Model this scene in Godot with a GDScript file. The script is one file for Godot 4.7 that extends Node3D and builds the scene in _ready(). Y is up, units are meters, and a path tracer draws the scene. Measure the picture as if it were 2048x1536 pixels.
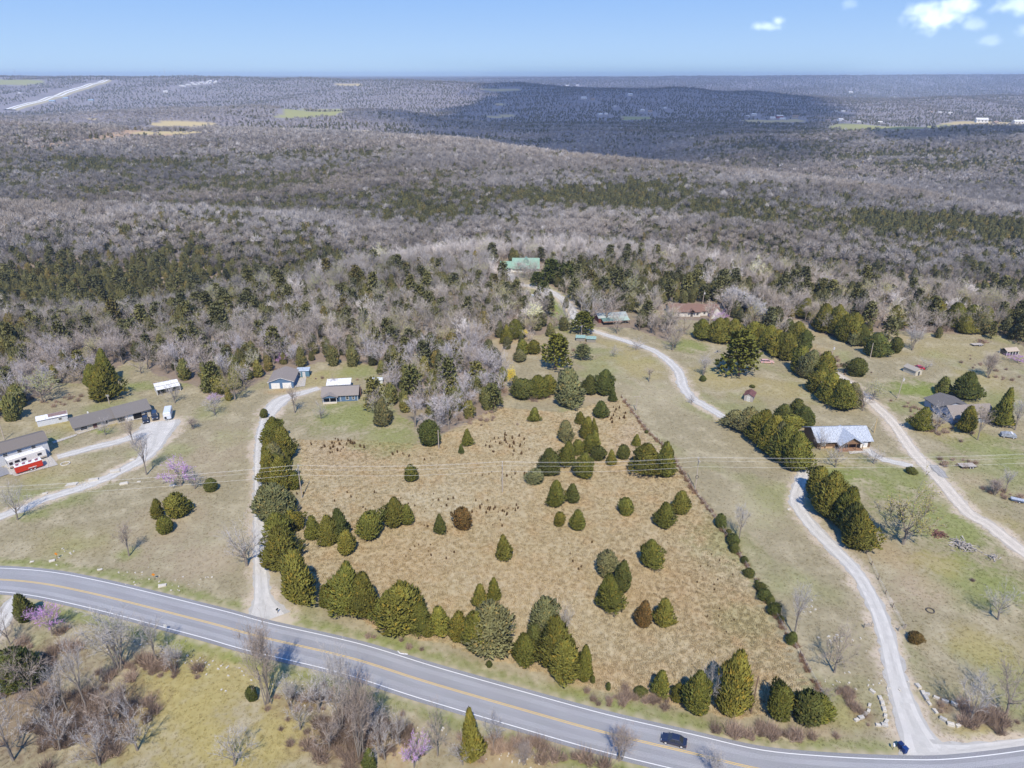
extends Node3D
# Aerial view of a rural ridge: paved road, cedar-dotted field, gravel drives, houses, and wooded hills running to the horizon.
# World: x to the right, y up, the view looks towards -z. F below means metres in front of the viewer (z = -F).

const EYE := 105.0
const NS := 65
const S0 := -1.3
const S1 := 1.3
var ridge_f := []      # per column: PackedFloat64Array of F
var ridge_h := []
var ridge_m := []
var rng := RandomNumberGenerator.new()
var M := {}
var T := {}
var names := {}

# ------------------------------------------------------------------ mesh building
class MB:
	var v := PackedVector3Array()
	var n := PackedVector3Array()
	var c := PackedColorArray()
	var uv := PackedVector2Array()
	var col := Color.WHITE
	var use_uv := false
	func tri(a: Vector3, b: Vector3, d: Vector3) -> void:   # counter-clockwise seen from outside
		var nn := (b - a).cross(d - a).normalized()
		v.append(a); v.append(d); v.append(b)
		n.append(nn); n.append(nn); n.append(nn)
		c.append(col); c.append(col); c.append(col)
	func tri_n(a: Vector3, b: Vector3, d: Vector3, nn: Vector3) -> void:   # with a shading normal; wound to agree with it
		v.append(a)
		if (b - a).cross(d - a).dot(nn) > 0.0:
			v.append(d); v.append(b)
		else:
			v.append(b); v.append(d)
		n.append(nn); n.append(nn); n.append(nn)
		c.append(col); c.append(col); c.append(col)
	func quad(a: Vector3, b: Vector3, d: Vector3, e: Vector3) -> void:
		tri(a, b, d); tri(a, d, e)
	func box(lo: Vector3, hi: Vector3, x := Transform3D()) -> void:
		var p := []
		for i in 8:
			p.append(x * Vector3(hi.x if i & 1 else lo.x, hi.y if i & 2 else lo.y, hi.z if i & 4 else lo.z))
		quad(p[0], p[4], p[6], p[2]); quad(p[5], p[1], p[3], p[7])
		quad(p[0], p[1], p[5], p[4]); quad(p[2], p[6], p[7], p[3])
		quad(p[1], p[0], p[2], p[3]); quad(p[4], p[5], p[7], p[6])
	func cbox(at: Vector3, size: Vector3, x := Transform3D()) -> void:
		box(at - size / 2, at + size / 2, x)
	func bevel_box(lo: Vector3, hi: Vector3, b: float, x := Transform3D()) -> void:   # top edges chamfered
		var q := []
		for k in 3:
			var i: float = b if k == 2 else 0.0
			var y: float = [lo.y, hi.y - b, hi.y][k]
			q.append([x * Vector3(lo.x + i, y, lo.z + i), x * Vector3(hi.x - i, y, lo.z + i), x * Vector3(hi.x - i, y, hi.z - i), x * Vector3(lo.x + i, y, hi.z - i)])
		for k in 2:
			for j in 4:
				quad(q[k][(j + 1) % 4], q[k][j], q[k + 1][j], q[k + 1][(j + 1) % 4])
		quad(q[2][3], q[2][2], q[2][1], q[2][0])
		quad(q[0][0], q[0][1], q[0][2], q[0][3])
	func tube(a: Vector3, b: Vector3, ra: float, rb: float, sides := 5, cap := false) -> void:
		var d := (b - a).normalized()
		var s := d.cross(Vector3.UP if absf(d.y) < 0.9 else Vector3.RIGHT).normalized()
		var t := d.cross(s)
		for k in sides:
			var u0 := s * cos(TAU * k / sides) + t * sin(TAU * k / sides)
			var u1 := s * cos(TAU * (k + 1) / sides) + t * sin(TAU * (k + 1) / sides)
			quad(a + u0 * ra, a + u1 * ra, b + u1 * rb, b + u0 * rb)
			if cap:
				tri(b, b + u0 * rb, b + u1 * rb)
				tri(a, a + u1 * ra, a + u0 * ra)
	func ring(at: Vector3, axis: Vector3, r: float, tr: float, k := 14, j := 6) -> void:
		var s := axis.cross(Vector3.UP if absf(axis.y) < 0.9 else Vector3.RIGHT).normalized()
		var t := axis.cross(s)
		for i in k:
			for q in j:
				var p := []
				for o in [[0, 0], [1, 0], [1, 1], [0, 1]]:
					var a: float = TAU * (i + o[0]) / k
					var b: float = TAU * (q + o[1]) / j
					p.append(at + (s * cos(a) + t * sin(a)) * (r + tr * cos(b)) + axis * tr * sin(b))
				quad(p[0], p[1], p[2], p[3])
	func prism(poly: PackedVector2Array, z0: float, z1: float, x := Transform3D()) -> void:   # outline in x,y, extruded along z
		var idx := Geometry2D.triangulate_polygon(poly)
		for k in range(0, idx.size(), 3):
			var a := poly[idx[k]]; var b := poly[idx[k + 1]]; var d := poly[idx[k + 2]]
			if (b - a).cross(d - a) < 0.0:
				var s := b; b = d; d = s
			tri(x * Vector3(a.x, a.y, z1), x * Vector3(b.x, b.y, z1), x * Vector3(d.x, d.y, z1))
			tri(x * Vector3(a.x, a.y, z0), x * Vector3(d.x, d.y, z0), x * Vector3(b.x, b.y, z0))
		var w := 0.0
		for k in poly.size():
			w += poly[k].cross(poly[(k + 1) % poly.size()])
		for k in poly.size():
			var a := poly[k]; var b := poly[(k + 1) % poly.size()]
			if w < 0.0:
				var s := a; a = b; b = s
			quad(x * Vector3(a.x, a.y, z0), x * Vector3(b.x, b.y, z0), x * Vector3(b.x, b.y, z1), x * Vector3(a.x, a.y, z1))
	func mesh(mat: Material) -> ArrayMesh:
		var m := ArrayMesh.new()
		add_to(m, mat)
		return m
	func add_to(m: ArrayMesh, mat: Material) -> void:
		var a := []
		a.resize(Mesh.ARRAY_MAX)
		a[Mesh.ARRAY_VERTEX] = v
		a[Mesh.ARRAY_NORMAL] = n
		a[Mesh.ARRAY_COLOR] = c
		if use_uv:
			a[Mesh.ARRAY_TEX_UV] = uv
		m.add_surface_from_arrays(Mesh.PRIMITIVE_TRIANGLES, a)
		m.surface_set_material(m.get_surface_count() - 1, mat)

# ------------------------------------------------------------------ objects
func numbered(called: String) -> String:
	var k: int = names.get(called, 0)
	names[called] = k + 1
	return called if k == 0 else "%s_%03d" % [called, k]

func tag(o: Node3D, label := "", category := "", group := "", kind := "") -> Node3D:
	if label: o.set_meta("label", label)
	if category: o.set_meta("category", category)
	if group: o.set_meta("group", group)
	if kind: o.set_meta("kind", kind)
	return o

func put(called: String, mesh: Mesh, parent: Node = self, at := Transform3D()) -> MeshInstance3D:
	var o := MeshInstance3D.new()
	o.name = numbered(called) if parent == self else called
	o.mesh = mesh
	o.transform = at
	parent.add_child(o, true)
	return o

func thing(called: String, at: Vector3, turn := 0.0) -> Node3D:
	var o := Node3D.new()
	o.name = numbered(called)
	add_child(o)
	o.position = at
	o.rotation.y = turn
	return o

func many(called: String, mesh: Mesh, xf: Array, cols: PackedColorArray) -> void:
	if xf.is_empty():
		return
	var mm := MultiMesh.new()
	mm.transform_format = MultiMesh.TRANSFORM_3D
	mm.use_colors = true
	mm.mesh = mesh
	mm.instance_count = xf.size()
	for i in xf.size():
		mm.set_instance_transform(i, xf[i])
		mm.set_instance_color(i, cols[i])
	var o := MultiMeshInstance3D.new()
	o.multimesh = mm
	o.name = numbered(called)
	add_child(o)
	o.set_meta("kind", "stuff")

# ------------------------------------------------------------------ terrain
func setup_terrain() -> void:
	var lines := ridge_lines()
	var cols := []
	for i in NS:
		var s := S0 + (S1 - S0) * i / (NS - 1)
		var col := []
		for l in lines:
			var p: Vector3 = l[0] if s <= l[0].x else l[-1]
			for k in l.size() - 1:
				if s > l[k].x and s <= l[k + 1].x:
					p = l[k].lerp(l[k + 1], (s - l[k].x) / (l[k + 1].x - l[k].x))
					break
			col.append(Vector2(p.y, p.z))
		cols.append(col)
	for pass_no in 2:
		var next := []
		for i in NS:
			var col := []
			for k in lines.size():
				col.append((cols[maxi(i - 1, 0)][k] + 2.0 * cols[i][k] + cols[mini(i + 1, NS - 1)][k]) / 4.0)
			next.append(col)
		cols = next
	for col in cols:
		var f := PackedFloat64Array()
		var h := PackedFloat64Array()
		var m := PackedFloat64Array()
		for p in col:
			f.append(p.x); h.append(p.y)
		for k in f.size():
			if k == 0 or k == f.size() - 1:
				m.append(0.0)
				continue
			var d0 := (h[k] - h[k - 1]) / (f[k] - f[k - 1])
			var d1 := (h[k + 1] - h[k]) / (f[k + 1] - f[k])
			m.append(0.0 if d0 * d1 <= 0.0 else 2.0 * d0 * d1 / (d0 + d1))
		ridge_f.append(f); ridge_h.append(h); ridge_m.append(m)

func column_height(i: int, fw: float) -> float:
	var f: PackedFloat64Array = ridge_f[i]
	var h: PackedFloat64Array = ridge_h[i]
	if fw <= f[0]:
		return h[0]
	var last := f.size() - 1
	if fw >= f[last]:
		return h[last]
	var k := f.bsearch(fw) - 1
	var d := f[k + 1] - f[k]
	var t := (fw - f[k]) / d
	var m: PackedFloat64Array = ridge_m[i]
	var t2 := t * t
	var t3 := t2 * t
	return (2 * t3 - 3 * t2 + 1) * h[k] + (t3 - 2 * t2 + t) * d * m[k] + (3 * t2 - 2 * t3) * h[k + 1] + (t3 - t2) * d * m[k + 1]

func ground(x: float, fw: float) -> float:
	var f := (clampf(x / (0.78 * maxf(fw, -50.0) + 75.0), -1.299, 1.299) - S0) / (S1 - S0) * (NS - 1)
	var i := mini(int(f), NS - 2)
	var h := lerpf(column_height(i, fw), column_height(i + 1, fw), f - i)
	for w in SWELL:
		h += w[3] * sin(w[0] * x + w[1] * fw + w[2])
	var far := clampf((fw - 480.0) / 1500.0, 0.0, 1.0)
	if far > 0.0:
		var q := 0.0
		for w in HILLS:
			q += w[3] * sin(w[0] * x + w[1] * fw + w[2])
		h += far * q * 0.55 * (1.0 if fw < 9000.0 else maxf(0.6, 1.0 - (fw - 9000.0) / 4000.0))
	return h

func on(x: float, fw: float, lift := 0.0) -> Vector3:
	return Vector3(x, ground(x, fw) + lift, -fw)

# ------------------------------------------------------------------ materials
func lin(r: float, g: float, b: float) -> Color:
	return Color(r, g, b).linear_to_srgb()

func mat(called: String, c: Color, rough := 0.85, tex: Texture2D = null, scale := 1.0) -> StandardMaterial3D:
	var m := StandardMaterial3D.new()
	m.resource_name = called
	m.albedo_color = c
	m.roughness = rough
	m.metallic_specular = 0.35
	if tex:
		m.albedo_texture = tex
		m.uv1_triplanar = true
		m.uv1_world_triplanar = true
		m.uv1_scale = Vector3.ONE * scale
	M[called] = m
	return m

func vmat(called: String, rough := 0.95, back := 0.0, tex: Texture2D = null, scale := 1.0) -> StandardMaterial3D:
	var m := mat(called, Color.WHITE, rough, tex, scale)
	m.vertex_color_use_as_albedo = true
	m.metallic_specular = 0.15
	if back > 0.0:
		m.backlight_enabled = true
		m.backlight = Color(back, back, back)
	return m

func noise_tex(freq: float, low: float, high: float, seed_no: int, size := 256, octaves := 4) -> Texture2D:
	var n := FastNoiseLite.new()
	n.seed = seed_no
	n.frequency = freq
	n.fractal_octaves = octaves
	var im := n.get_seamless_image(size, size)
	var src := im.get_data()
	var out := PackedByteArray()
	out.resize(size * size * 3)
	for i in size * size:
		var g := int(clampf(lerpf(low, high, src[i] / 255.0), 0.0, 1.0) * 255.0)
		out[i * 3] = g; out[i * 3 + 1] = g; out[i * 3 + 2] = g
	return ImageTexture.create_from_image(Image.create_from_data(size, size, false, Image.FORMAT_RGB8, out))

func materials() -> void:
	T.fine = noise_tex(0.08, 0.55, 1.25, 3)
	T.coarse = noise_tex(0.03, 0.6, 1.2, 4)
	vmat("bark", 0.95, 0.0)
	vmat("twigs", 0.95, 0.0)
	vmat("needles", 0.9, 0.25)
	vmat("blossom", 0.9, 0.4)
	vmat("grass_blades", 0.95, 0.3)
	vmat("litter", 1.0, 0.0, T.fine, 0.15)

# ------------------------------------------------------------------ trees
func twig(mb: MB, a: Vector3, d: Vector3, l: float, w: float, r: RandomNumberGenerator) -> void:
	var s := d.cross(Vector3(r.randf() - 0.5, r.randf() - 0.5, r.randf() - 0.5)).normalized() * w
	mb.tri(a - s, a + s, a + d * l)

func spread_dir(d: Vector3, angle: float, r: RandomNumberGenerator) -> Vector3:
	var s := d.cross(Vector3(r.randf() - 0.5, r.randf() - 0.5, r.randf() - 0.5)).normalized()
	return d.rotated(s, angle)

# A leafless tree: 'trunk' takes bole and limbs, 'crown' the branches and twigs. form 0 = round oak, 1 = upright, 2 = several stems
func grow(trunk: MB, crown: MB, r: RandomNumberGenerator, tall: float, wide: float, form: int, fine: float, leaf := 0, leaf_col := Color.WHITE) -> void:
	var bark := Color(0.23, 0.2, 0.175)
	var stems := 1 if form < 2 else r.randi_range(4, 6)
	for st in stems:
		var base := Vector3.ZERO if form < 2 else Vector3(r.randf_range(-0.5, 0.5), 0, r.randf_range(-0.5, 0.5))
		var lean := Vector3(r.randf_range(-0.08, 0.08), 1, r.randf_range(-0.08, 0.08)).normalized() if form < 2 else Vector3(cos(TAU * st / stems) * r.randf_range(0.15, 0.35), 1, sin(TAU * st / stems) * r.randf_range(0.15, 0.35)).normalized()
		var rad := tall * 0.022 if form < 2 else tall * 0.011
		trunk.col = bark
		var fork := tall * (0.28 if form == 0 else 0.5)
		var p1 := base + lean * fork * 0.5
		var p2 := base + lean * fork + Vector3(r.randf_range(-0.2, 0.2), 0, r.randf_range(-0.2, 0.2))
		trunk.tube(base - Vector3(0, 0.3, 0), p1, rad * 1.25, rad, 6)
		trunk.tube(p1, p2, rad, rad * 0.8, 6)
		var limbs := 8 if form == 0 else (9 if form == 1 else 4)
		for k in limbs:
			var az := TAU * (k + r.randf() * 0.7) / limbs + st
			var tilt := r.randf_range(0.35, 1.05) if form == 0 else r.randf_range(0.2, 0.75)
			if k == 0: tilt = 0.08
			var d := Vector3(cos(az) * sin(tilt), cos(tilt), sin(az) * sin(tilt))
			var start := base + lean * lerpf(fork * (0.55 if form == 0 else 0.35), fork, r.randf())
			var reach := lerpf(tall - start.y, wide * 0.5, sin(tilt)) * r.randf_range(0.75, 1.0)
			var lr := rad * 0.42 * r.randf_range(0.8, 1.1)
			var mid := start + d * reach * 0.5
			var d2 := (d + Vector3(0, 0.25, 0) + Vector3(r.randf() - 0.5, 0, r.randf() - 0.5) * 0.3).normalized()
			var end := mid + d2 * reach * 0.5
			trunk.col = bark * r.randf_range(0.95, 1.3)
			trunk.tube(start, mid, lr, lr * 0.6, 4)
			trunk.tube(mid, end, lr * 0.6, lr * 0.2, 3)
			for b in 8:
				var t := r.randf_range(0.25, 1.0)
				var p := start.lerp(mid, t * 2.0) if t < 0.5 else mid.lerp(end, t * 2.0 - 1.0)
				var bd := spread_dir(d2 if t > 0.5 else d, r.randf_range(0.35, 0.95), r)
				bd = (bd + Vector3(0, 0.18, 0)).normalized()
				var bl := reach * r.randf_range(0.28, 0.5)
				crown.col = Color(0.36, 0.335, 0.315) * r.randf_range(0.8, 1.15)
				twig(crown, p, bd, bl, lr * 0.42 * fine, r)
				for q in 7:
					var u := r.randf_range(0.15, 1.0)
					var p3 := p + bd * bl * u
					var td := spread_dir(bd, r.randf_range(0.3, 0.9), r)
					var tl := bl * r.randf_range(0.35, 0.65)
					crown.col = Color(0.43, 0.405, 0.39) * r.randf_range(0.75, 1.15)
					twig(crown, p3, td, tl, 0.022 * fine, r)
					for e in 3:
						var p4 := p3 + td * tl * r.randf_range(0.2, 1.0)
						twig(crown, p4, spread_dir(td, r.randf_range(0.3, 1.0), r), tl * r.randf_range(0.4, 0.7), 0.014 * fine, r)
					if leaf > 0:
						for e in leaf:
							var p5 := p3 + td * tl * r.randf_range(0.1, 1.1)
							crown.col = leaf_col * r.randf_range(0.75, 1.25)
							twig(crown, p5, Vector3(r.randf() - 0.5, r.randf() - 0.5, r.randf() - 0.5).normalized(), r.randf_range(0.12, 0.26), 0.07, r)

# The same tree where it is seen from half a kilometre or more: fewer, broader sprays
func grow_far(mb: MB, r: RandomNumberGenerator, tall: float, wide: float, sprays: int, w: float) -> void:
	mb.col = Color(0.25, 0.22, 0.2)
	mb.tube(Vector3(0, -0.5, 0), Vector3(0, tall * 0.5, 0), tall * 0.02, tall * 0.01, 3)
	for k in sprays:
		var az := r.randf() * TAU
		var up := r.randf_range(-0.15, 1.0)
		var q := sqrt(1.0 - up * up)
		var out := Vector3(cos(az) * q, up, sin(az) * q)
		var rim := Vector3(out.x * wide * 0.5, tall * 0.58 + out.y * tall * 0.42, out.z * wide * 0.5)
		var root := Vector3(0, tall * 0.4, 0).lerp(rim, r.randf_range(0.2, 0.75))
		mb.col = Color(0.43, 0.41, 0.4) * r.randf_range(0.7, 1.2)
		var d := (rim - root) + Vector3(r.randf() - 0.5, r.randf() - 0.5, r.randf() - 0.5) * wide * 0.25
		twig(mb, root, d.normalized(), d.length() * r.randf_range(0.7, 1.05), w, r)

# An evergreen: tufts of needles over a darker lumpy core. shape 0 = broad egg, 1 = cone, 2 = round
func conifer(crown: MB, r: RandomNumberGenerator, tall: float, wide: float, shape: int, tufts: int, size: float, hue: Color, lumpy := 1.0) -> void:
	var prof := func(t: float) -> float:   # radius over height share
		if shape == 1: return pow(1.0 - t, 0.72) * smoothstep(-0.02, 0.14, t)
		if shape == 2: return sqrt(maxf(0.0, 1.0 - pow(absf(t - 0.45) / 0.56, 2.2)))
		return pow(1.0 - t, 0.45) * smoothstep(-0.18, 0.26, t) * 1.03
	var lump := []
	for k in 15:
		lump.append([r.randf() * TAU, r.randf_range(0.05, 0.85), r.randf_range(0.08, 0.3) * lumpy])
	var surface := func(az: float, t: float) -> float:
		var x: float = prof.call(t)
		for l in lump:
			var da := absf(angle_difference(az, l[0]))
			x *= 1.0 + l[2] * exp(-da * da * 4.0 - pow((t - l[1]) * 6.0, 2.0)) - 0.022
		return x * wide * 0.5
	var rows := 7
	var seg := 9
	for i in rows:
		for k in seg:
			var p := []
			for o in [[0, 0], [1, 0], [1, 1], [0, 1]]:
				var t: float = 0.015 + 0.95 * (i + o[1]) / rows
				var a: float = TAU * ((k + o[0]) % seg) / seg
				var q: float = surface.call(a, t) * 0.72 if i + o[1] < rows else 0.0
				p.append(Vector3(cos(a) * q, t * tall, -sin(a) * q))
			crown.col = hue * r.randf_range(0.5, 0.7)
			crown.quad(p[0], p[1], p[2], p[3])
	var tone := FastNoiseLite.new()
	tone.seed = r.randi() % 1000
	tone.frequency = 0.45
	for k in tufts:
		var t := pow(r.randf(), 1.25) * 0.985 + 0.01
		var a := r.randf() * TAU
		var q: float = surface.call(a, t) * r.randf_range(0.68, 1.07)
		var at := Vector3(cos(a) * q, t * tall, -sin(a) * q)
		var out := Vector3(cos(a), 0.0, -sin(a))
		var d := (out * (1.0 - t * 0.6) + Vector3(0, 0.55 + t * 0.7, 0) + Vector3(r.randf() - 0.5, r.randf() - 0.5, r.randf() - 0.5) * 0.9).normalized()
		var l := size * r.randf_range(0.6, 1.7)
		var nn := (out + Vector3(0, 0.35 + 0.5 * t, 0)).normalized()
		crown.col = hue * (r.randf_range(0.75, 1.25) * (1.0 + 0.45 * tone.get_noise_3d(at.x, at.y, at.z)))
		if r.randf() < 0.1:
			crown.col = Color(hue.r * 1.6, hue.g * 1.25, hue.b * 1.0)
		var s := d.cross(Vector3(r.randf() - 0.5, r.randf() - 0.5, r.randf() - 0.5)).normalized()
		var s2 := d.cross(s)
		var w := l * 0.34
		crown.tri_n(at + s * w, at + d * l, at - s * w * 0.5 + s2 * w * 0.8, (nn + s * 0.5 + s2 * 0.3).normalized())
		crown.tri_n(at - s * w, at + d * l, at + s * w * 0.5 - s2 * w * 0.8, (nn - s * 0.5 - s2 * 0.3).normalized())

# A pine: open crown of separate needle masses on whorled limbs, the bole showing between
func pine(trunk: MB, crown: MB, r: RandomNumberGenerator, tall: float, wide: float, clumps: int, hue: Color) -> void:
	trunk.col = Color(0.22, 0.15, 0.11)
	trunk.tube(Vector3(0, -0.4, 0), Vector3(0, tall * 0.5, 0), tall * 0.02, tall * 0.014, 6)
	trunk.tube(Vector3(0, tall * 0.5, 0), Vector3(0, tall * 0.97, 0), tall * 0.014, 0.03, 5)
	for k in clumps:
		var t := 0.2 + 0.8 * pow(float(k) / clumps, 0.85)
		var a := k * 2.4 + r.randf() * 0.6
		var q := wide * 0.5 * pow(1.0 - (t - 0.2) / 0.8, 0.6) * r.randf_range(0.45, 1.0) + 0.15
		var at := Vector3(cos(a) * q, t * tall, -sin(a) * q)
		trunk.tube(Vector3(0, at.y - q * 0.3, 0), at, 0.06, 0.03, 3)
		var cr := wide * r.randf_range(0.14, 0.22)
		for j in 40:
			var o := Vector3(r.randf() - 0.5, r.randf() - 0.5, r.randf() - 0.5).normalized()
			var p := at + Vector3(o.x * cr, o.y * cr * 0.62, o.z * cr) * r.randf_range(0.5, 1.0)
			var d := (o + Vector3(0, 0.4, 0)).normalized()
			var s := d.cross(Vector3(r.randf() - 0.5, r.randf() - 0.5, r.randf() - 0.5)).normalized()
			crown.col = hue * r.randf_range(0.7, 1.35)
			crown.tri_n(p + s * cr * 0.26, p + d * cr * 0.6, p - s * cr * 0.26, (o * 0.7 + Vector3(0, 0.75, 0)).normalized())

# ------------------------------------------------------------------ roads
func smooth_line(pts: Array, step: float) -> Array:   # Vector2 or Vector3 points, Catmull-Rom
	var out := []
	for k in pts.size() - 1:
		var a = pts[maxi(k - 1, 0)]
		var b = pts[k]
		var c = pts[k + 1]
		var d = pts[mini(k + 2, pts.size() - 1)]
		var n := maxi(1, int(b.distance_to(c) / step))
		for q in n:
			out.append(b.cubic_interpolate(c, a, d, float(q) / n))
	out.append(pts[-1])
	return out

func ribbon(mb: MB, line: Array, offs: Array, lift: float, shade: Callable) -> void:
	# offs: Callable-free list of lateral offsets, or [] with z of the points as width
	var prev := []
	for k in line.size():
		var p := Vector2(line[k].x, line[k].y)
		var a = line[maxi(k - 1, 0)]
		var b = line[mini(k + 1, line.size() - 1)]
		var d := (Vector2(b.x, b.y) - Vector2(a.x, a.y)).normalized()
		var nrm := Vector2(-d.y, d.x)
		var row := []
		for o in offs:
			var w: float = o
			if line[k] is Vector3:
				w = o * line[k].z * 0.5
				if absf(o) > 0.99: w += rng.randf_range(-0.35, 0.45) * signf(o)
			var q := p + nrm * w
			row.append(on(q.x, q.y, lift))
		if k > 0:
			for i in offs.size() - 1:
				mb.col = shade.call(i, k)
				var t0: Vector3 = prev[i]; var t1: Vector3 = prev[i + 1]; var t2: Vector3 = row[i + 1]; var t3: Vector3 = row[i]
				mb.tri_n(t0, t1, t2, Vector3.UP)
				mb.tri_n(t0, t2, t3, Vector3.UP)
		prev = row

func build_roads() -> void:
	var asphalt := vmat("asphalt", 0.9, 0.0, T.fine, 0.35)
	asphalt.metallic_specular = 0.3
	vmat("gravel", 1.0, 0.0, T.fine, 0.7)
	mat("road_paint_white", lin(0.72, 0.72, 0.7), 0.7)
	mat("road_paint_yellow", lin(0.7, 0.46, 0.09), 0.7)
	mat("concrete", lin(0.5, 0.47, 0.42), 0.9, T.coarse, 0.3)
	rng.seed = 41
	var line := smooth_line(road_line(), 2.0)
	var mb := MB.new()
	var tones := [0.82, 0.93, 1.06, 0.95, 1.02, 0.92, 0.96, 1.07, 0.94, 0.82]
	ribbon(mb, line, [-4.75, -3.9, -3.0, -2.0, -1.0, 0.0, 1.0, 2.0, 3.0, 3.9, 4.75], 0.1, func(i, k): return Color(0.37, 0.372, 0.383) * (tones[i] * (0.97 + 0.03 * sin(k * 0.9 + i) + 0.05 * sin(k * 0.07 + i * 2.1) * sin(k * 0.031))))
	var road := put("paved_road", mb.mesh(asphalt))
	tag(road, "curving two-lane grey paved road across the foreground", "", "", "structure")
	var e1 := MB.new()
	ribbon(e1, line, [-3.97, -3.82], 0.107, func(_i, _k): return Color.WHITE)
	put("edge_line", e1.mesh(M.road_paint_white), road)
	var e2 := MB.new()
	ribbon(e2, line, [3.82, 3.97], 0.107, func(_i, _k): return Color.WHITE)
	put("edge_line", e2.mesh(M.road_paint_white), road)
	for s in [-1.0, 1.0]:
		var y := MB.new()
		ribbon(y, line, [s * 0.15 - 0.055, s * 0.15 + 0.055], 0.107, func(_i, _k): return Color.WHITE)
		put("centre_line", y.mesh(M.road_paint_yellow), road)
	var k := 0
	for dr in drives():
		var g := MB.new()
		var base := Color(0.62, 0.6, 0.555)
		if dr[1] == "cream gravel": base = Color(0.66, 0.6, 0.51)
		if dr[1] == "grey gravel": base = Color(0.42, 0.41, 0.39)
		var prof := [0.8, 1.04, 0.97, 0.9, 0.97, 1.04, 0.8]
		ribbon(g, smooth_line(dr[2], 1.2), [-1.0, -0.74, -0.38, -0.12, 0.12, 0.38, 0.74, 1.0], 0.03 + 0.007 * k, func(i, _k): return base * (prof[i] * rng.randf_range(0.93, 1.06)))
		tag(put(dr[0], g.mesh(M.gravel)), "%s track winding through the grass" % dr[1], "", "", "structure")
		k += 1
	for pd in pads():
		var g := MB.new()
		var q: PackedVector2Array = pd[1]
		var idx := Geometry2D.triangulate_polygon(q)
		if pd[0] == "asphalt_patch": g.col = Color(0.3, 0.3, 0.31)
		for i in range(0, idx.size(), 3):
			g.tri_n(on(q[idx[i]].x, q[idx[i]].y, 0.11 + 0.004 * k), on(q[idx[i + 1]].x, q[idx[i + 1]].y, 0.11 + 0.004 * k), on(q[idx[i + 2]].x, q[idx[i + 2]].y, 0.11 + 0.004 * k), Vector3.UP)
		tag(put(pd[0], g.mesh(asphalt if pd[0] == "asphalt_patch" else M.concrete)), "flat paved patch beside a building", "", "", "structure")
		k += 1

func build_highway() -> void:
	mat("far_highway", lin(0.78, 0.77, 0.74), 0.9)
	var line := smooth_line(highway_line(), 40.0)
	var hw: Node3D = null
	for s in [-1, 1]:
		var mb := MB.new()
		ribbon(mb, line, [s * 13.0 - 6.5, s * 13.0, s * 13.0 + 6.5], 6.0, func(_i, _k): return Color.WHITE)
		if hw == null:
			hw = thing("highway", Vector3.ZERO)
			tag(hw, "pale divided highway climbing the far left hills", "", "", "structure")
		put("carriageway", mb.mesh(M.far_highway), hw)
	var bank := MB.new()
	bank.col = Color(0.42, 0.37, 0.24)
	for k in line.size() - 1:
		keep_clear.append([line[k].x, line[k].y - 30.0, 80.0])
		var d: Vector2 = (line[k + 1] - line[k]).normalized()
		var nrm := Vector2(-d.y, d.x)
		for s in [-1.0, 1.0]:
			var a: Vector2 = line[k] + nrm * 19.5 * s
			var b: Vector2 = line[k + 1] + nrm * 19.5 * s
			var a2: Vector2 = line[k] + nrm * 42.0 * s
			var b2: Vector2 = line[k + 1] + nrm * 42.0 * s
			bank.tri_n(on(a.x, a.y, 5.9), on(b.x, b.y, 5.9), on(b2.x, b2.y, -2.0), Vector3.UP)
			bank.tri_n(on(a.x, a.y, 5.9), on(b2.x, b2.y, -2.0), on(a2.x, a2.y, -2.0), Vector3.UP)
		var m0: Vector2 = line[k] + nrm * 6.5
		var m1: Vector2 = line[k + 1] + nrm * 6.5
		var m2: Vector2 = line[k + 1] - nrm * 6.5
		var m3: Vector2 = line[k] - nrm * 6.5
		bank.tri_n(on(m0.x, m0.y, 5.5), on(m1.x, m1.y, 5.5), on(m2.x, m2.y, 5.5), Vector3.UP)
		bank.tri_n(on(m0.x, m0.y, 5.5), on(m2.x, m2.y, 5.5), on(m3.x, m3.y, 5.5), Vector3.UP)
	put("embankment", bank.mesh(vmat("far_verge")), hw)

# ------------------------------------------------------------------ single trees
var tree_stock := {}

func tint_mat(kind: String, c: Color, back := 0.25) -> StandardMaterial3D:
	var key := "%s_%s" % [kind, c.to_html(false)]
	if not M.has(key):
		var m := vmat(key, 0.9, back)
		m.albedo_color = c
	return M[key]

func stock(key: String, make: Callable) -> Array:
	if not tree_stock.has(key):
		tree_stock[key] = make.call()
	return tree_stock[key]

const GREENS := {"o": [0.198, 0.21, 0.05], "d": [0.135, 0.162, 0.05], "y": [0.245, 0.248, 0.055], "b": [0.235, 0.17, 0.065], "g": [0.225, 0.24, 0.115]}
const CROWN_NAME := {"c": "cedar_tree", "p": "pine_tree", "b": "bare_tree", "r": "redbud_tree", "y": "budding_tree", "f": "forsythia_bush", "w": "poplar_tree"}
const CATEGORY := {"c": "cedar tree", "p": "pine tree", "b": "bare tree", "r": "redbud tree", "y": "budding tree", "f": "bush", "w": "poplar tree"}

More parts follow.
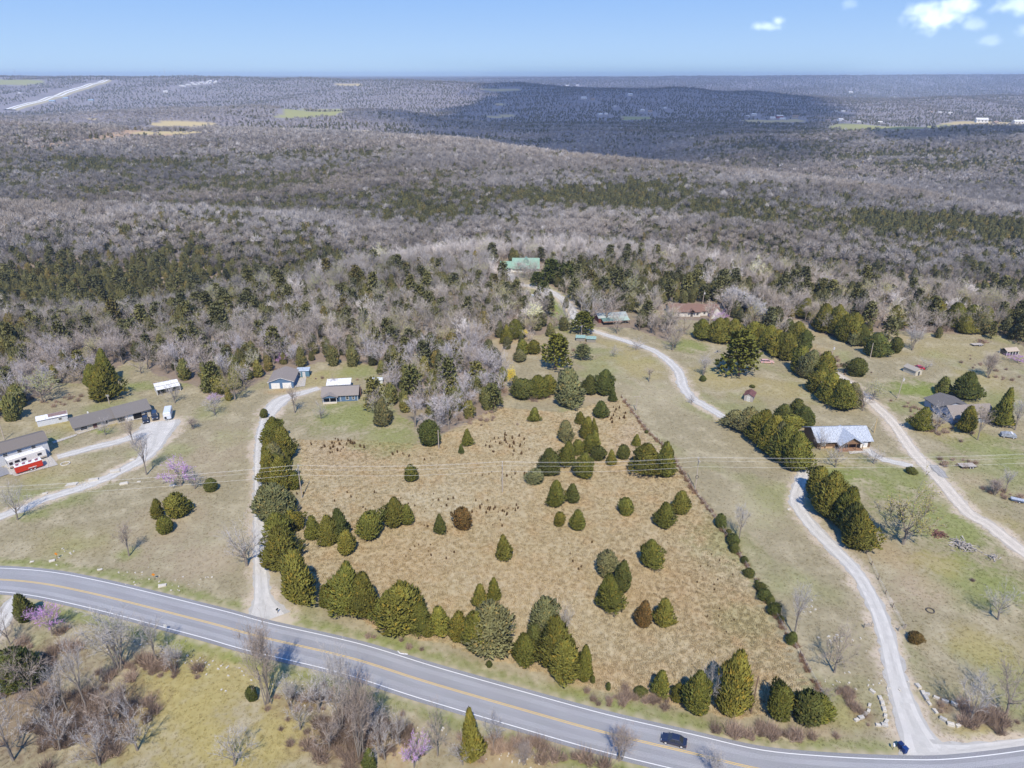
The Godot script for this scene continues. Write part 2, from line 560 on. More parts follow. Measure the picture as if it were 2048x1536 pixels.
func plant(kind: String, x: float, f: float, w: float, h: float, tint: String, form: int, label: String, group: String, pick: int) -> void:
	var parts: Array
	var size := Vector2(1, 1)
	var crown_mat: Material = null
	var r := RandomNumberGenerator.new()
	if kind == "c":
		var big := h > 6.5
		parts = stock("c%d%d%s" % [form, pick % 3, big], func():
			r.seed = 100 + form * 10 + pick % 3 + (50 if big else 0)
			var t := MB.new()
			var c := MB.new()
			t.col = Color(0.2, 0.15, 0.12)
			t.tube(Vector3(0, -0.4, 0), Vector3(0, 1.6, 0), 0.16, 0.12, 6)
			conifer(c, r, 6.0, 5.0, form, 2600 if big else 1700, 0.34 if big else 0.42, Color(0.62, 0.62, 0.62), 1.6 if big else 1.0)
			return [t.mesh(M.bark), c])
		size = Vector2(w / 5.0, h / 6.0)
		var g: Array = GREENS[tint]
		var own: float = [0.86, 1.0, 1.14][(pick * 7) % 3]
		crown_mat = tint_mat("cedar_needles", lin(g[0] * own * [1.0, 1.08][pick % 2], g[1] * own, g[2] * own))
	elif kind == "p":
		parts = stock("p%d" % (pick % 3), func():
			r.seed = 300 + pick % 3
			var t := MB.new()
			var c := MB.new()
			pine(t, c, r, 11.0, 6.5, 48, Color(0.62, 0.62, 0.62))
			return [t.mesh(M.bark), c])
		size = Vector2(w / 6.5, h / 11.0)
		var g: Array = GREENS[tint]
		crown_mat = tint_mat("pine_needles", lin(g[0] * 1.1, g[1] * 1.1, g[2]))
	else:
		var leaf := {"r": [5, Color(0.55, 0.28, 0.62)], "y": [5, Color(0.36, 0.37, 0.14)], "f": [9, Color(0.95, 0.72, 0.05)]}
		var fm := 1 if kind == "w" else (2 if kind == "f" else form)
		parts = stock("%s%d%d" % [kind, fm, pick % 3], func():
			r.seed = 500 + fm * 10 + pick % 3
			var t := MB.new()
			var c := MB.new()
			var lf: Array = leaf.get(kind, [0, Color.WHITE])
			grow(t, c, r, 9.0, 8.0 if kind != "w" else 3.4, fm, 1.1 if kind != "w" else 3.0, lf[0], lf[1])
			return [t.mesh(M.bark), c])
		size = Vector2(w * (1.0 if kind != "w" else 1.05) / (8.0 if kind != "w" else 3.4), h / 9.0)
		if kind == "w": crown_mat = tint_mat("pale_twigs", lin(1.2, 1.22, 1.25), 0.0)
		elif kind == "r" or kind == "f": crown_mat = tint_mat("blossom", lin(0.98, 1.1, 0.98) if label.contains("pale") or label.contains("pink") else Color(1, 1, 1), 0.35)
		else: crown_mat = M.twigs if pick % 3 else tint_mat("brown_twigs", lin(0.85, 0.76, 0.68), 0.0)
	var o := thing(CROWN_NAME[kind], on(x, f), pick * 2.39)
	tag(o, label, CATEGORY[kind], group)
	var lean := 0.05 if kind == "c" or kind == "p" else 0.03
	var s := Transform3D(Basis.from_euler(Vector3(lean * sin(pick * 3.7), 0, lean * cos(pick * 5.1))) * Basis().scaled(Vector3(size.x * (1.0 + 0.09 * sin(pick * 1.9)), size.y, size.x * (1.0 - 0.09 * sin(pick * 1.9)))), Vector3.ZERO)
	put("trunk", parts[0], o, s)
	var mesh_key := "%d" % parts[1].get_instance_id() + crown_mat.resource_name
	if not tree_stock.has(mesh_key):
		tree_stock[mesh_key] = [parts[1].mesh(crown_mat)]
	put("crown", tree_stock[mesh_key][0], o, s)

func build_trees() -> void:
	var k := 0
	for t in trees():
		plant(t[0], t[1], t[2], t[3], t[4], t[5], t[6], t[7], t[8], k)
		k += 1
	var r := RandomNumberGenerator.new()
	r.seed = 15
	var small := []
	for q in 3:
		var c := MB.new()
		conifer(c, r, 1.0, 0.62, 0 if q else 2, 60, 0.17, Color(0.62, 0.62, 0.62))
		small.append(c.mesh(tint_mat("seedling_needles", lin(0.2, 0.125, 0.06))))
	for s in seedlings():
		var o := put("cedar_seedling", small[k % 3], self, Transform3D(Basis(Vector3.UP, k * 2.4).scaled(Vector3(s[2], s[2], s[2]) * 0.85), on(s[0], s[1], -0.03)))
		tag(o, "tiny rusty cedar seedling " + PATCHES[s[3]], "seedling", "cedar seedlings " + PATCHES[s[3]])
		k += 1

# ------------------------------------------------------------------ poles, wires, fences
func build_poles() -> void:
	mat("pole_wood", lin(0.42, 0.36, 0.30), 0.95)
	mat("dark_wood", lin(0.16, 0.11, 0.08), 0.95)
	mat("yellow_wood", lin(0.5, 0.38, 0.2), 0.95)
	mat("grey_metal", lin(0.55, 0.56, 0.57), 0.5)
	mat("ceramic", lin(0.6, 0.6, 0.58), 0.4)
	mat("wire", lin(0.62, 0.62, 0.62), 0.5)
	mat("black_rubber", lin(0.03, 0.03, 0.032), 0.8)
	var tops := []
	for p in poles():
		var h: float = p[2]
		var kind: String = p[3]
		var o := thing("utility_pole", on(p[0], p[1]))
		tag(o, p[4], "pole", "utility poles" if kind != "short" else "")
		var m: Material = M.dark_wood if kind == "short" else (M.yellow_wood if kind == "guy" else M.pole_wood)
		if kind == "short": o.rotation_degrees = Vector3(-6, 0, -4)
		elif kind == "transformer": o.rotation_degrees = Vector3(0, 0, -3)
		var mb := MB.new()
		mb.tube(Vector3(0, -0.5, 0), Vector3(0, h, 0), 0.16, 0.11, 8, true)
		put("pole", mb.mesh(m), o)
		if kind == "line":
			var arm := MB.new()
			arm.cbox(Vector3(0, h - 0.5, 0.14), Vector3(0.12, 0.14, 2.6))
			arm.tube(Vector3(0, h - 1.3, 0.1), Vector3(0, h - 0.55, 0.9), 0.03, 0.03, 4)
			arm.tube(Vector3(0, h - 1.3, 0.1), Vector3(0, h - 0.55, -0.7), 0.03, 0.03, 4)
			put("crossarm", arm.mesh(M.pole_wood), o)
			for z in [-1.1, 0.0, 1.1]:
				var ins := MB.new()
				ins.tube(Vector3(0, h - 0.43 + (0.45 if z == 0.0 else 0.0), z + 0.14), Vector3(0, h - 0.15 + (0.45 if z == 0.0 else 0.0), z + 0.14), 0.07, 0.05, 6, true)
				put("insulator", ins.mesh(M.ceramic), o)
			tops.append([on(p[0], p[1]), h])
			if p[0] > 40.0:
				var coil := MB.new()
				coil.ring(Vector3(0, h * 0.42, 0.3), Vector3(0, 0, 1), 0.45, 0.06, 16, 5)
				put("cable_coil", coil.mesh(M.black_rubber), o)
		elif kind == "transformer":
			var tr := MB.new()
			tr.tube(Vector3(0.35, h - 1.9, 0), Vector3(0.35, h - 1.0, 0), 0.26, 0.26, 10, true)
			put("transformer", tr.mesh(M.grey_metal), o)
		elif kind == "lamp":
			var arm := MB.new()
			arm.cbox(Vector3(0, h, 0), Vector3(1.7, 0.09, 0.09))
			arm.cbox(Vector3(0.9, h, 0), Vector3(0.45, 0.12, 0.25))
			arm.cbox(Vector3(-0.9, h, 0), Vector3(0.45, 0.12, 0.25))
			put("lamp_arm", arm.mesh(M.pole_wood), o)
		elif kind == "dish":
			var d := MB.new()
			for q in 4:
				d.tube(Vector3(-0.6, h - 0.2 * q, 0), Vector3(0.6, h - 0.2 * q, 0), 0.03, 0.03, 4)
			put("antenna", d.mesh(M.grey_metal), o)
		elif kind == "guy":
			var g := MB.new()
			g.tube(Vector3(0, h * 0.9, 0), Vector3(-2.2, 0, 0.4), 0.03, 0.03, 4)
			put("guy_wire", g.mesh(M.wire), o)
	tops.push_front([on(-235, 150), 9.5])
	tops.push_back([on(215, 181), 9.5])
	var row := ["far", "middle", "near"]
	for w in 4:
		var mb := MB.new()
		for k in tops.size() - 1:
			var a: Vector3 = tops[k][0] + Vector3(0, tops[k][1] - 0.12, 0)
			var b: Vector3 = tops[k + 1][0] + Vector3(0, tops[k + 1][1] - 0.12, 0)
			if w < 3:
				a += Vector3(0, 0.45 if w == 1 else 0.0, (w - 1) * 1.1 + 0.14)
				b += Vector3(0, 0.45 if w == 1 else 0.0, (w - 1) * 1.1 + 0.14)
			else:
				a += Vector3(0, -2.4, 0.17); b += Vector3(0, -2.4, 0.17)
			var sag := a.distance_to(b) * 0.016
			var n := 14
			for q in n:
				var t0 := float(q) / n
				var t1 := float(q + 1) / n
				mb.tube(a.lerp(b, t0) - Vector3(0, sag * 4 * t0 * (1 - t0), 0), a.lerp(b, t1) - Vector3(0, sag * 4 * t1 * (1 - t1), 0), 0.015 if w < 3 else 0.02, 0.015 if w < 3 else 0.02, 4)
		var o := put("overhead_wire", mb.mesh(M.wire))
		tag(o, "lowest thick overhead wire strung across the field" if w == 3 else "%s of the three thin overhead wires above the field" % ["farthest", "top middle", "nearest"][w], "power line", "overhead wires")

func fence_run(label: String, pts: Array, gap: float, post_h: float) -> void:
	var line := smooth_line(pts, gap)
	var base := on(line[0].x, line[0].y)
	var o := thing("wire_fence", base)
	tag(o, label, "fence")
	var post := MB.new()
	post.tube(Vector3(0, -0.3, 0), Vector3(0, post_h, 0), 0.09, 0.08, 5, true)
	var pm := post.mesh(M.dark_wood)
	for p in line:
		put("post", pm, o, Transform3D(Basis(), on(p.x, p.y) - base))
	for w in 3:
		var mb := MB.new()
		for k in line.size() - 1:
			var lift := Vector3(0, post_h * (0.35 + 0.28 * w), 0)
			mb.tube(on(line[k].x, line[k].y) - base + lift, on(line[k + 1].x, line[k + 1].y) - base + lift, 0.012, 0.012, 3)
		put("strand", mb.mesh(M.wire), o)

func build_fences() -> void:
	fence_run("wire fence with wooden posts along the right side of the open field", field_fence(), 5.0, 1.3)
	fence_run("wire fence with wooden posts right of the middle drive below the cedar mass", drive_fence(), 4.0, 1.2)
	# dry brush grown into the upper field fence
	var r := RandomNumberGenerator.new()
	r.seed = 61
	var mb := MB.new()
	for k in 90:
		var d := Vector3(r.randf() - 0.5, r.randf_range(0.4, 1.0), r.randf() - 0.5).normalized()
		mb.col = Color(0.25, 0.18, 0.13) * r.randf_range(0.7, 1.4)
		twig(mb, Vector3(r.randf_range(-0.4, 0.4), 0, r.randf_range(-0.4, 0.4)), d, r.randf_range(0.5, 1.3), 0.03, r)
	var mesh := mb.mesh(M.twigs)
	var xf := []
	var cols := PackedColorArray()
	for p in smooth_line(field_fence(), 0.7):
		var s := r.randf_range(0.6, 1.3)
		if r.randf() < 0.75:
			xf.append(Transform3D(Basis(Vector3.UP, r.randf() * 6).scaled(Vector3(s, s, s)), on(p.x + r.randf_range(-0.5, 0.5), p.y + r.randf_range(-0.5, 0.5))))
			cols.append(Color(1, 0.9, 0.85) * r.randf_range(0.7, 1.2))
	many("fence_brush", mesh, xf, cols)

# ------------------------------------------------------------------ stones
func stone(mb: MB, r: RandomNumberGenerator, size: Vector3) -> void:
	var p := []
	for i in 8:
		p.append(Vector3((0.5 if i & 1 else -0.5) * size.x, (1.0 if i & 2 else -0.15) * size.y, (0.5 if i & 4 else -0.5) * size.z) * Vector3(r.randf_range(0.75, 1.05), r.randf_range(0.8, 1.1), r.randf_range(0.75, 1.05)))
	mb.quad(p[0], p[4], p[6], p[2]); mb.quad(p[5], p[1], p[3], p[7])
	mb.quad(p[0], p[1], p[5], p[4]); mb.quad(p[1], p[0], p[2], p[3]); mb.quad(p[4], p[5], p[7], p[6])
	var mid: Vector3 = (p[2] + p[3] + p[6] + p[7]) / 4.0 + Vector3(0, 0.06, 0)
	mb.tri(p[2], p[6], mid); mb.tri(p[6], p[7], mid); mb.tri(p[7], p[3], mid); mb.tri(p[3], p[2], mid)

func build_stones() -> void:
	mat("limestone", lin(0.62, 0.58, 0.5), 0.95, T.coarse, 0.8)
	mat("limestone_grey", lin(0.5, 0.48, 0.44), 0.95, T.coarse, 0.8)
	var r := RandomNumberGenerator.new()
	r.seed = 5
	var kinds := []
	for k in 6:
		var mb := MB.new()
		stone(mb, r, Vector3(1.05, 0.45, 0.62))
		kinds.append(mb.mesh(M.limestone if k % 3 else M.limestone_grey))
	for sw in stone_borders():
		var line := smooth_line(sw[1], 0.98)
		var base := on(line[0].x, line[0].y)
		var o := thing("stone_border", base)
		tag(o, sw[0], "stone border")
		for k in line.size() - 1:
			var d: Vector2 = line[k + 1] - line[k]
			var s := r.randf_range(0.85, 1.2)
			put("stone", kinds[r.randi() % 6], o, Transform3D(Basis(Vector3.UP, atan2(d.y, d.x) + r.randf_range(-0.2, 0.2)).scaled(Vector3(s, s, s)), on(line[k].x, line[k].y) - base))
	for k in rocks():
		var mb := MB.new()
		var n := maxi(1, int(k[2] / 1.6)) if k[3].contains("heap") or k[3].contains("rubble") else 1
		stone(mb, r, Vector3(k[2], minf(0.4, k[2] * 0.2), k[2] * 0.55))
		var o := put("limestone_rock", mb.mesh(M.limestone), self, Transform3D(Basis(Vector3.UP, r.randf_range(0.1, 0.5)), on(k[0], k[1])))
		tag(o, k[3], "rock")
	# broken stone of the old wall along the lower side of the road and rubble by the drives
	var xf := []
	var cols := PackedColorArray()
	var line := smooth_line(road_line(), 1.0)
	for q in line.size() - 1:
		var d: Vector2 = (line[q + 1] - line[q]).normalized()
		var nrm := Vector2(d.y, -d.x)
		var x: float = line[q].x
		var dense := exp(-pow((x + 62.0) / 16.0, 2.0)) + 0.8 * exp(-pow((x + 18.0) / 22.0, 2.0)) + 0.8 * exp(-pow((x - 12.0) / 9.0, 2.0))
		for t in 6:
			if r.randf() < dense * 0.45:
				var p: Vector2 = line[q] + nrm * (8.2 + absf(r.randfn(0, 2.0)))
				var s := r.randf_range(0.1, 0.5)
				xf.append(Transform3D(Basis(Vector3.UP, r.randf() * 6).scaled(Vector3(s, s, s)), on(p.x, p.y, 0.02)))
				cols.append(Color.WHITE)
	for spot in [[-119.5, 171.5, 2.2, 26], [-72.0, 129.5, 2.5, 18], [-85.0, 131.0, 3.0, 20], [-106.0, 139.5, 2.5, 14], [70.0, 100.0, 3.0, 26], [66.0, 112.0, 2.0, 24], [64.0, 122.0, 1.5, 18], [62.0, 100.0, 2.0, 12]]:
		for q in spot[3]:
			var s := r.randf_range(0.12, 0.5)
			xf.append(Transform3D(Basis(Vector3.UP, r.randf() * 6).scaled(Vector3(s, s, s)), on(spot[0] + r.randfn(0, spot[2]), spot[1] + r.randfn(0, spot[2] * 0.7), 0.02)))
			cols.append(Color.WHITE)
	many("rubble", kinds[1], xf, cols)

# ------------------------------------------------------------------ grass
func build_grass() -> void:
	var r := RandomNumberGenerator.new()
	r.seed = 88
	var protos_g := []
	for k in 3:
		var mb := MB.new()
		for q in 9:
			mb.col = Color(0.78, 0.78, 0.78) * r.randf_range(0.85, 1.25)
			var d := Vector3(r.randf() - 0.5, r.randf_range(0.5, 1.1), r.randf() - 0.5).normalized()
			twig(mb, Vector3(r.randf_range(-0.35, 0.35), 0, r.randf_range(-0.35, 0.35)), d, r.randf_range(0.3, 0.62), 0.055, r)
		protos_g.append(mb.mesh(M.grass_blades))
	var sets := [[[], PackedColorArray()], [[], PackedColorArray()], [[], PackedColorArray()]]
	for q in 330000:
		var f := 62.0 + 260.0 * pow(r.randf(), 1.25)
		var half := 0.74 * f + 40.0
		var x := r.randf_range(-half, half)
		var m := mask_at(x, f)
		var keep := 1.0 if m == 1 else (0.5 if m == 0 else 0.0)
		var u := r.randf()
		if u > keep: continue
		var i := (int((f - MAP_F0) / MAP_RES) * MAP_W + int((x - MAP_X0) / MAP_RES)) * 3
		var c := Color(ground_map[i] / 255.0, ground_map[i + 1] / 255.0, ground_map[i + 2] / 255.0).srgb_to_linear()
		var s := r.randf_range(0.55, 1.1) if m == 1 else r.randf_range(0.3, 0.6)
		var st: Array = sets[r.randi() % 3]
		st[0].append(Transform3D(Basis(Vector3.UP, r.randf() * TAU).scaled(Vector3(s, s, s)), on(x, f, -0.02)))
		var tone := r.randf_range(0.96, 1.22)
		st[1].append(Color(c.r * tone, c.g * tone, c.b * tone))
	for k in 3:
		many("grass", protos_g[k], sets[k][0], sets[k][1])

func build_brush() -> void:
	var r := RandomNumberGenerator.new()
	r.seed = 303
	var kinds := []
	for q in 3:
		var mb := MB.new()
		for k in 240:
			mb.col = Color(0.29, 0.23, 0.185) * r.randf_range(0.6, 1.25)
			twig(mb, Vector3(r.randf_range(-0.5, 0.5), 0, r.randf_range(-0.5, 0.5)), Vector3(r.randf() - 0.5, r.randf_range(0.25, 1.0), r.randf() - 0.5).normalized(), r.randf_range(0.6, 1.9), 0.022, r)
		kinds.append(mb.mesh(M.twigs))
	var xf := [[], [], []]
	var cols := [PackedColorArray(), PackedColorArray(), PackedColorArray()]
	for b in brush_patches():
		for k in (int(b[4] * 1.8) if b[4] > 45 else b[4]):
			var x: float = b[0] + r.randfn(0, 0.5) * b[2]
			var f: float = b[1] + r.randfn(0, 0.5) * b[3]
			if mask_at(x, f) >= 3: continue
			var s := r.randf_range(0.5, 1.9) if b[4] > 29 else r.randf_range(0.4, 1.2)
			var q := r.randi() % 3
			xf[q].append(Transform3D(Basis(Vector3.UP, r.randf() * 6).scaled(Vector3(s, s, s)), on(x, f)))
			cols[q].append(Color(1, 0.95, 0.92) * (r.randf_range(0.7, 1.25) if b[4] > 45 else r.randf_range(0.9, 1.6)))
	for q in 3:
		many("brush", kinds[q], xf[q], cols[q])

# ------------------------------------------------------------------ buildings
func paint(c: Color, rough := 0.85) -> StandardMaterial3D:
	var key := "paint_%s_%d" % [c.to_html(false), int(rough * 100)]
	return M[key] if M.has(key) else mat(key, c, rough, T.coarse, 0.6)

func roofing(c: Color) -> StandardMaterial3D:
	var key := "shingles_" + c.to_html(false)
	return M[key] if M.has(key) else mat(key, c, 0.95, T.fine, 1.1)

func metal_roof(c: Color) -> StandardMaterial3D:
	var key := "roof_metal_" + c.to_html(false)
	if not M.has(key):
		mat(key, c, 0.5, T.coarse, 0.25).metallic_specular = 0.5
	return M[key]

func glass() -> StandardMaterial3D:
	if not M.has("dark_glass"):
		mat("dark_glass", lin(0.025, 0.03, 0.04), 0.12).metallic_specular = 0.6
	return M.dark_glass

# a thing at the middle of a front edge p0-p1 (x, F), depth running back; local x along the front, z towards the viewer
func house_at(called: String, p0: Vector2, p1: Vector2, depth: float) -> Node3D:
	var d := p1 - p0
	var turn := atan2(d.y, d.x)
	var back := Vector2(-d.y, d.x).normalized()
	var mid := (p0 + p1) / 2.0 + back * depth / 2.0
	var low := 1e9
	for p in [p0, p1, p0 + back * depth, p1 + back * depth]:
		low = minf(low, ground(p.x, p.y))
	var o := thing(called, Vector3(mid.x, low, -mid.y), turn)
	keep_clear.append([mid.x, mid.y, maxf(d.length(), depth) * 0.5 + 5.0])
	return o

const ALONG := Basis(Vector3(0, 0, -1), Vector3(0, 1, 0), Vector3(1, 0, 0))   # turns an outline in (-z, y) extruded along x

# walls with gables. along_x: ridge runs along x
func walls(mb: MB, x0: float, x1: float, z0: float, z1: float, h: float, rise: float, along_x := true) -> void:
	if along_x:
		var a := -z1
		var b := -z0
		mb.prism(PackedVector2Array([Vector2(a, -0.4), Vector2(b, -0.4), Vector2(b, h), Vector2((a + b) / 2, h + rise), Vector2(a, h)]), x0, x1, Transform3D(ALONG, Vector3.ZERO))
	else:
		mb.prism(PackedVector2Array([Vector2(x0, -0.4), Vector2(x1, -0.4), Vector2(x1, h), Vector2((x0 + x1) / 2, h + rise), Vector2(x0, h)]), z0, z1)

func gable_roof(mb: MB, x0: float, x1: float, z0: float, z1: float, h: float, rise: float, along_x := true, over := 0.45, thick := 0.14) -> void:
	var a := -z1 if along_x else x0
	var b := -z0 if along_x else x1
	var e0 := x0 if along_x else z0
	var e1 := x1 if along_x else z1
	var k := rise / ((b - a) / 2.0)
	var y := h + 0.012
	var m := (a + b) / 2.0
	var low := y - over * k
	var outline := PackedVector2Array([Vector2(a - over, low), Vector2(m, y + rise), Vector2(b + over, low), Vector2(b + over, low + thick), Vector2(m, y + rise + thick), Vector2(a - over, low + thick)])
	mb.prism(outline, e0 - over * 0.7, e1 + over * 0.7, Transform3D(ALONG if along_x else Basis(), Vector3.ZERO))

# roof slope ribs of standing-seam metal, raised 4 cm
func seams(mb: MB, x0: float, x1: float, z0: float, z1: float, h: float, rise: float, gap: float, over := 0.45, thick := 0.14) -> void:
	var zm := (z0 + z1) / 2.0
	var k := rise / ((z1 - z0) / 2.0)
	var n := int((x1 - x0) / gap)
	for i in n + 1:
		var x := x0 + (x1 - x0) * i / n
		for s in [1.0, -1.0]:
			var ze: float = (z1 + over) if s > 0 else (z0 - over)
			mb.tube(Vector3(x, h + rise + thick + 0.02, zm), Vector3(x, h - over * k + thick + 0.02, ze), 0.035, 0.035, 4)

# a window or door on a wall facing +z (side 0), -x (1), +x (2)
func opening(o: Node3D, called: String, at: Vector3, w: float, h: float, side := 0, frame := Color(0.9, 0.9, 0.9), fill_mat: Material = null) -> MeshInstance3D:
	var x := Transform3D(Basis(Vector3.UP, [0.0, -PI / 2, PI / 2][side]), at)
	var f := MB.new()
	var t := 0.11
	for q in [[Vector3(0, h / 2 + t / 2, 0), Vector3(w + 2 * t, t, 0.1)], [Vector3(0, -h / 2 - t / 2, 0), Vector3(w + 2 * t, t, 0.12)], [Vector3(-w / 2 - t / 2, 0, 0), Vector3(t, h, 0.1)], [Vector3(w / 2 + t / 2, 0, 0), Vector3(t, h, 0.1)]]:
		f.cbox(q[0], q[1])
	if called == "window":
		f.cbox(Vector3(0, 0, 0.01), Vector3(w, 0.05, 0.06))
	var wn := put(called, f.mesh(paint(frame, 0.6)), o, x)
	var p := MB.new()
	p.cbox(Vector3(0, 0, 0), Vector3(w - 0.004, h - 0.004, 0.05))
	put("pane" if called == "window" else "leaf", p.mesh(fill_mat if fill_mat else glass()), wn)
	return wn

func garage_door(o: Node3D, at: Vector3, w: float, h: float, c: Color) -> void:
	var d := MB.new()
	for k in 4:
		d.cbox(Vector3(0, h * (k + 0.5) / 4.0, 0), Vector3(w, h / 4.0 - 0.05, 0.1))
	d.cbox(Vector3(0, h / 2, -0.03), Vector3(w, h, 0.06))
	put("garage_door", d.mesh(paint(c, 0.6)), o, Transform3D(Basis(), at))

func build_buildings() -> void:
	var white := Color(0.93, 0.93, 0.92)
	var grey_sh := lin(0.20, 0.185, 0.175)
	# long ranch house, left
	var o := house_at("ranch_house", Vector2(-139.1, 202.0), Vector2(-122.0, 216.3), 9.0)
	tag(o, "long low ranch house with grey shingle roof and open garage, left side", "house")
	var m := MB.new()
	walls(m, -11.2, 1.0, -4.5, 3.6, 2.5, 1.7)
	walls(m, 1.0, 11.2, -4.2, 4.5, 2.7, 1.8)
	put("wall", m.mesh(paint(lin(0.55, 0.5, 0.42))), o)
	m = MB.new()
	gable_roof(m, -11.2, 1.0, -4.5, 3.6, 2.5, 1.7, true, 0.7)
	put("roof", m.mesh(roofing(grey_sh)), o)
	m = MB.new()
	gable_roof(m, 1.0, 11.2, -4.2, 4.5, 2.75, 1.85, true, 0.7)
	var rf := put("roof", m.mesh(roofing(lin(0.21, 0.195, 0.185))), o)
	m = MB.new()
	m.cbox(Vector3(-6.0, 4.3, -0.6), Vector3(0.4, 1.0, 0.4))
	put("vent_pipe", m.mesh(paint(white)), rf)
	opening(o, "window", Vector3(-8.6, 1.35, 3.61), 1.9, 1.1)
	opening(o, "window", Vector3(-2.4, 1.35, 3.61), 1.5, 1.1)
	opening(o, "door", Vector3(-5.4, 1.05, 3.61), 0.95, 2.0, 0, Color(0.5, 0.4, 0.35), paint(lin(0.12, 0.05, 0.04)))
	opening(o, "window", Vector3(2.3, 1.35, 4.51), 1.7, 1.1, 0, Color(0.3, 0.4, 0.4))
	garage_door(o, Vector3(4.6, 0.0, 4.53), 2.4, 2.2, white)
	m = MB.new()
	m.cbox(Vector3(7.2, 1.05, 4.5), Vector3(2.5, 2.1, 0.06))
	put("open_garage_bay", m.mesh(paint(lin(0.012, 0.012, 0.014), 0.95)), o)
	opening(o, "window", Vector3(9.8, 1.3, 4.51), 0.9, 1.0)
	# two-storey garage at the left edge
	o = house_at("garage_building", Vector2(-149.6, 181.6), Vector2(-140.4, 190.2), 7.6)
	tag(o, "two-storey white garage with grey roof behind the motorhome, left edge", "garage")
	m = MB.new()
	walls(m, -6.8, 6.3, -3.8, 3.8, 4.4, 1.2)
	put("wall", m.mesh(paint(lin(0.6, 0.62, 0.66))), o)
	m = MB.new()
	gable_roof(m, -6.8, 6.3, -3.8, 3.8, 4.4, 1.2, true, 0.6)
	put("roof", m.mesh(roofing(lin(0.215, 0.19, 0.17))), o)
	for x in [-4.6, -1.0, 2.6]:
		opening(o, "window", Vector3(x, 3.3, 3.81), 1.1, 0.9)
	garage_door(o, Vector3(-3.0, 0, 3.83), 3.0, 2.6, white)
	garage_door(o, Vector3(2.0, 0, 3.83), 3.0, 2.6, white)
	# white storage shed behind
	o = house_at("storage_shed", Vector2(-154.0, 207.2), Vector2(-147.4, 211.4), 3.8)
	tag(o, "white metal shed with half rusty half white roof, far left", "shed")
	m = MB.new()
	walls(m, -4.3, 4.3, -1.9, 1.9, 2.3, 0.7)
	put("wall", m.mesh(paint(lin(0.66, 0.69, 0.74))), o)
	m = MB.new()
	gable_roof(m, -4.3, 4.3, -1.9, 1.9, 2.3, 0.7, true, 0.25, 0.08)
	put("roof", m.mesh(metal_roof(lin(0.78, 0.79, 0.82))), o)
	m = MB.new()
	m.quad(Vector3(-1.0, 2.28, 2.18), Vector3(4.4, 2.28, 2.18), Vector3(4.4, 3.11, 0.0), Vector3(-1.0, 3.11, 0.0))
	m.quad(Vector3(-1.0, 2.27, 2.22), Vector3(4.4, 2.27, 2.22), Vector3(4.4, 2.28, 2.18), Vector3(-1.0, 2.28, 2.18))
	put("rusty_sheet", m.mesh(metal_roof(lin(0.25, 0.17, 0.15))), o)
	opening(o, "window", Vector3(2.2, 1.4, 1.91), 0.9, 0.7)
	# white carport
	o = house_at("carport", Vector2(-127.4, 232.6), Vector2(-120.6, 237.2), 6.4)
	tag(o, "white metal carport of two stepped bays by the wood, left", "carport")
	for k in 2:
		m = MB.new()
		gable_roof(m, -3.9, 3.9, -3.2 + 3.25 * k, -0.05 + 3.25 * k, 2.5 - 0.25 * k, 0.5, true, 0.15, 0.07)
		put("roof", m.mesh(metal_roof(lin(0.8, 0.8, 0.8))), o)
	for x in [-3.8, 0.0, 3.8]:
		for z in [-3.1, 3.1]:
			m = MB.new()
			m.cbox(Vector3(x, 1.1, z), Vector3(0.1, 2.5, 0.1))
			put("post", m.mesh(paint(white)), o)
	for s in [-3.9, 3.9]:
		m = MB.new()
		m.cbox(Vector3(s, 1.15, 0), Vector3(0.06, 2.3, 6.2))
		put("side_panel", m.mesh(metal_roof(lin(0.72, 0.72, 0.72))), o)
	# blue garage
	var blue := lin(0.115, 0.2, 0.33)
	o = house_at("blue_garage", Vector2(-89.2, 239.2), Vector2(-80.4, 240.1), 11.0)
	tag(o, "blue garage with two white doors and brown-grey gable roof", "garage")
	m = MB.new()
	walls(m, -4.4, 4.4, -5.5, 5.5, 2.7, 1.55, false)
	put("wall", m.mesh(paint(blue)), o)
	m = MB.new()
	gable_roof(m, -4.4, 4.4, -5.5, 5.5, 2.7, 1.55, false, 0.45)
	rf = put("roof", m.mesh(roofing(lin(0.3, 0.265, 0.24))), o)
	m = MB.new()
	for s in [-1.0, 1.0]:
		var a := Vector3(s * 4.85, 2.58, 5.83)
		m.tube(a, Vector3(0, 4.26, 5.83), 0.07, 0.07, 4)
	put("fascia", m.mesh(paint(white)), rf)
	garage_door(o, Vector3(-2.05, 0, 5.53), 3.1, 2.2, white)
	garage_door(o, Vector3(2.05, 0, 5.53), 3.1, 2.2, white)
	# small blue shed
	o = house_at("blue_shed", Vector2(-82.0, 250.0), Vector2(-77.4, 250.6), 3.4)
	tag(o, "small blue flat-roofed shed with white door behind the blue garage", "shed")
	m = MB.new()
	m.box(Vector3(-2.3, -0.3, -1.7), Vector3(2.3, 2.5, 1.7))
	put("wall", m.mesh(paint(lin(0.12, 0.24, 0.33))), o)
	m = MB.new()
	m.bevel_box(Vector3(-2.5, 2.503, -1.9), Vector3(2.5, 2.7, 1.95), 0.06)
	put("roof", m.mesh(metal_roof(lin(0.5, 0.58, 0.66))), o)
	opening(o, "door", Vector3(0.35, 1.05, 1.71), 0.8, 1.9, 0, white, paint(lin(0.6, 0.6, 0.6)))
	opening(o, "window", Vector3(-1.3, 1.3, 1.71), 0.7, 1.2)
	# blue house
	o = house_at("blue_house", Vector2(-66.8, 227.3), Vector2(-54.4, 228.8), 8.0)
	tag(o, "blue house with porch gable and grey-brown roof above the field", "house")
	m = MB.new()
	walls(m, -6.2, 6.2, -4.0, 4.0, 2.6, 1.5)
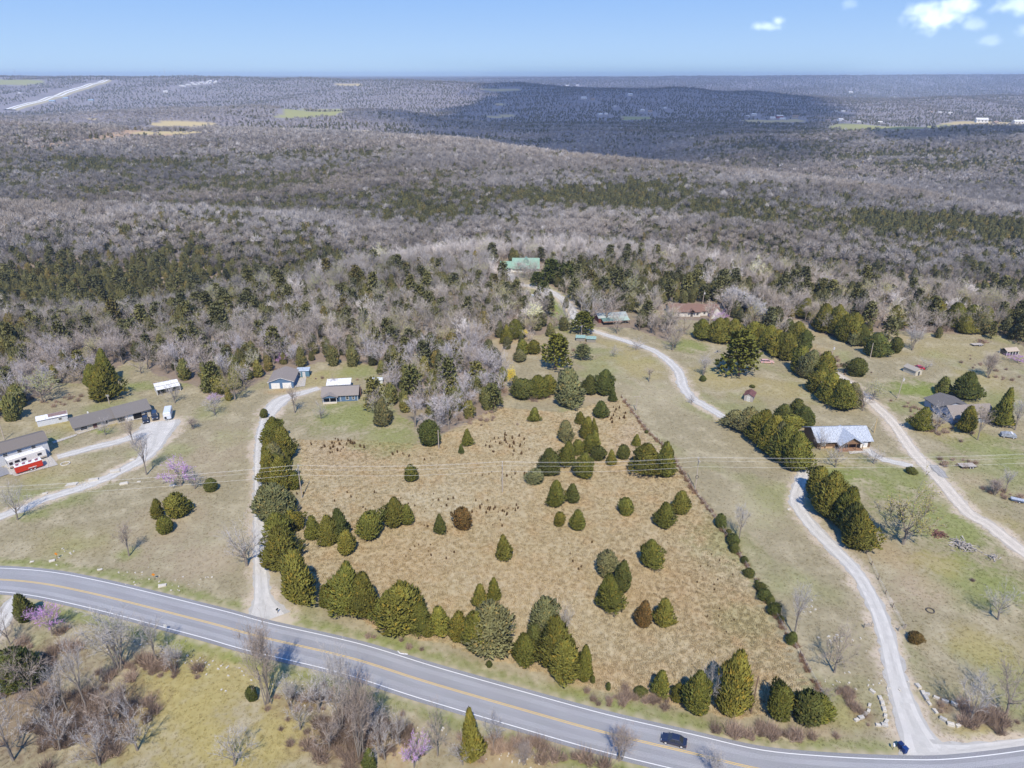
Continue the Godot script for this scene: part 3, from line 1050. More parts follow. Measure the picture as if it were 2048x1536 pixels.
	put("wall", m.mesh(paint(blue)), o)
	m = MB.new()
	gable_roof(m, -6.2, 6.2, -4.0, 4.0, 2.6, 1.5, true, 0.55)
	put("roof", m.mesh(roofing(lin(0.31, 0.275, 0.25))), o)
	var porch := MB.new()
	walls(porch, -5.9, -0.9, 3.5, 5.6, 2.35, 0.8, false)
	m = MB.new()
	m.prism(PackedVector2Array([Vector2(-5.9, 2.2), Vector2(-0.9, 2.2), Vector2(-0.9, 2.4), Vector2(-3.4, 3.25), Vector2(-5.9, 2.4)]), 3.9, 5.4)
	var pr := put("porch_gable", m.mesh(paint(blue)), o)
	m = MB.new()
	gable_roof(m, -5.9, -0.9, 3.0, 5.4, 2.4, 0.85, false, 0.35)
	put("porch_roof", m.mesh(roofing(lin(0.3, 0.265, 0.24))), pr)
	for x in [-5.7, -3.4, -1.1]:
		m = MB.new()
		m.cbox(Vector3(x, 1.1, 5.3), Vector3(0.14, 2.2, 0.14))
		put("porch_post", m.mesh(paint(white)), pr)
	m = MB.new()
	m.cbox(Vector3(-3.4, 0.35, 5.36), Vector3(4.8, 0.7, 0.06))
	put("porch_rail", m.mesh(paint(lin(0.75, 0.68, 0.6))), pr)
	m = MB.new()
	m.cbox(Vector3(-3.4, 1.2, 4.02), Vector3(4.0, 1.9, 0.04))
	put("porch_screen", m.mesh(glass()), pr)
	opening(o, "window", Vector3(2.5, 1.4, 4.01), 0.85, 1.3, 0, white)
	opening(o, "window", Vector3(4.6, 1.4, 4.01), 0.75, 1.1, 0, white)
	m = MB.new()
	m.cbox(Vector3(0.2, 1.2, 4.03), Vector3(0.12, 2.4, 0.06))
	put("corner_trim", m.mesh(paint(white)), o)
	m = MB.new()
	m.cbox(Vector3(6.1, 1.2, 4.03), Vector3(0.14, 2.4, 0.06))
	put("corner_trim", m.mesh(paint(white)), o)
	m = MB.new()
	m.cbox(Vector3(6.6, 1.6, -0.5), Vector3(0.8, 3.2, 1.5))
	put("chimney", m.mesh(paint(lin(0.16, 0.1, 0.09))), o)
	o = house_at("patio_cover", Vector2(-67.6, 236.3), Vector2(-58.6, 237.5), 5.0)
	tag(o, "white metal patio roof behind the blue house", "patio cover")
	m = MB.new()
	m.prism(PackedVector2Array([Vector2(-2.5, 2.5), Vector2(2.5, 3.0), Vector2(2.5, 3.1), Vector2(-2.5, 2.6)]), -4.4, 4.4, Transform3D(ALONG, Vector3.ZERO))
	put("roof", m.mesh(metal_roof(lin(0.85, 0.85, 0.85))), o)
	for x in [-4.1, 0.0, 4.1]:
		for z in [-2.3, 2.3]:
			m = MB.new()
			m.cbox(Vector3(x, 1.2, z), Vector3(0.1, 2.5, 0.1))
			put("post", m.mesh(paint(white)), o)
	# green-roofed house
	var green := lin(0.25, 0.42, 0.32)
	o = house_at("green_roof_house", Vector2(-6.8, 405.5), Vector2(15.4, 405.3), 11.0)
	tag(o, "white house with pale green metal roofs at the ridge end", "house")
	m = MB.new()
	walls(m, -11.0, -3.6, -3.0, 5.0, 2.8, 2.8)
	walls(m, -3.6, 11.1, -5.5, 4.6, 3.0, 4.2)
	put("wall", m.mesh(paint(white)), o)
	m = MB.new()
	gable_roof(m, -11.0, -3.6, -3.0, 5.0, 2.8, 2.8)
	seams(m, -11.0, -3.7, -3.0, 5.0, 2.8, 2.8, 1.2)
	put("roof", m.mesh(metal_roof(green)), o)
	m = MB.new()
	gable_roof(m, -3.6, 11.1, -5.5, 4.6, 3.0, 4.2, true, 1.0)
	seams(m, -3.6, 11.0, -5.5, 4.6, 3.0, 4.2, 1.2, 1.0)
	rf = put("roof", m.mesh(metal_roof(green)), o)
	m = MB.new()
	walls(m, 2.4, 5.4, -2.0, 2.6, 6.2, 1.9, false)
	put("dormer", m.mesh(metal_roof(green)), rf)
	for x in [-9.6, -7.6, -5.6]:
		opening(o, "window", Vector3(x, 1.4, 5.01), 1.0, 1.6, 0, white)
	for x in [-1.5, 2.0, 6.0, 9.0]:
		opening(o, "window", Vector3(x, 1.5, 4.61), 1.1, 1.3, 0, white)
	opening(o, "window", Vector3(-0.8, 4.7, 4.0), 1.0, 1.1, 0, white)
	# old barn
	o = house_at("barn", Vector2(40.5, 310.6), Vector2(54.6, 313.4), 10.0)
	tag(o, "old barn with patched green and rusty metal roof under bare oaks", "barn")
	m = MB.new()
	walls(m, -7.0, 7.0, -5.0, 2.0, 2.6, 1.3)
	put("wall", m.mesh(paint(lin(0.2, 0.06, 0.05))), o)
	m = MB.new()
	gable_roof(m, -7.0, 7.0, -5.0, 2.0, 2.6, 1.3, true, 0.3, 0.08)
	put("roof", m.mesh(metal_roof(lin(0.45, 0.5, 0.48))), o)
	var cols := [lin(0.17, 0.27, 0.24), lin(0.22, 0.33, 0.28), lin(0.4, 0.52, 0.46), lin(0.42, 0.55, 0.48)]
	for k in 4:
		m = MB.new()
		var x0 := -6.0 + 3.25 * k
		m.prism(PackedVector2Array([Vector2(-5.6, 2.0), Vector2(-1.9, 2.62), Vector2(-1.9, 2.7), Vector2(-5.6, 2.08)]), x0 + 0.02, x0 + 3.23, Transform3D(ALONG, Vector3.ZERO))
		put("lean_to_sheet", m.mesh(metal_roof(cols[k])), o)
	m = MB.new()
	m.prism(PackedVector2Array([Vector2(-6.5, 1.85), Vector2(-5.6, 2.0), Vector2(-5.6, 2.08), Vector2(-6.5, 1.93)]), -6.0, 3.0, Transform3D(ALONG, Vector3.ZERO))
	put("rusty_sheet", m.mesh(metal_roof(lin(0.3, 0.17, 0.11))), o)
	for x in [-5.8, -2.0, 2.0, 6.8]:
		m = MB.new()
		m.cbox(Vector3(x, 0.8, 5.4), Vector3(0.16, 2.2, 0.16))
		put("post", m.mesh(M_dark()), o)
	# brick-roofed house
	var red_sh := lin(0.235, 0.145, 0.112)
	o = house_at("brick_roof_house", Vector2(75.5, 325.0), Vector2(96.5, 325.0), 10.0)
	tag(o, "white house with wide reddish-brown roof beside the poplars", "house")
	m = MB.new()
	walls(m, -10.5, 4.0, -5.0, 5.0, 2.8, 2.2)
	walls(m, 4.0, 13.5, -4.4, 3.2, 2.6, 1.9)
	walls(m, 8.4, 13.4, 3.2, 8.0, 2.6, 2.9, false)
	put("wall", m.mesh(paint(lin(0.7, 0.68, 0.64))), o)
	m = MB.new()
	gable_roof(m, -10.5, 4.0, -5.0, 5.0, 2.8, 2.2, true, 0.7)
	gable_roof(m, 4.0, 13.5, -4.4, 3.2, 2.6, 1.9, true, 0.6)
	put("roof", m.mesh(roofing(red_sh)), o)
	m = MB.new()
	gable_roof(m, 8.4, 13.4, 2.0, 8.0, 2.62, 2.9, false, 0.4)
	put("gable_roof", m.mesh(roofing(lin(0.29, 0.16, 0.12))), o)
	m = MB.new()
	gable_roof(m, -1.6, 1.2, 4.0, 6.4, 2.7, 1.2, false, 0.3)
	put("entry_roof", m.mesh(roofing(red_sh)), o)
	opening(o, "door", Vector3(-0.2, 1.1, 5.01), 1.2, 2.1, 0, white, paint(lin(0.05, 0.05, 0.06)))
	for x in [-9.0, -6.5, 2.6]:
		opening(o, "window", Vector3(x, 1.4, 5.01), 1.1, 1.2, 0, white)
	opening(o, "window", Vector3(6.4, 1.4, 3.21), 1.0, 1.2, 0, white)
	garage_door(o, Vector3(10.9, 0, 8.03), 3.2, 2.2, white)
	# tin-roofed log house
	var tin := lin(0.47, 0.51, 0.57)
	o = house_at("tin_roof_house", Vector2(93.8, 193.1), Vector2(110.6, 194.0), 9.5)
	tag(o, "brown log house with shiny tin roof and front porch, right", "house")
	m = MB.new()
	walls(m, -8.4, 8.4, -4.75, 4.75, 2.6, 2.3)
	put("wall", m.mesh(paint(lin(0.17, 0.11, 0.07), 0.9)), o)
	m = MB.new()
	gable_roof(m, -8.4, 8.4, -4.75, 4.75, 2.6, 2.3, true, 0.7)
	seams(m, -8.6, 8.6, -4.75, 4.75, 2.6, 2.3, 0.9, 0.7)
	rf = put("roof", m.mesh(metal_roof(tin)), o)
	m = MB.new()
	gable_roof(m, -2.2, 4.6, -1.0, 7.2, 2.55, 2.15, false, 0.6)
	put("porch_roof", m.mesh(metal_roof(lin(0.45, 0.49, 0.55))), rf)
	m = MB.new()
	m.prism(PackedVector2Array([Vector2(-2.2, 2.4), Vector2(4.6, 2.4), Vector2(1.2, 4.55)]), 6.5, 6.9)
	put("porch_gable", m.mesh(paint(lin(0.26, 0.16, 0.1))), o)
	m = MB.new()
	m.box(Vector3(-2.6, -0.3, 4.76), Vector3(4.9, 0.35, 7.3))
	put("porch_deck", m.mesh(paint(lin(0.33, 0.2, 0.13))), o)
	for x in [-2.2, 0.2, 2.6, 4.7]:
		m = MB.new()
		m.cbox(Vector3(x, 1.35, 7.0), Vector3(0.16, 2.1, 0.16))
		put("porch_post", m.mesh(paint(lin(0.3, 0.18, 0.11))), o)
	m = MB.new()
	m.cbox(Vector3(-1.0, 0.9, 7.1), Vector3(2.4, 0.06, 0.1))
	m.cbox(Vector3(-1.0, 0.6, 7.1), Vector3(2.4, 0.06, 0.1))
	put("porch_rail", m.mesh(paint(lin(0.5, 0.24, 0.14))), o)
	m = MB.new()
	for k in 3:
		m.box(Vector3(1.6, -0.3, 7.31 + 0.3 * k), Vector3(4.6, 0.25 - 0.12 * k, 7.61 + 0.3 * k))
	put("steps", m.mesh(paint(lin(0.6, 0.58, 0.54))), o)
	garage_door(o, Vector3(6.4, 0, 4.78), 2.2, 2.3, white)
	opening(o, "window", Vector3(-6.4, 1.4, 4.76), 0.9, 0.9, 0, white)
	opening(o, "window", Vector3(0.6, 1.4, 4.76), 1.4, 1.1, 0, Color(0.4, 0.3, 0.25))
	opening(o, "door", Vector3(3.0, 1.3, 4.76), 0.9, 1.9, 0, Color(0.4, 0.3, 0.25), paint(lin(0.1, 0.05, 0.04)))
	m = MB.new()
	m.cbox(Vector3(-7.2, 0.25, 4.79), Vector3(2.2, 0.5, 0.05))
	m.cbox(Vector3(-4.6, 0.3, 4.79), Vector3(2.2, 0.6, 0.05))
	put("skirting", m.mesh(paint(lin(0.6, 0.42, 0.25))), o)
	# grey house at right
	o = house_at("grey_house", Vector2(143.3, 224.6), Vector2(144.9, 210.0), 11.0)
	o.position.x += 0.0
	tag(o, "pale blue-grey sided house with brown-grey gabled roofs, far right", "house")
	m = MB.new()
	walls(m, -7.6, 0.0, -5.5, 5.0, 2.8, 1.6)
	walls(m, 0.0, 7.6, -9.0, 5.5, 2.8, 2.4, false)
	put("wall", m.mesh(paint(lin(0.42, 0.47, 0.56))), o)
	m = MB.new()
	gable_roof(m, -7.6, 0.0, -5.5, 5.0, 2.8, 1.6, true, 0.6)
	put("roof", m.mesh(roofing(lin(0.17, 0.16, 0.155))), o)
	m = MB.new()
	gable_roof(m, 0.0, 7.6, -9.0, 5.5, 2.83, 2.4, false, 0.7)
	put("roof", m.mesh(roofing(lin(0.3, 0.265, 0.24))), o)
	opening(o, "window", Vector3(2.6, 1.4, 5.51), 0.9, 1.0, 0, Color(0.5, 0.5, 0.5))
	opening(o, "window", Vector3(3.8, 1.4, 5.51), 0.9, 1.0, 0, Color(0.5, 0.5, 0.5))
	opening(o, "window", Vector3(-3.6, 1.4, 5.01), 0.9, 1.0, 0, Color(0.5, 0.5, 0.5))
	# beige shed
	o = house_at("beige_shed", Vector2(152.8, 257.2), Vector2(154.9, 252.0), 3.4)
	tag(o, "cream shed with pale gable roof beside the red car", "shed")
	m = MB.new()
	walls(m, -2.8, 2.8, -1.7, 1.7, 2.1, 0.8)
	put("wall", m.mesh(paint(lin(0.62, 0.57, 0.46))), o)
	m = MB.new()
	gable_roof(m, -2.8, 2.8, -1.7, 1.7, 2.1, 0.8, true, 0.3)
	put("roof", m.mesh(roofing(lin(0.4, 0.37, 0.32))), o)
	opening(o, "door", Vector3(2.81, 0.95, 0), 1.0, 1.8, 2, white, paint(lin(0.1, 0.1, 0.1)))
	# red-roofed pump shed
	o = house_at("red_roof_shed", Vector2(81.6, 227.8), Vector2(84.4, 226.3), 4.2)
	tag(o, "small weathered shed with rusty red roof in the yard", "shed")
	m = MB.new()
	walls(m, -1.5, 1.5, -2.1, 2.1, 2.3, 0.8, false)
	put("wall", m.mesh(paint(lin(0.45, 0.42, 0.4))), o)
	m = MB.new()
	gable_roof(m, -1.5, 1.5, -2.1, 2.1, 2.3, 0.8, false, 0.4, 0.08)
	put("roof", m.mesh(metal_roof(lin(0.2, 0.085, 0.065))), o)
	opening(o, "door", Vector3(0, 0.95, 2.11), 0.8, 1.8, 0, white, paint(lin(0.6, 0.6, 0.58)))
	# greenhouse-like gazebo
	o = house_at("white_playhouse", Vector2(202.0, 271.4), Vector2(207.6, 272.4), 3.6)
	tag(o, "white hexagon-fronted greenhouse with tan roof at the meadow's right edge", "greenhouse")
	m = MB.new()
	gable_roof(m, -2.8, 2.8, -1.8, 1.8, 1.9, 0.9, true, 0.2)
	put("roof", m.mesh(roofing(lin(0.5, 0.42, 0.34))), o)
	for x in [-2.7, -1.35, 0.0, 1.35, 2.7]:
		for z in [-1.75, 1.75]:
			m = MB.new()
			m.cbox(Vector3(x, 0.85, z), Vector3(0.16, 2.1, 0.16))
			put("post", m.mesh(paint(white)), o)
	m = MB.new()
	m.box(Vector3(-2.65, -0.2, -1.7), Vector3(2.65, 1.85, 1.66))
	put("glazing", m.mesh(glass()), o)
	# teal sheds
	for k in 2:
		var tp: Vector2 = [Vector2(29.2, 287.6), Vector2(33.6, 286.2)][k]
		o = house_at("teal_shed", tp + Vector2(-1.8, 0), tp + Vector2(2.2, -0.4), 3.0)
		tag(o, ["left small shed with teal metal roof below the thin pole", "right teal-roofed shed beside the middle drive"][k], "shed", "teal-roofed sheds")
		m = MB.new()
		walls(m, -1.9, 1.9, -1.5, 1.5, 1.8, 0.6)
		put("wall", m.mesh(paint(lin(0.3, 0.28, 0.25))), o)
		m = MB.new()
		gable_roof(m, -1.9, 1.9, -1.5, 1.5, 1.8, 0.6, true, 0.35, 0.07)
		put("roof", m.mesh(metal_roof(lin(0.26, 0.4, 0.36))), o)
	# coop
	o = house_at("poultry_coop", Vector2(-52.3, 243.6), Vector2(-48.2, 243.9), 2.4)
	tag(o, "low pale coop under a tree right of the blue house", "coop")
	m = MB.new()
	walls(m, -2.0, 2.0, -1.2, 1.2, 1.5, 0.4)
	put("wall", m.mesh(paint(lin(0.6, 0.64, 0.64))), o)
	m = MB.new()
	gable_roof(m, -2.0, 2.0, -1.2, 1.2, 1.5, 0.4, true, 0.2, 0.06)
	put("roof", m.mesh(metal_roof(lin(0.65, 0.7, 0.72))), o)
	opening(o, "door", Vector3(0.6, 0.75, 1.21), 0.7, 1.3, 0, white, paint(lin(0.2, 0.2, 0.2)))
	# small shed in the wood right of the green-roofed drive
	o = house_at("lean_to", Vector2(8.6, 349.4), Vector2(13.0, 349.6), 2.6)
	tag(o, "low pale lean-to among trees left of the middle drive", "shed")
	m = MB.new()
	m.prism(PackedVector2Array([Vector2(-1.4, 1.7), Vector2(1.3, 2.1), Vector2(1.3, 2.2), Vector2(-1.4, 1.8)]), -2.3, 2.3, Transform3D(ALONG, Vector3.ZERO))
	put("roof", m.mesh(metal_roof(lin(0.6, 0.66, 0.72))), o)
	m = MB.new()
	m.box(Vector3(-2.1, -0.2, -1.2), Vector3(2.1, 1.68, 1.0))
	put("wall", m.mesh(paint(lin(0.4, 0.4, 0.42))), o)
	build_far_houses()

func M_dark() -> Material:
	return paint(lin(0.12, 0.08, 0.06), 0.95)

func build_far_houses() -> void:
	var r := RandomNumberGenerator.new()
	r.seed = 12
	for h in far_houses():
		var w: float = maxf(h[2] * 1.15, 11.0)
		var o := thing("far_house", on(h[0], h[1], 0.0), r.randf_range(-0.5, 0.5))
		tag(o, h[4], "house", h[5])
		var hh := w * 0.28
		var m := MB.new()
		walls(m, -w / 2, w / 2, -w * 0.3, w * 0.3, hh, w * 0.14)
		var wall_c: Color = {"w": lin(0.85, 0.84, 0.82), "t": lin(0.55, 0.47, 0.36), "r": lin(0.4, 0.1, 0.09), "b": lin(0.5, 0.52, 0.55)}[h[3]]
		put("wall", m.mesh(paint(wall_c)), o)
		m = MB.new()
		gable_roof(m, -w / 2, w / 2, -w * 0.3, w * 0.3, hh, w * 0.14, true, w * 0.04, 0.3)
		var roof_c: Color = {"w": lin(0.82, 0.82, 0.82), "t": lin(0.42, 0.3, 0.24), "r": lin(0.75, 0.74, 0.72), "b": lin(0.35, 0.5, 0.65)}[h[3]]
		put("roof", m.mesh(roofing(roof_c)), o)
		for k in 3:
			m = MB.new()
			m.cbox(Vector3(w * (-0.3 + 0.3 * k), hh * 0.55, w * 0.3 + 0.03), Vector3(w * 0.09, hh * 0.4, 0.08))
			put("window", m.mesh(glass()), o)
		for q in 4:
			keep_clear.append([h[0], h[1] - 10.0 - 38.0 * q, w * 0.6 + 14.0])

# ------------------------------------------------------------------ vehicles and yard things
func wheel(o: Node3D, at: Vector3, r: float, w: float) -> void:
	var key := "wheel_%d_%d" % [int(r * 100), int(w * 100)]
	if not tree_stock.has(key):
		var t := MB.new()
		t.tube(Vector3(0, 0, -w / 2), Vector3(0, 0, w / 2), r, r, 14, true)
		var rim := MB.new()
		rim.tube(Vector3(0, 0, -w / 2 - 0.012), Vector3(0, 0, w / 2 + 0.012), r * 0.62, r * 0.62, 10, true)
		tree_stock[key] = [t.mesh(M.tyre_rubber), rim.mesh(M.rim_metal)]
	var wh := put("wheel", tree_stock[key][0], o, Transform3D(Basis(), at))
	put("rim", tree_stock[key][1], wh)

func car_paint(c: Color) -> StandardMaterial3D:
	var key := "car_paint_" + c.to_html(false)
	if not M.has(key):
		var m := mat(key, c, 0.35)
		m.metallic_specular = 0.5
		m.clearcoat_enabled = true
		m.clearcoat = 0.8
		m.clearcoat_roughness = 0.08
	return M[key]

# kind: sedan, suv, pickup, wagon. Front towards local -x
func car(called: String, label: String, cat: String, at: Vector3, turn: float, kind: String, l: float, w: float, h: float, c: Color, group := "") -> Node3D:
	var o := thing(called, at, turn)
	tag(o, label, cat, group)
	var b := 0.62 * h if kind == "sedan" or kind == "wagon" else 0.6 * h     # belt line
	var side := {
		"sedan": [[-0.5, 0.2], [-0.5, 0.42], [-0.46, 0.52], [-0.24, 0.6], [0.28, 0.64], [0.46, 0.62], [0.5, 0.54], [0.5, 0.2]],
		"wagon": [[-0.5, 0.2], [-0.5, 0.45], [-0.45, 0.53], [-0.22, 0.6], [0.46, 0.62], [0.5, 0.55], [0.5, 0.2]],
		"suv": [[-0.5, 0.2], [-0.5, 0.46], [-0.46, 0.54], [-0.24, 0.59], [0.48, 0.6], [0.5, 0.5], [0.5, 0.2]],
		"pickup": [[-0.5, 0.22], [-0.5, 0.5], [-0.46, 0.56], [-0.22, 0.6], [0.5, 0.6], [0.5, 0.22]],
	}[kind] as Array
	var cab := {"sedan": [-0.24, 0.36, -0.08, 0.2], "wagon": [-0.2, 0.47, -0.06, 0.42], "suv": [-0.24, 0.48, -0.12, 0.44], "pickup": [-0.2, 0.2, -0.09, 0.15]}[kind] as Array
	var mb := MB.new()
	var poly := PackedVector2Array()
	for p in side:
		poly.append(Vector2(p[0] * l, p[1] * h))
	mb.prism(poly, -w * 0.44, w * 0.44)
	var low := PackedVector2Array()
	for p in side:
		low.append(Vector2(p[0] * l * 0.985, minf(p[1] * h, 0.55 * h)))
	mb.prism(low, -w * 0.5, w * 0.5)
	# roof panel and pillars
	var rt := [Vector3(cab[2] * l, h, w * 0.36), Vector3(cab[3] * l, h, w * 0.36), Vector3(cab[3] * l, h, -w * 0.36), Vector3(cab[2] * l, h, -w * 0.36)]
	var bt := [Vector3(cab[0] * l, b, w * 0.45), Vector3(cab[1] * l, b, w * 0.45), Vector3(cab[1] * l, b, -w * 0.45), Vector3(cab[0] * l, b, -w * 0.45)]
	mb.bevel_box(Vector3(cab[2] * l - 0.05, h - 0.05, -w * 0.375), Vector3(cab[3] * l + 0.05, h + 0.03, w * 0.375), 0.03)
	for k in 4:
		mb.tube(bt[k], rt[k], 0.05, 0.045, 5)
	for s in [1.0, -1.0]:
		mb.tube(Vector3((cab[0] + cab[1]) * 0.5 * l, b, s * w * 0.455), Vector3((cab[2] + cab[3]) * 0.5 * l, h, s * w * 0.368), 0.045, 0.04, 5)
	if kind == "pickup":
		for s in [1.0, -1.0]:
			mb.box(Vector3(l * 0.2, b, s * w * 0.47 - 0.05), Vector3(l * 0.5, b + 0.12, s * w * 0.47 + 0.05))
	put("body", mb.mesh(car_paint(c)), o)
	var g := MB.new()
	for k in 4:
		var i := (k + 1) % 4
		g.quad(bt[k], bt[i], rt[i], rt[k]) if true else null
	put("window", g.mesh(glass()), o)
	for s in [1.0, -1.0]:
		for x in [-0.31, 0.31]:
			wheel(o, Vector3(x * l, 0.235 * h * (1.0 if kind != "sedan" else 1.0), s * (w * 0.5 - 0.08)), 0.235 * h, 0.2)
		var hl := MB.new()
		hl.cbox(Vector3(-0.497 * l, 0.44 * h, s * w * 0.36), Vector3(0.06, 0.1 * h, w * 0.18))
		put("headlight", hl.mesh(M.lamp_glass), o)
		var tl := MB.new()
		tl.cbox(Vector3(0.497 * l, 0.48 * h, s * w * 0.38), Vector3(0.06, 0.1 * h, w * 0.16))
		put("tail_light", tl.mesh(M.tail_glass), o)
		var mi := MB.new()
		mi.cbox(Vector3(cab[0] * l + 0.12, b + 0.08, s * (w * 0.5 + 0.07)), Vector3(0.12, 0.12, 0.16))
		put("mirror", mi.mesh(car_paint(c)), o)
	return o

func face(p0: Vector2, p1: Vector2) -> float:   # turn so that local x runs from p0 to p1 (x, F)
	return atan2(p1.y - p0.y, p1.x - p0.x)

func simple(called: String, label: String, cat: String, at: Vector3, turn: float, parts: Array, group := "") -> Node3D:
	var o := thing(called, at, turn)
	tag(o, label, cat, group)
	for p in parts:
		put(p[0], p[1].mesh(p[2]), o)
	return o

func mbox(list: Array) -> MB:
	var m := MB.new()
	for b in list:
		m.cbox(b[0], b[1])
	return m

func build_objects() -> void:
	mat("tyre_rubber", lin(0.02, 0.02, 0.022), 0.85)
	mat("rim_metal", lin(0.5, 0.5, 0.52), 0.35)
	mat("lamp_glass", lin(0.75, 0.76, 0.78), 0.15)
	mat("tail_glass", lin(0.35, 0.02, 0.02), 0.2)
	var white := paint(Color(0.92, 0.92, 0.92), 0.5)
	car("sedan", "dark blue sedan driving on the paved road, lower right", "car", on(27.6, 87.05, 0.11), face(Vector2(0, 0), Vector2(4.1, -1.35)), "sedan", 4.25, 1.75, 1.38, lin(0.012, 0.022, 0.06))
	car("suv", "black car left of the taller pickup at the ranch house garage", "car", on(-121.6, 211.8, 0.12), face(Vector2(-121.2, 209.6), Vector2(-123.3, 213.6)), "suv", 4.4, 1.85, 1.6, lin(0.012, 0.013, 0.022))
	car("pickup_truck", "dark pickup with roof parked beside the white camper", "truck", on(-119.8, 214.6, 0.12), face(Vector2(-118.6, 211.2), Vector2(-121.6, 217.2)), "suv", 5.4, 1.95, 1.85, lin(0.02, 0.022, 0.03))
	car("dark_car", "dark car half hidden left of the motorhome at the left edge", "car", on(-151.4, 184.0, 0.05), 0.9, "suv", 4.3, 1.8, 1.55, lin(0.02, 0.02, 0.025))
	car("red_car", "red car behind the cream shed", "car", on(160.0, 259.6), face(Vector2(0, 0), Vector2(4, -1.4)), "sedan", 4.6, 1.8, 1.4, lin(0.5, 0.015, 0.03))
	car("station_wagon", "junk white and maroon wagon at the foot of the long cedar row", "car", on(102.2, 265.0), face(Vector2(0, 0), Vector2(-4, 0.3)), "wagon", 5.2, 1.8, 1.4, lin(0.62, 0.4, 0.4))
	car("parked_car", "dark car in the shade at the near end of the grey house", "car", on(146.8, 207.4), 2.4, "sedan", 4.4, 1.8, 1.4, lin(0.015, 0.018, 0.03))
	car("white_car", "white car in front of the green-roofed house's left wing", "car", on(-3.2, 402.0, 0.1), 0.2, "suv", 4.4, 1.8, 1.6, lin(0.75, 0.75, 0.75))
	car("grey_car", "grey car between cedars above the long cedar row", "car", on(106.0, 289.0), 0.5, "suv", 4.4, 1.8, 1.6, lin(0.4, 0.42, 0.48))
	# motorhome
	var p0 := Vector2(-146.6, 179.6)
	var p1 := Vector2(-139.2, 187.6)
	var mid := (p0 + p1) / 2.0 + Vector2(-0.73, 0.68) * 0.6
	var rv := simple("motorhome", "long white motorhome parked beside the two-storey garage", "motorhome", on(mid.x, mid.y, 0.12), face(p0, p1), [])
	var m := MB.new()
	m.bevel_box(Vector3(-4.9, 0.5, -1.2), Vector3(4.9, 3.2, 1.2), 0.22)
	put("body", m.mesh(paint(Color(0.93, 0.92, 0.9), 0.4)), rv)
	m = mbox([[Vector3(0, 0.75, 1.21), Vector3(9.6, 0.35, 0.02)]])
	put("stripe", m.mesh(paint(lin(0.45, 0.38, 0.28), 0.5)), rv)
	for x in [-2.6, -0.9, 3.2]:
		m = mbox([[Vector3(x, 1.95, 1.21), Vector3(1.25 if x < 0 else 1.1, 0.75, 0.04)]])
		put("window", m.mesh(glass()), rv)
	m = mbox([[Vector3(-4.2, 1.8, 1.21), Vector3(0.9, 0.9, 0.04)], [Vector3(-4.91, 1.9, 0), Vector3(0.04, 1.1, 2.1)]])
	put("windscreen", m.mesh(glass()), rv)
	for x in [-2.0, 1.4]:
		m = mbox([[Vector3(x, 3.33, 0), Vector3(1.0, 0.26, 0.8)]])
		put("roof_unit", m.mesh(white), rv)
	m = mbox([[Vector3(0.3, 3.24, 0.85), Vector3(7.4, 0.08, 0.12)]])
	put("awning", m.mesh(white), rv)
	for s in [-1.06, 1.06]:
		for x in [-3.4, 2.0]:
			wheel(rv, Vector3(x, 0.44, s), 0.44, 0.26)
	# red cargo trailer
	p0 = Vector2(-142.4, 176.8)
	p1 = Vector2(-137.0, 181.9)
	mid = (p0 + p1) / 2.0 + Vector2(-0.7, 0.7) * 1.0
	var tr := simple("cargo_trailer", "red enclosed trailer with white roof beside the motorhome", "trailer", on(mid.x, mid.y, 0.12), face(p0, p1), [])
	m = MB.new()
	m.box(Vector3(-3.4, 0.45, -1.1), Vector3(3.4, 2.3, 1.1))
	put("body", m.mesh(paint(lin(0.62, 0.05, 0.025), 0.4)), tr)
	m = MB.new()
	m.bevel_box(Vector3(-3.42, 2.303, -1.12), Vector3(3.42, 2.42, 1.12), 0.08)
	put("roof", m.mesh(white), tr)
	for k in 4:
		m = mbox([[Vector3(-2.6 + 1.6 * k, 2.46, 0.1 if k % 2 else -0.15), Vector3(0.7, 0.07, 1.2)], [Vector3(-2.2 + 1.6 * k, 2.46, -0.5), Vector3(0.5, 0.07, 0.35)]])
		put("roof_rack", m.mesh(paint(lin(0.3, 0.13, 0.16))), tr)
	m = mbox([[Vector3(0.75, 0.98, 1.16), Vector3(2.1, 0.12, 0.16)]])
	put("fender", m.mesh(white), tr)
	m = MB.new()
	m.tube(Vector3(-3.4, 0.5, 0.8), Vector3(-4.6, 0.5, 0), 0.06, 0.06, 5)
	m.tube(Vector3(-3.4, 0.5, -0.8), Vector3(-4.6, 0.5, 0), 0.06, 0.06, 5)
	put("hitch", m.mesh(M.grey_metal), tr)
	for s in [-1.0, 1.0]:
		for x in [0.3, 1.25]:
			wheel(tr, Vector3(x, 0.36, s * 1.13), 0.36, 0.2)
	# white camper
	var cp := simple("camper_trailer", "white camper trailer parked at the end of the left gravel yard", "trailer", on(-115.6, 215.4, 0.14), face(Vector2(-114.4, 211.6), Vector2(-116.8, 218.6)), [])
	m = MB.new()
	m.bevel_box(Vector3(-3.0, 0.5, -1.15), Vector3(3.0, 2.75, 1.15), 0.2)
	put("body", m.mesh(paint(Color(0.85, 0.88, 0.92), 0.4)), cp)
	m = mbox([[Vector3(-3.01, 1.8, 0), Vector3(0.04, 0.7, 1.7)]])
	put("front_window", m.mesh(white), cp)
	for s in [-1.0, 1.0]:
		m = mbox([[Vector3(0.8, 1.8, s * 1.155), Vector3(1.2, 0.6, 0.04)]])
		put("window", m.mesh(glass()), cp)
		wheel(cp, Vector3(0.3, 0.36, s * 1.0), 0.36, 0.2)
	m = MB.new()
	m.tube(Vector3(-3.15, 1.0, -0.55), Vector3(-3.0, 1.0, -0.55), 0.36, 0.36, 12, true)
	put("spare_wheel", m.mesh(M.tyre_rubber), cp)
	m = MB.new()
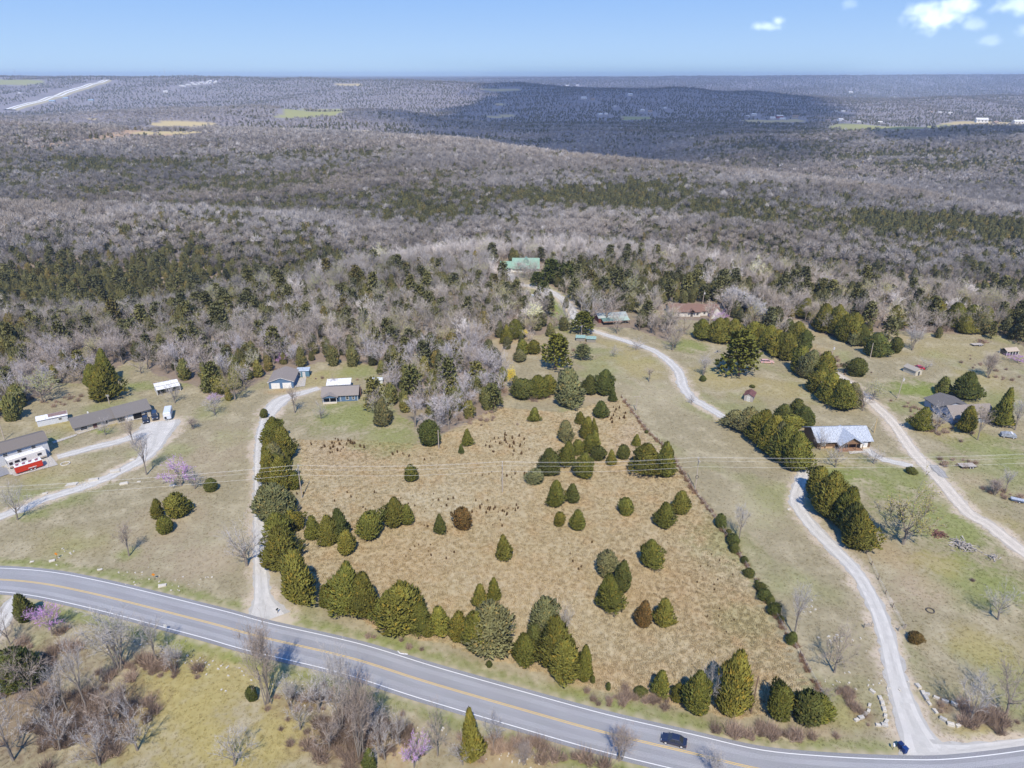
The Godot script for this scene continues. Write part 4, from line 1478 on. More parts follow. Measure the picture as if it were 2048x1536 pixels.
	m.tube(Vector3(-3.0, 0.5, 0.7), Vector3(-4.1, 0.5, 0), 0.06, 0.06, 5)
	m.tube(Vector3(-3.0, 0.5, -0.7), Vector3(-4.1, 0.5, 0), 0.06, 0.06, 5)
	put("hitch", m.mesh(M.grey_metal), cp)
	# golf cart
	var gc := simple("golf_cart", "small white utility cart on the ranch house path", "cart", on(-127.6, 212.6, 0.12), 0.3, [
		["body", mbox([[Vector3(0, 0.5, 0), Vector3(2.3, 0.4, 1.1)], [Vector3(-0.9, 0.8, 0), Vector3(0.5, 0.3, 1.0)]]), white],
		["roof", mbox([[Vector3(0.1, 1.75, 0), Vector3(1.5, 0.07, 1.1)]]), white],
		["seat", mbox([[Vector3(0.2, 0.85, 0), Vector3(0.5, 0.3, 1.0)]]), paint(lin(0.05, 0.05, 0.06))],
		["posts", mbox([[Vector3(-0.55, 1.25, 0.5), Vector3(0.05, 1.0, 0.05)], [Vector3(-0.55, 1.25, -0.5), Vector3(0.05, 1.0, 0.05)], [Vector3(0.75, 1.25, 0.5), Vector3(0.05, 1.0, 0.05)], [Vector3(0.75, 1.25, -0.5), Vector3(0.05, 1.0, 0.05)]]), M.grey_metal]])
	for s in [-0.5, 0.5]:
		for x in [-0.8, 0.8]:
			wheel(gc, Vector3(x, 0.26, s), 0.26, 0.16)
	# flat utility trailers
	for q in [["flat trailer with wooden deck beside the right gravel drive", Vector2(133.2, 181.6), 0.05], ["flat trailer standing in the far right meadow", Vector2(197.8, 284.2), 0.1]]:
		var t := simple("flatbed_trailer", q[0], "trailer", on(q[1].x, q[1].y), q[2], [], "flat trailers")
		for k in 6:
			put("plank", mbox([[Vector3(0, 0.62, -0.95 + 0.38 * k), Vector3(4.6, 0.07, 0.34)]]).mesh(paint(lin(0.5, 0.45, 0.4))), t)
		put("frame", mbox([[Vector3(0, 0.53, 1.16), Vector3(4.8, 0.12, 0.08)], [Vector3(0, 0.53, -1.16), Vector3(4.8, 0.12, 0.08)], [Vector3(-2.9, 0.53, 0), Vector3(1.1, 0.1, 0.12)]]).mesh(paint(lin(0.03, 0.03, 0.035))), t)
		var ramp := MB.new()
		for k in 7:
			ramp.tube(Vector3(2.4, 0.6, -1.0 + 0.33 * k), Vector3(2.75, 1.7, -1.0 + 0.33 * k), 0.03, 0.03, 4)
		put("ramp_gate", ramp.mesh(paint(lin(0.16, 0.09, 0.06))), t)
		for s in [-1.28, 1.28]:
			for x in [0.2, 1.0]:
				wheel(t, Vector3(x, 0.33, s), 0.33, 0.18)
	# covered vehicle at right
	var cv := simple("covered_boat", "silver tarp-covered vehicle on the grass at the right edge", "covered vehicle", on(157.2, 200.2), -0.35, [])
	m = MB.new()
	m.prism(PackedVector2Array([Vector2(-2.2, 0.5), Vector2(2.2, 0.5), Vector2(2.0, 1.2), Vector2(0.7, 1.65), Vector2(-0.7, 1.65), Vector2(-2.0, 1.25)]), -1.0, 1.0)
	put("tarp", m.mesh(metal_roof(lin(0.34, 0.37, 0.42))), cv)
	m = mbox([[Vector3(0.75, 1.5, 0), Vector3(0.5, 0.5, 1.85)]])
	put("light_panel", m.mesh(white), cv)
	for s in [-0.85, 0.85]:
		for x in [-1.3, 1.3]:
			wheel(cv, Vector3(x, 0.32, s), 0.32, 0.18)
	var bt := simple("small_boat", "small blue-grey trailer boat at the right edge below the grey house", "boat", on(135.9, 163.0), -0.5, [])
	m = MB.new()
	m.prism(PackedVector2Array([Vector2(-1.7, 0.75), Vector2(-1.4, 0.35), Vector2(1.5, 0.35), Vector2(1.6, 0.75)]), -0.65, 0.65)
	put("hull", m.mesh(paint(lin(0.12, 0.16, 0.24))), bt)
	m = mbox([[Vector3(0, 0.79, 0), Vector3(3.1, 0.07, 1.35)]])
	put("cover", m.mesh(paint(lin(0.45, 0.5, 0.6))), bt)
	for s in [-0.75, 0.75]:
		wheel(bt, Vector3(0.4, 0.28, s), 0.28, 0.16)
	# bins and mailboxes at the drive mouth
	for k in 2:
		var c: Color = [lin(0.01, 0.03, 0.12), lin(0.015, 0.05, 0.2)][k]
		m = MB.new()
		m.prism(PackedVector2Array([Vector2(-0.28, 0.1), Vector2(0.28, 0.1), Vector2(0.36, 1.05), Vector2(-0.36, 1.05)]), -0.36, 0.36)
		var bin := simple("wheelie_bin", ["navy rubbish bin at the middle drive mouth, back one", "blue rubbish bin at the middle drive mouth, front one"][k], "bin", on(65.9 + 0.3 * k, 86.4 - 0.9 * k, 0.08), 0.3, [["body", m, paint(c, 0.5)], ["lid", mbox([[Vector3(0.03, 1.09, 0), Vector3(0.84, 0.07, 0.8)]]), paint(c, 0.45)]], "rubbish bins")
		for s in [-0.3, 0.3]:
			wheel(bin, Vector3(-0.3, 0.12, s), 0.12, 0.06)
	for q in [["white mailbox on a post beside the blue bins", Vector2(64.6, 86.1), true], ["dark mailbox on a post right of the left gravel drive mouth", Vector2(-49.6, 118.9), false]]:
		m = MB.new()
		m.tube(Vector3(0, -0.3, 0), Vector3(0, 1.0, 0), 0.05, 0.05, 5)
		var bx := MB.new()
		bx.bevel_box(Vector3(-0.28, 1.0, -0.13), Vector3(0.28, 1.3, 0.13), 0.08)
		simple("mailbox", q[0], "mailbox", on(q[1].x, q[1].y), 1.2, [["post", m, M.dark_wood], ["box", bx, white if q[2] else paint(lin(0.04, 0.05, 0.05))]], "mailboxes")
	# road markers
	for q in [["orange diamond marker at the verge near the left edge", Vector2(-108.0, 138.6), true], ["orange diamond marker at the verge left of the gravel drive", Vector2(-81.0, 130.3), true], ["back of a grey road sign below the road bend", Vector2(-71.0, 113.9), false]]:
		m = MB.new()
		m.tube(Vector3(0, -0.3, 0), Vector3(0, 1.6, 0), 0.04, 0.04, 5)
		var pl := mbox([[Vector3(0, 0, 0.05), Vector3(0.6, 0.6, 0.02)]])
		var so := thing("road_sign", on(q[1].x, q[1].y))
		tag(so, q[0], "sign", "roadside markers" if q[2] else "")
		put("post", m.mesh(M.grey_metal if not q[2] else M.dark_wood), so)
		put("plate", pl.mesh(paint(lin(0.7, 0.25, 0.02)) if q[2] else M.grey_metal), so, Transform3D(Basis(Vector3(0, 0, 1), PI / 4 if q[2] else 0.0), Vector3(0, 1.5, 0)))
	# gate wings
	for q in [["wooden gate panel right of the middle drive", Vector2(80.7, 114.9), 0.35], ["low wooden gate panel left of the middle drive", Vector2(74.0, 115.7), 0.3]]:
		var gt := thing("gate_panel", on(q[1].x, q[1].y), q[2])
		tag(gt, q[0], "gate", "gate panels of the middle drive")
		for x in [-0.9, 0.9]:
			put("post", mbox([[Vector3(x, 0.55, 0), Vector3(0.16, 1.5, 0.16)]]).mesh(paint(lin(0.4, 0.36, 0.3))), gt)
		for y in [0.4, 0.75, 1.1]:
			put("rail", mbox([[Vector3(0, y, 0.1), Vector3(1.9, 0.12, 0.05)]]).mesh(paint(lin(0.45, 0.4, 0.34))), gt)
	# log piles
	var r := RandomNumberGenerator.new()
	r.seed = 32
	for q in [["large grey heap of cut branches in the right meadow", Vector2(110.0, 143.6), 2.9, 110, lin(0.4, 0.37, 0.34)], ["small grey heap of branches right of the large one", Vector2(114.3, 139.0), 1.5, 18, lin(0.4, 0.37, 0.34)], ["brown brush heap in the far right meadow", Vector2(202.5, 288.2), 3.0, 40, lin(0.26, 0.17, 0.13)], ["rusty brush at the back of the large branch heap", Vector2(106.5, 148.0), 2.2, 30, lin(0.2, 0.1, 0.08)], ["pile of old boards in front of the long cedar row", Vector2(85.6, 275.6), 2.4, 14, lin(0.35, 0.33, 0.3)]]:
		var bp := thing("branch_pile", on(q[1].x, q[1].y))
		tag(bp, q[0], "branch pile")
		for k in q[3]:
			m = MB.new()
			var a: Vector3 = Vector3(r.randfn(0, 0.45), 0, r.randfn(0, 0.4)) * q[2]
			a.y = maxf(0.08, 1.1 * exp(-a.length_squared() / (q[2] * q[2] * 0.5)) * r.randf())
			var d := Vector3(r.randf() - 0.5, r.randf_range(-0.1, 0.15), r.randf() - 0.5).normalized() * r.randf_range(0.8, 2.4)
			m.tube(a - d / 2, a + d / 2, r.randf_range(0.07, 0.2), 0.05, 5, true)
			put("branch", m.mesh(paint(q[4] * r.randf_range(0.85, 1.15), 0.95)), bp)
	# ring of old tyre, stone fire ring, stump
	m = MB.new()
	m.ring(Vector3(0, 0.14, 0), Vector3.UP, 0.8, 0.13, 20, 7)
	tag(put("tractor_tyre", m.mesh(paint(lin(0.1, 0.09, 0.08))), self, Transform3D(Basis(), on(89.8, 120.8))), "large old tyre ring lying in the right meadow", "tyre")
	var ring := thing("fire_ring", on(-132.0, 183.5))
	tag(ring, "pale stone fire ring on the lawn inside the far left drive", "fire ring")
	for k in 16:
		m = MB.new()
		stone(m, r, Vector3(0.5, 0.25, 0.3))
		var a := TAU * k / 16
		put("stone", m.mesh(M.limestone), ring, Transform3D(Basis(Vector3.UP, -a + PI / 2), Vector3(cos(a) * 1.15, 0, sin(a) * 1.15)))
	var shrub := MB.new()
	for k in 260:
		shrub.col = Color(0.22, 0.17, 0.15) * r.randf_range(0.7, 1.3)
		twig(shrub, Vector3(r.randf_range(-0.2, 0.2), 0, r.randf_range(-0.2, 0.2)), Vector3(r.randf() - 0.5, r.randf_range(0.2, 0.9), r.randf() - 0.5).normalized(), r.randf_range(0.5, 1.1), 0.03, r)
	var sm := shrub.mesh(M.twigs)
	for q in [["dark leafless bush alone in the right meadow", Vector2(104.7, 130.6)], ["bare purple-grey bush at the left end of the short stone border", Vector2(56.4, 93.4)]]:
		tag(put("bare_bush", sm, self, Transform3D(Basis(), on(q[1].x, q[1].y))), q[0], "bush")
	# white pipe and litter beside the road
	m = MB.new()
	m.tube(Vector3(-1.0, 0.1, -0.5), Vector3(-0.4, 0.12, 0.2), 0.09, 0.09, 5, true)
	m.tube(Vector3(-0.4, 0.12, 0.2), Vector3(1.1, 0.1, 0.35), 0.09, 0.09, 5, true)
	tag(put("white_pipe", m.mesh(white), self, Transform3D(Basis(), on(-21.6, 107.6))), "bent white pipe lying on the verge below the hedge", "pipe")
	# horse
	var hs := thing("brown_horse", on(187.2, 302.4), 1.3)
	tag(hs, "brown animal standing at the back of the meadow", "animal")
	m = MB.new()
	m.tube(Vector3(-0.7, 1.15, 0), Vector3(0.1, 1.1, 0), 0.28, 0.3, 9, true)
	m.tube(Vector3(0.1, 1.1, 0), Vector3(0.75, 1.2, 0), 0.3, 0.26, 9, true)
	m.tube(Vector3(0.7, 1.25, 0), Vector3(1.15, 1.65, 0), 0.19, 0.12, 7, true)
	m.tube(Vector3(1.1, 1.66, 0), Vector3(1.5, 1.45, 0), 0.11, 0.07, 7, true)
	for s in [-0.14, 0.14]:
		m.tube(Vector3(0.6, 1.1, s), Vector3(0.63, 0.0, s), 0.11, 0.05, 6)
		m.tube(Vector3(-0.6, 1.1, s), Vector3(-0.72, 0.55, s), 0.14, 0.07, 6)
		m.tube(Vector3(-0.72, 0.55, s), Vector3(-0.66, 0.0, s), 0.07, 0.05, 6)
	m.tube(Vector3(-0.85, 1.2, 0), Vector3(-1.05, 0.6, 0), 0.06, 0.03, 5)
	put("body", m.mesh(paint(lin(0.12, 0.05, 0.03))), hs)
	# radio masts on the far ridge
	for q in [["thin radio mast on the skyline at far left", 32.0, 153.0, 130.0], ["taller thin radio mast on the left skyline", 331.0, 153.0, 131.0]]:
		var xn: float = (q[1] - 1024.0) / 1422.0
		var f := 5500.0
		var mast := thing("radio_mast", on(xn * f * 0.918, f))
		tag(mast, q[0], "mast", "radio masts")
		m = MB.new()
		for k in 3:
			var a := TAU * k / 3
			m.tube(Vector3(cos(a) * 1.2, 0, sin(a) * 1.2), Vector3(cos(a) * 0.7, 60, sin(a) * 0.7), 0.35, 0.3, 4)
		for k in 12:
			var a := TAU * k / 3.0
			m.tube(Vector3(cos(a), k * 5.0, sin(a)), Vector3(cos(a + TAU / 3), k * 5.0 + 5.0, sin(a + TAU / 3)), 0.2, 0.2, 3)
		put("lattice", m.mesh(M.grey_metal), mast)

# a real fair-weather cloud high overhead; its shadow lies on the far valley
func build_shade_cloud() -> void:
	var vapour := vmat("cloud_white", 1.0)
	vapour.albedo_color = Color(0.96, 0.96, 0.97, 1.0)
	vapour.transparency = BaseMaterial3D.TRANSPARENCY_ALPHA
	var n := FastNoiseLite.new()
	n.frequency = 0.0016
	n.fractal_octaves = 5
	n.seed = 3
	for poly: PackedVector2Array in shade_clouds():
		var c := Vector2.ZERO
		for p in poly: c += p
		c /= poly.size()
		var base := 2300.0
		var at := Vector3(c.x + 0.028 * base, base, -(c.y - 0.81 * base))
		var mb := MB.new()
		var rings := 14
		var seg := 72
		var pts := []
		var alpha := []
		for i in rings + 1:
			var row := []
			var arow := []
			for k in seg:
				var dir := Vector2(cos(TAU * k / seg), sin(TAU * k / seg))
				var reach := 0.0
				for e in poly.size():
					var hit = Geometry2D.segment_intersects_segment(c, c + dir * 20000.0, poly[e], poly[(e + 1) % poly.size()])
					if hit != null:
						reach = maxf(reach, c.distance_to(hit))
				var t := float(i) / rings
				var q := reach * (1.0 - t) * 1.06
				var lump := n.get_noise_2d(dir.x * q + c.x, dir.y * q)
				row.append(Vector3(dir.x * q, 60.0 + 320.0 * sqrt(t) + 200.0 * lump, -dir.y * q))
				arow.append(clampf(0.74 * smoothstep(0.0, 0.2, t + lump * 0.3), 0.0, 0.74))
			pts.append(row)
			alpha.append(arow)
		for i in rings:
			for k in seg:
				var k2 := (k + 1) % seg
				for tri in [[[i, k], [i, k2], [i + 1, k2]], [[i, k], [i + 1, k2], [i + 1, k]]]:
					var from := mb.c.size()
					mb.tri_n(pts[tri[0][0]][tri[0][1]], pts[tri[1][0]][tri[1][1]], pts[tri[2][0]][tri[2][1]], Vector3.UP)
					for v in 3:
						for cand in tri:
							if mb.v[from + v].is_equal_approx(pts[cand[0]][cand[1]]):
								mb.c[from + v] = Color(1, 1, 1, alpha[cand[0]][cand[1]])
		tag(put("cloud", mb.mesh(vapour), self, Transform3D(Basis(), at)), "broad white cloud overhead shading the far valley", "", "", "structure")

# ------------------------------------------------------------------ scene
func _ready() -> void:
	var cam := Camera3D.new()
	cam.name = "camera"
	cam.fov = 56.74
	cam.near = 1.0
	cam.far = 60000.0
	cam.position = Vector3(0, EYE, 0)
	cam.rotation_degrees = Vector3(-23.4, 0, 0)
	cam.current = true
	add_child(cam)
	var env := Environment.new()
	env.background_mode = Environment.BG_SKY
	var sky_mat := ProceduralSkyMaterial.new()
	sky_mat.sky_top_color = Color(0.25, 0.53, 0.88)
	sky_mat.sky_horizon_color = Color(0.695, 0.806, 0.90)
	sky_mat.sky_curve = 0.09
	sky_mat.sky_energy_multiplier = 1.04
	sky_mat.ground_bottom_color = Color(0.45, 0.42, 0.38)
	sky_mat.ground_horizon_color = Color(0.62, 0.68, 0.75)
	sky_mat.sky_cover = cloud_cover()
	sky_mat.sky_cover_modulate = Color(1, 1, 1, 1)
	var sky := Sky.new()
	sky.sky_material = sky_mat
	env.sky = sky
	env.tonemap_mode = Environment.TONE_MAPPER_LINEAR
	env.tonemap_exposure = 1.16
	env.sdfgi_enabled = true
	env.ssao_enabled = true
	env.ssil_enabled = true
	env.fog_enabled = true
	env.fog_density = 0.00008
	env.fog_light_color = Color(0.80, 0.885, 1.0)
	var world := WorldEnvironment.new()
	world.environment = env
	add_child(world)
	var sun := DirectionalLight3D.new()
	sun.name = "sun"
	sun.light_energy = 1.6
	sun.light_color = Color(1.0, 0.955, 0.88)
	sun.light_angular_distance = 0.5
	sun.rotation_degrees = Vector3(-51, 2, 0)
	sun.shadow_enabled = true
	add_child(sun)

	materials()
	setup_terrain()
	build_ground()
	build_roads()
	build_highway()
	mask_roads()
	build_buildings()
	build_wood()
	build_trees()
	build_poles()
	build_fences()
	build_stones()
	build_brush()
	build_objects()
	build_grass()
	build_shade_cloud()

func cloud_cover() -> Texture2D:
	var w := 4096
	var h := 2048
	var im := Image.create_empty(w, h, false, Image.FORMAT_RGBA8)
	var n := FastNoiseLite.new()
	n.frequency = 0.02
	n.fractal_octaves = 5
	n.seed = 11
	# [azimuth from straight ahead, elevation, half width, half height] in degrees; a scatter of fair-weather clouds all round
	for cl in [[28.0, 3.35, 1.9, 1.15, 1.0], [29.2, 4.1, 1.1, 0.7, 1.0], [27.0, 3.9, 1.0, 0.55, 0.8], [30.1, 2.95, 0.9, 0.45, 0.45], [17.6, 3.15, 1.25, 0.4, 0.7], [18.5, 3.5, 0.6, 0.4, 0.7], [32.3, 3.95, 1.9, 0.85, 0.75], [31.2, 2.1, 0.7, 0.35, 0.3], [33.2, 2.6, 0.9, 0.5, 0.35], [22.8, 4.4, 0.6, 0.45, 0.25], [9.5, 8.5, 2.6, 1.1, 0.8], [-28.0, 12.0, 3.4, 1.3, 0.8], [48.0, 9.0, 3.5, 1.4, 0.9], [140.0, 9.0, 4.0, 1.6, 0.9], [-120.0, 14.0, 4.0, 1.5, 0.9], [85.0, 8.0, 3.5, 1.3, 0.9], [-70.0, 9.0, 3.0, 1.2, 0.8], [180.0, 20.0, 4.0, 1.6, 0.9]]:
		var cx: float = cl[0] / 360.0 * w
		var cy: float = (0.5 - cl[1] / 180.0) * h
		var rx: float = cl[2] / 360.0 * w
		var ry: float = cl[3] / 180.0 * h
		for y in range(int(cy - ry * 1.7), int(cy + ry * 1.7) + 1):
			for x in range(int(cx - rx * 1.7), int(cx + rx * 1.7) + 1):
				var dx := (x - cx) / rx
				var dy := (y - cy) / ry
				if dy > 0.0: dy *= 1.2
				var d := sqrt(dx * dx + dy * dy) + n.get_noise_2d(x * 1.6, y * 2.2) * 0.5 + n.get_noise_2d(x * 7.0 + 50.0, y * 9.0) * 0.3
				var a: float = smoothstep(1.05, 0.1, d) * cl[4]
				if a > 0.0:
					var px := posmod(x, w)
					var o := im.get_pixel(px, y)
					var v := 0.92 + 0.1 * n.get_noise_2d(x * 5.0 + 99.0, y * 5.0)
					im.set_pixel(px, y, Color(v, v * 0.985, v * 0.96, maxf(o.a, a * 0.72)))
	return ImageTexture.create_from_image(im)

const MAP_X0 := -400.0
const MAP_F0 := 0.0
const MAP_W := 1600
const MAP_H := 1100
const MAP_RES := 0.5
var ground_map := PackedByteArray()
var mask := PackedByteArray()      # 0 lawn, 1 tall grass, 2 wood, 3 gravel or road, 4 building

func fill(poly: PackedVector2Array, value: int, rough: PackedByteArray) -> void:
	for j in MAP_H:
		var f := MAP_F0 + (j + 0.5) * MAP_RES
		var cuts := []
		for k in poly.size():
			var a := poly[k]
			var b := poly[(k + 1) % poly.size()]
			if (a.y > f) != (b.y > f):
				cuts.append(a.x + (b.x - a.x) * (f - a.y) / (b.y - a.y))
		cuts.sort()
		for q in range(0, cuts.size() - 1, 2):
			var shift := (rough[(j * 7) % rough.size()] / 255.0 - 0.5) * 5.0
			for i in range(maxi(0, int((cuts[q] + shift - MAP_X0) / MAP_RES)), mini(MAP_W, int((cuts[q + 1] + shift - MAP_X0) / MAP_RES))):
				mask[j * MAP_W + i] = value

func mask_at(x: float, f: float) -> int:
	var i := int((x - MAP_X0) / MAP_RES)
	var j := int((f - MAP_F0) / MAP_RES)
	if i < 0 or j < 0 or i >= MAP_W or j >= MAP_H:
		return 0 if f < 0.0 else 2
	return mask[j * MAP_W + i]

func noise_bytes(freq: float, seed_no: int, oct := 4) -> PackedByteArray:
	var n := FastNoiseLite.new()
	n.seed = seed_no
	n.frequency = freq
	n.fractal_octaves = oct
	return n.get_image(MAP_W, MAP_H).get_data()

func paint_ground() -> Texture2D:
	var big := noise_bytes(0.012, 1)
	var mid := noise_bytes(0.05, 2)
	var fine := noise_bytes(0.3, 3, 3)
	mask.resize(MAP_W * MAP_H)
	mask.fill(2)
	fill(open_land(), 0, fine)
	fill(tall_grass_field(), 1, fine)
	var lawn := Vector3(0.268, 0.234, 0.148)
	var tall := Vector3(0.37, 0.302, 0.182)
	var orange := Vector3(0.39, 0.284, 0.157)
	var pale := Vector3(0.42, 0.37, 0.255)
	var green := Vector3(0.185, 0.22, 0.06)
	var litter := Vector3(0.225, 0.18, 0.14)
	var buf := PackedVector3Array()
	buf.resize(MAP_W * MAP_H)
	for i in MAP_W * MAP_H:
		var b := big[i] / 255.0
		var m := mid[i] / 255.0
		var c: Vector3
		match mask[i]:
			1:
				c = tall.lerp(orange, clampf((m - 0.5) * 1.8, 0.0, 0.6)).lerp(pale, clampf((b - 0.5) * 1.6, 0.0, 0.6))
			0:
				c = lawn.lerp(pale, clampf((m - 0.5) * 1.5, 0.0, 0.5)).lerp(green, clampf((b - 0.56) * 1.8, 0.0, 0.4))
			_:
				c = litter.lerp(lawn, clampf((b - 0.55) * 2.0, 0.0, 0.5))
		buf[i] = c
	var cols := {"g": green, "t": tall, "o": orange, "p": pale, "b": Vector3(0.40, 0.31, 0.225), "l": Vector3(0.2, 0.145, 0.095), "y": Vector3(0.335, 0.282, 0.115), "d": Vector3(0.47, 0.40, 0.31)}
	var zones := ground_zones()
	var road := road_line()
	for k in road.size() - 1:      # verge of the paved road: thin green line, then dry grass
		var a: Vector2 = road[k]
		var b: Vector2 = road[k + 1]
		var d := (b - a).normalized()
		var nrm := Vector2(-d.y, d.x)
		for t in range(0, int(a.distance_to(b)), 3):
			for s in [-1, 1]:
				var p: Vector2 = a + d * t + nrm * s * 6.2
				zones.append([p.x, p.y, 2.6, 2.2, "g", 0.45])
				p = a + d * t + nrm * s * 4.6
				zones.append([p.x, p.y, 1.3, 1.3, "d", 0.5])
	for dr in drives():
		var pts: Array = dr[2]
		for k in pts.size() - 1:
			var n := maxi(1, int(Vector2(pts[k].x, pts[k].y).distance_to(Vector2(pts[k + 1].x, pts[k + 1].y)) / 1.5))
			for q in n:
				var p: Vector3 = pts[k].lerp(pts[k + 1], float(q) / n)
				zones.append([p.x, p.y, p.z * 0.5 + 1.6, p.z * 0.5 + 1.6, "d", 0.8])
	for z in zones:
		var col: Vector3 = cols[z[4]]
		for j in range(maxi(0, int((z[1] - z[3] * 1.4 - MAP_F0) / MAP_RES)), mini(MAP_H, int((z[1] + z[3] * 1.4 - MAP_F0) / MAP_RES) + 1)):
			for i in range(maxi(0, int((z[0] - z[2] * 1.4 - MAP_X0) / MAP_RES)), mini(MAP_W, int((z[0] + z[2] * 1.4 - MAP_X0) / MAP_RES) + 1)):
				var x: float = (MAP_X0 + (i + 0.5) * MAP_RES - z[0]) / z[2]
				var y: float = (MAP_F0 + (j + 0.5) * MAP_RES - z[1]) / z[3]
				var at := j * MAP_W + i
				var w := smoothstep(1.25, 0.25, sqrt(x * x + y * y) + (mid[at] / 255.0 - 0.5) * 1.1 + (fine[at] / 255.0 - 0.5) * 0.9)
				if w > 0.0:
					buf[at] = buf[at].lerp(col, w * z[5])
	ground_map.resize(MAP_W * MAP_H * 3)
	for i in MAP_W * MAP_H:
		var f := 0.8 + 0.4 * fine[i] / 255.0
		var c := buf[i] * f
		var s := Color(c.x, c.y, c.z).linear_to_srgb()
		ground_map[i * 3] = int(clampf(s.r, 0, 1) * 255.0)
		ground_map[i * 3 + 1] = int(clampf(s.g, 0, 1) * 255.0)
		ground_map[i * 3 + 2] = int(clampf(s.b, 0, 1) * 255.0)
	return ImageTexture.create_from_image(Image.create_from_data(MAP_W, MAP_H, false, Image.FORMAT_RGB8, ground_map))

func in_far_field(x: float, f: float) -> String:
	for q in far_boxes:
		if q[0].has_point(Vector2(x, f)) and Geometry2D.is_point_in_polygon(Vector2(x, f), q[2]):
			return q[1]
	return ""

var far_boxes := []

func build_ground() -> void:
	for q in far_fields():
		var r := Rect2(q[1][0], Vector2.ZERO)
		for p in q[1]:
			r = r.expand(p)
		far_boxes.append([r, q[0], q[1]])
	var rows := PackedFloat64Array()
	var f := -160.0
	while f < 540.0:
		rows.append(f)
		f += 2.5 if f > 40.0 else 10.0
	while f < 14500.0:
		rows.append(f)
		f *= 1.012
	var n := 300
	var tex := paint_ground()
	var near := mat("meadow_ground", Color.WHITE, 1.0)
	near.albedo_texture = tex
	near.metallic_specular = 0.1
	near.texture_repeat = false
	var far := vmat("hill_ground", 1.0)
	var mesh := ArrayMesh.new()
	var split := rows.bsearch(520.0)
	var cn := FastNoiseLite.new()
	cn.frequency = 0.003
	cn.fractal_octaves = 5
	for part in 2:
		var r0 := 0 if part == 0 else split
		var r1 := split if part == 0 else rows.size() - 1
		var v := PackedVector3Array()
		var uv := PackedVector2Array()
		var c := PackedColorArray()
		var idx := PackedInt32Array()
		for j in range(r0, r1 + 1):
			for i in n + 1:
				var x := (2.5 * i / n - 1.25) * (0.78 * maxf(rows[j], -50.0) + 75.0)
				v.append(on(x, rows[j]))
				uv.append(Vector2((x - MAP_X0) / (MAP_W * MAP_RES), (rows[j] - MAP_F0) / (MAP_H * MAP_RES)))
				var col := Color(0.19, 0.165, 0.15)
				if part == 1:
					var t := cn.get_noise_2d(x, rows[j] * 2.2)
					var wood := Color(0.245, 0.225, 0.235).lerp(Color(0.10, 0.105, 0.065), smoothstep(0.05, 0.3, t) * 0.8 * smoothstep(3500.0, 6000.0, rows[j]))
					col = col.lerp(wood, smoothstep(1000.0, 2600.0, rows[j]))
					var ff := in_far_field(x, rows[j])
					if ff == "y": col = Color(0.46, 0.38, 0.2)
					if ff == "o": col = Color(0.42, 0.30, 0.2)
					if ff == "v": col = Color(0.30, 0.30, 0.13)
				c.append(col)
		for j in r1 - r0:
			for i in n:
				var a := j * (n + 1) + i
				idx.append_array([a, a + n + 1, a + 1, a + 1, a + n + 1, a + n + 2])
		var nn := PackedVector3Array()
		nn.resize(v.size())
		for j in range(r0, r1 + 1):
			for i in n + 1:
				var k := (j - r0) * (n + 1) + i
				var l := v[k - 1] if i > 0 else v[k]
				var rr := v[k + 1] if i < n else v[k]
				var d := v[k - n - 1] if j > r0 else v[k]
				var u := v[k + n + 1] if j < r1 else v[k]
				nn[k] = (rr - l).cross(u - d).normalized()
		var arr := []
		arr.resize(Mesh.ARRAY_MAX)
		arr[Mesh.ARRAY_VERTEX] = v
		arr[Mesh.ARRAY_NORMAL] = nn
		arr[Mesh.ARRAY_COLOR] = c
		arr[Mesh.ARRAY_TEX_UV] = uv
		arr[Mesh.ARRAY_INDEX] = idx
		mesh.add_surface_from_arrays(Mesh.PRIMITIVE_TRIANGLES, arr)
		mesh.surface_set_material(part, near if part == 0 else far)
	tag(put("ground", mesh), "rolling ground of dry meadow, lawn and leaf-strewn wooded hills", "", "", "structure")

# ------------------------------------------------------------------ woods
const NEAR_LOD := 520.0
const MID_LOD := 1150.0
var protos := {}

func proto_pair(key: String) -> Array:
	return protos[key]

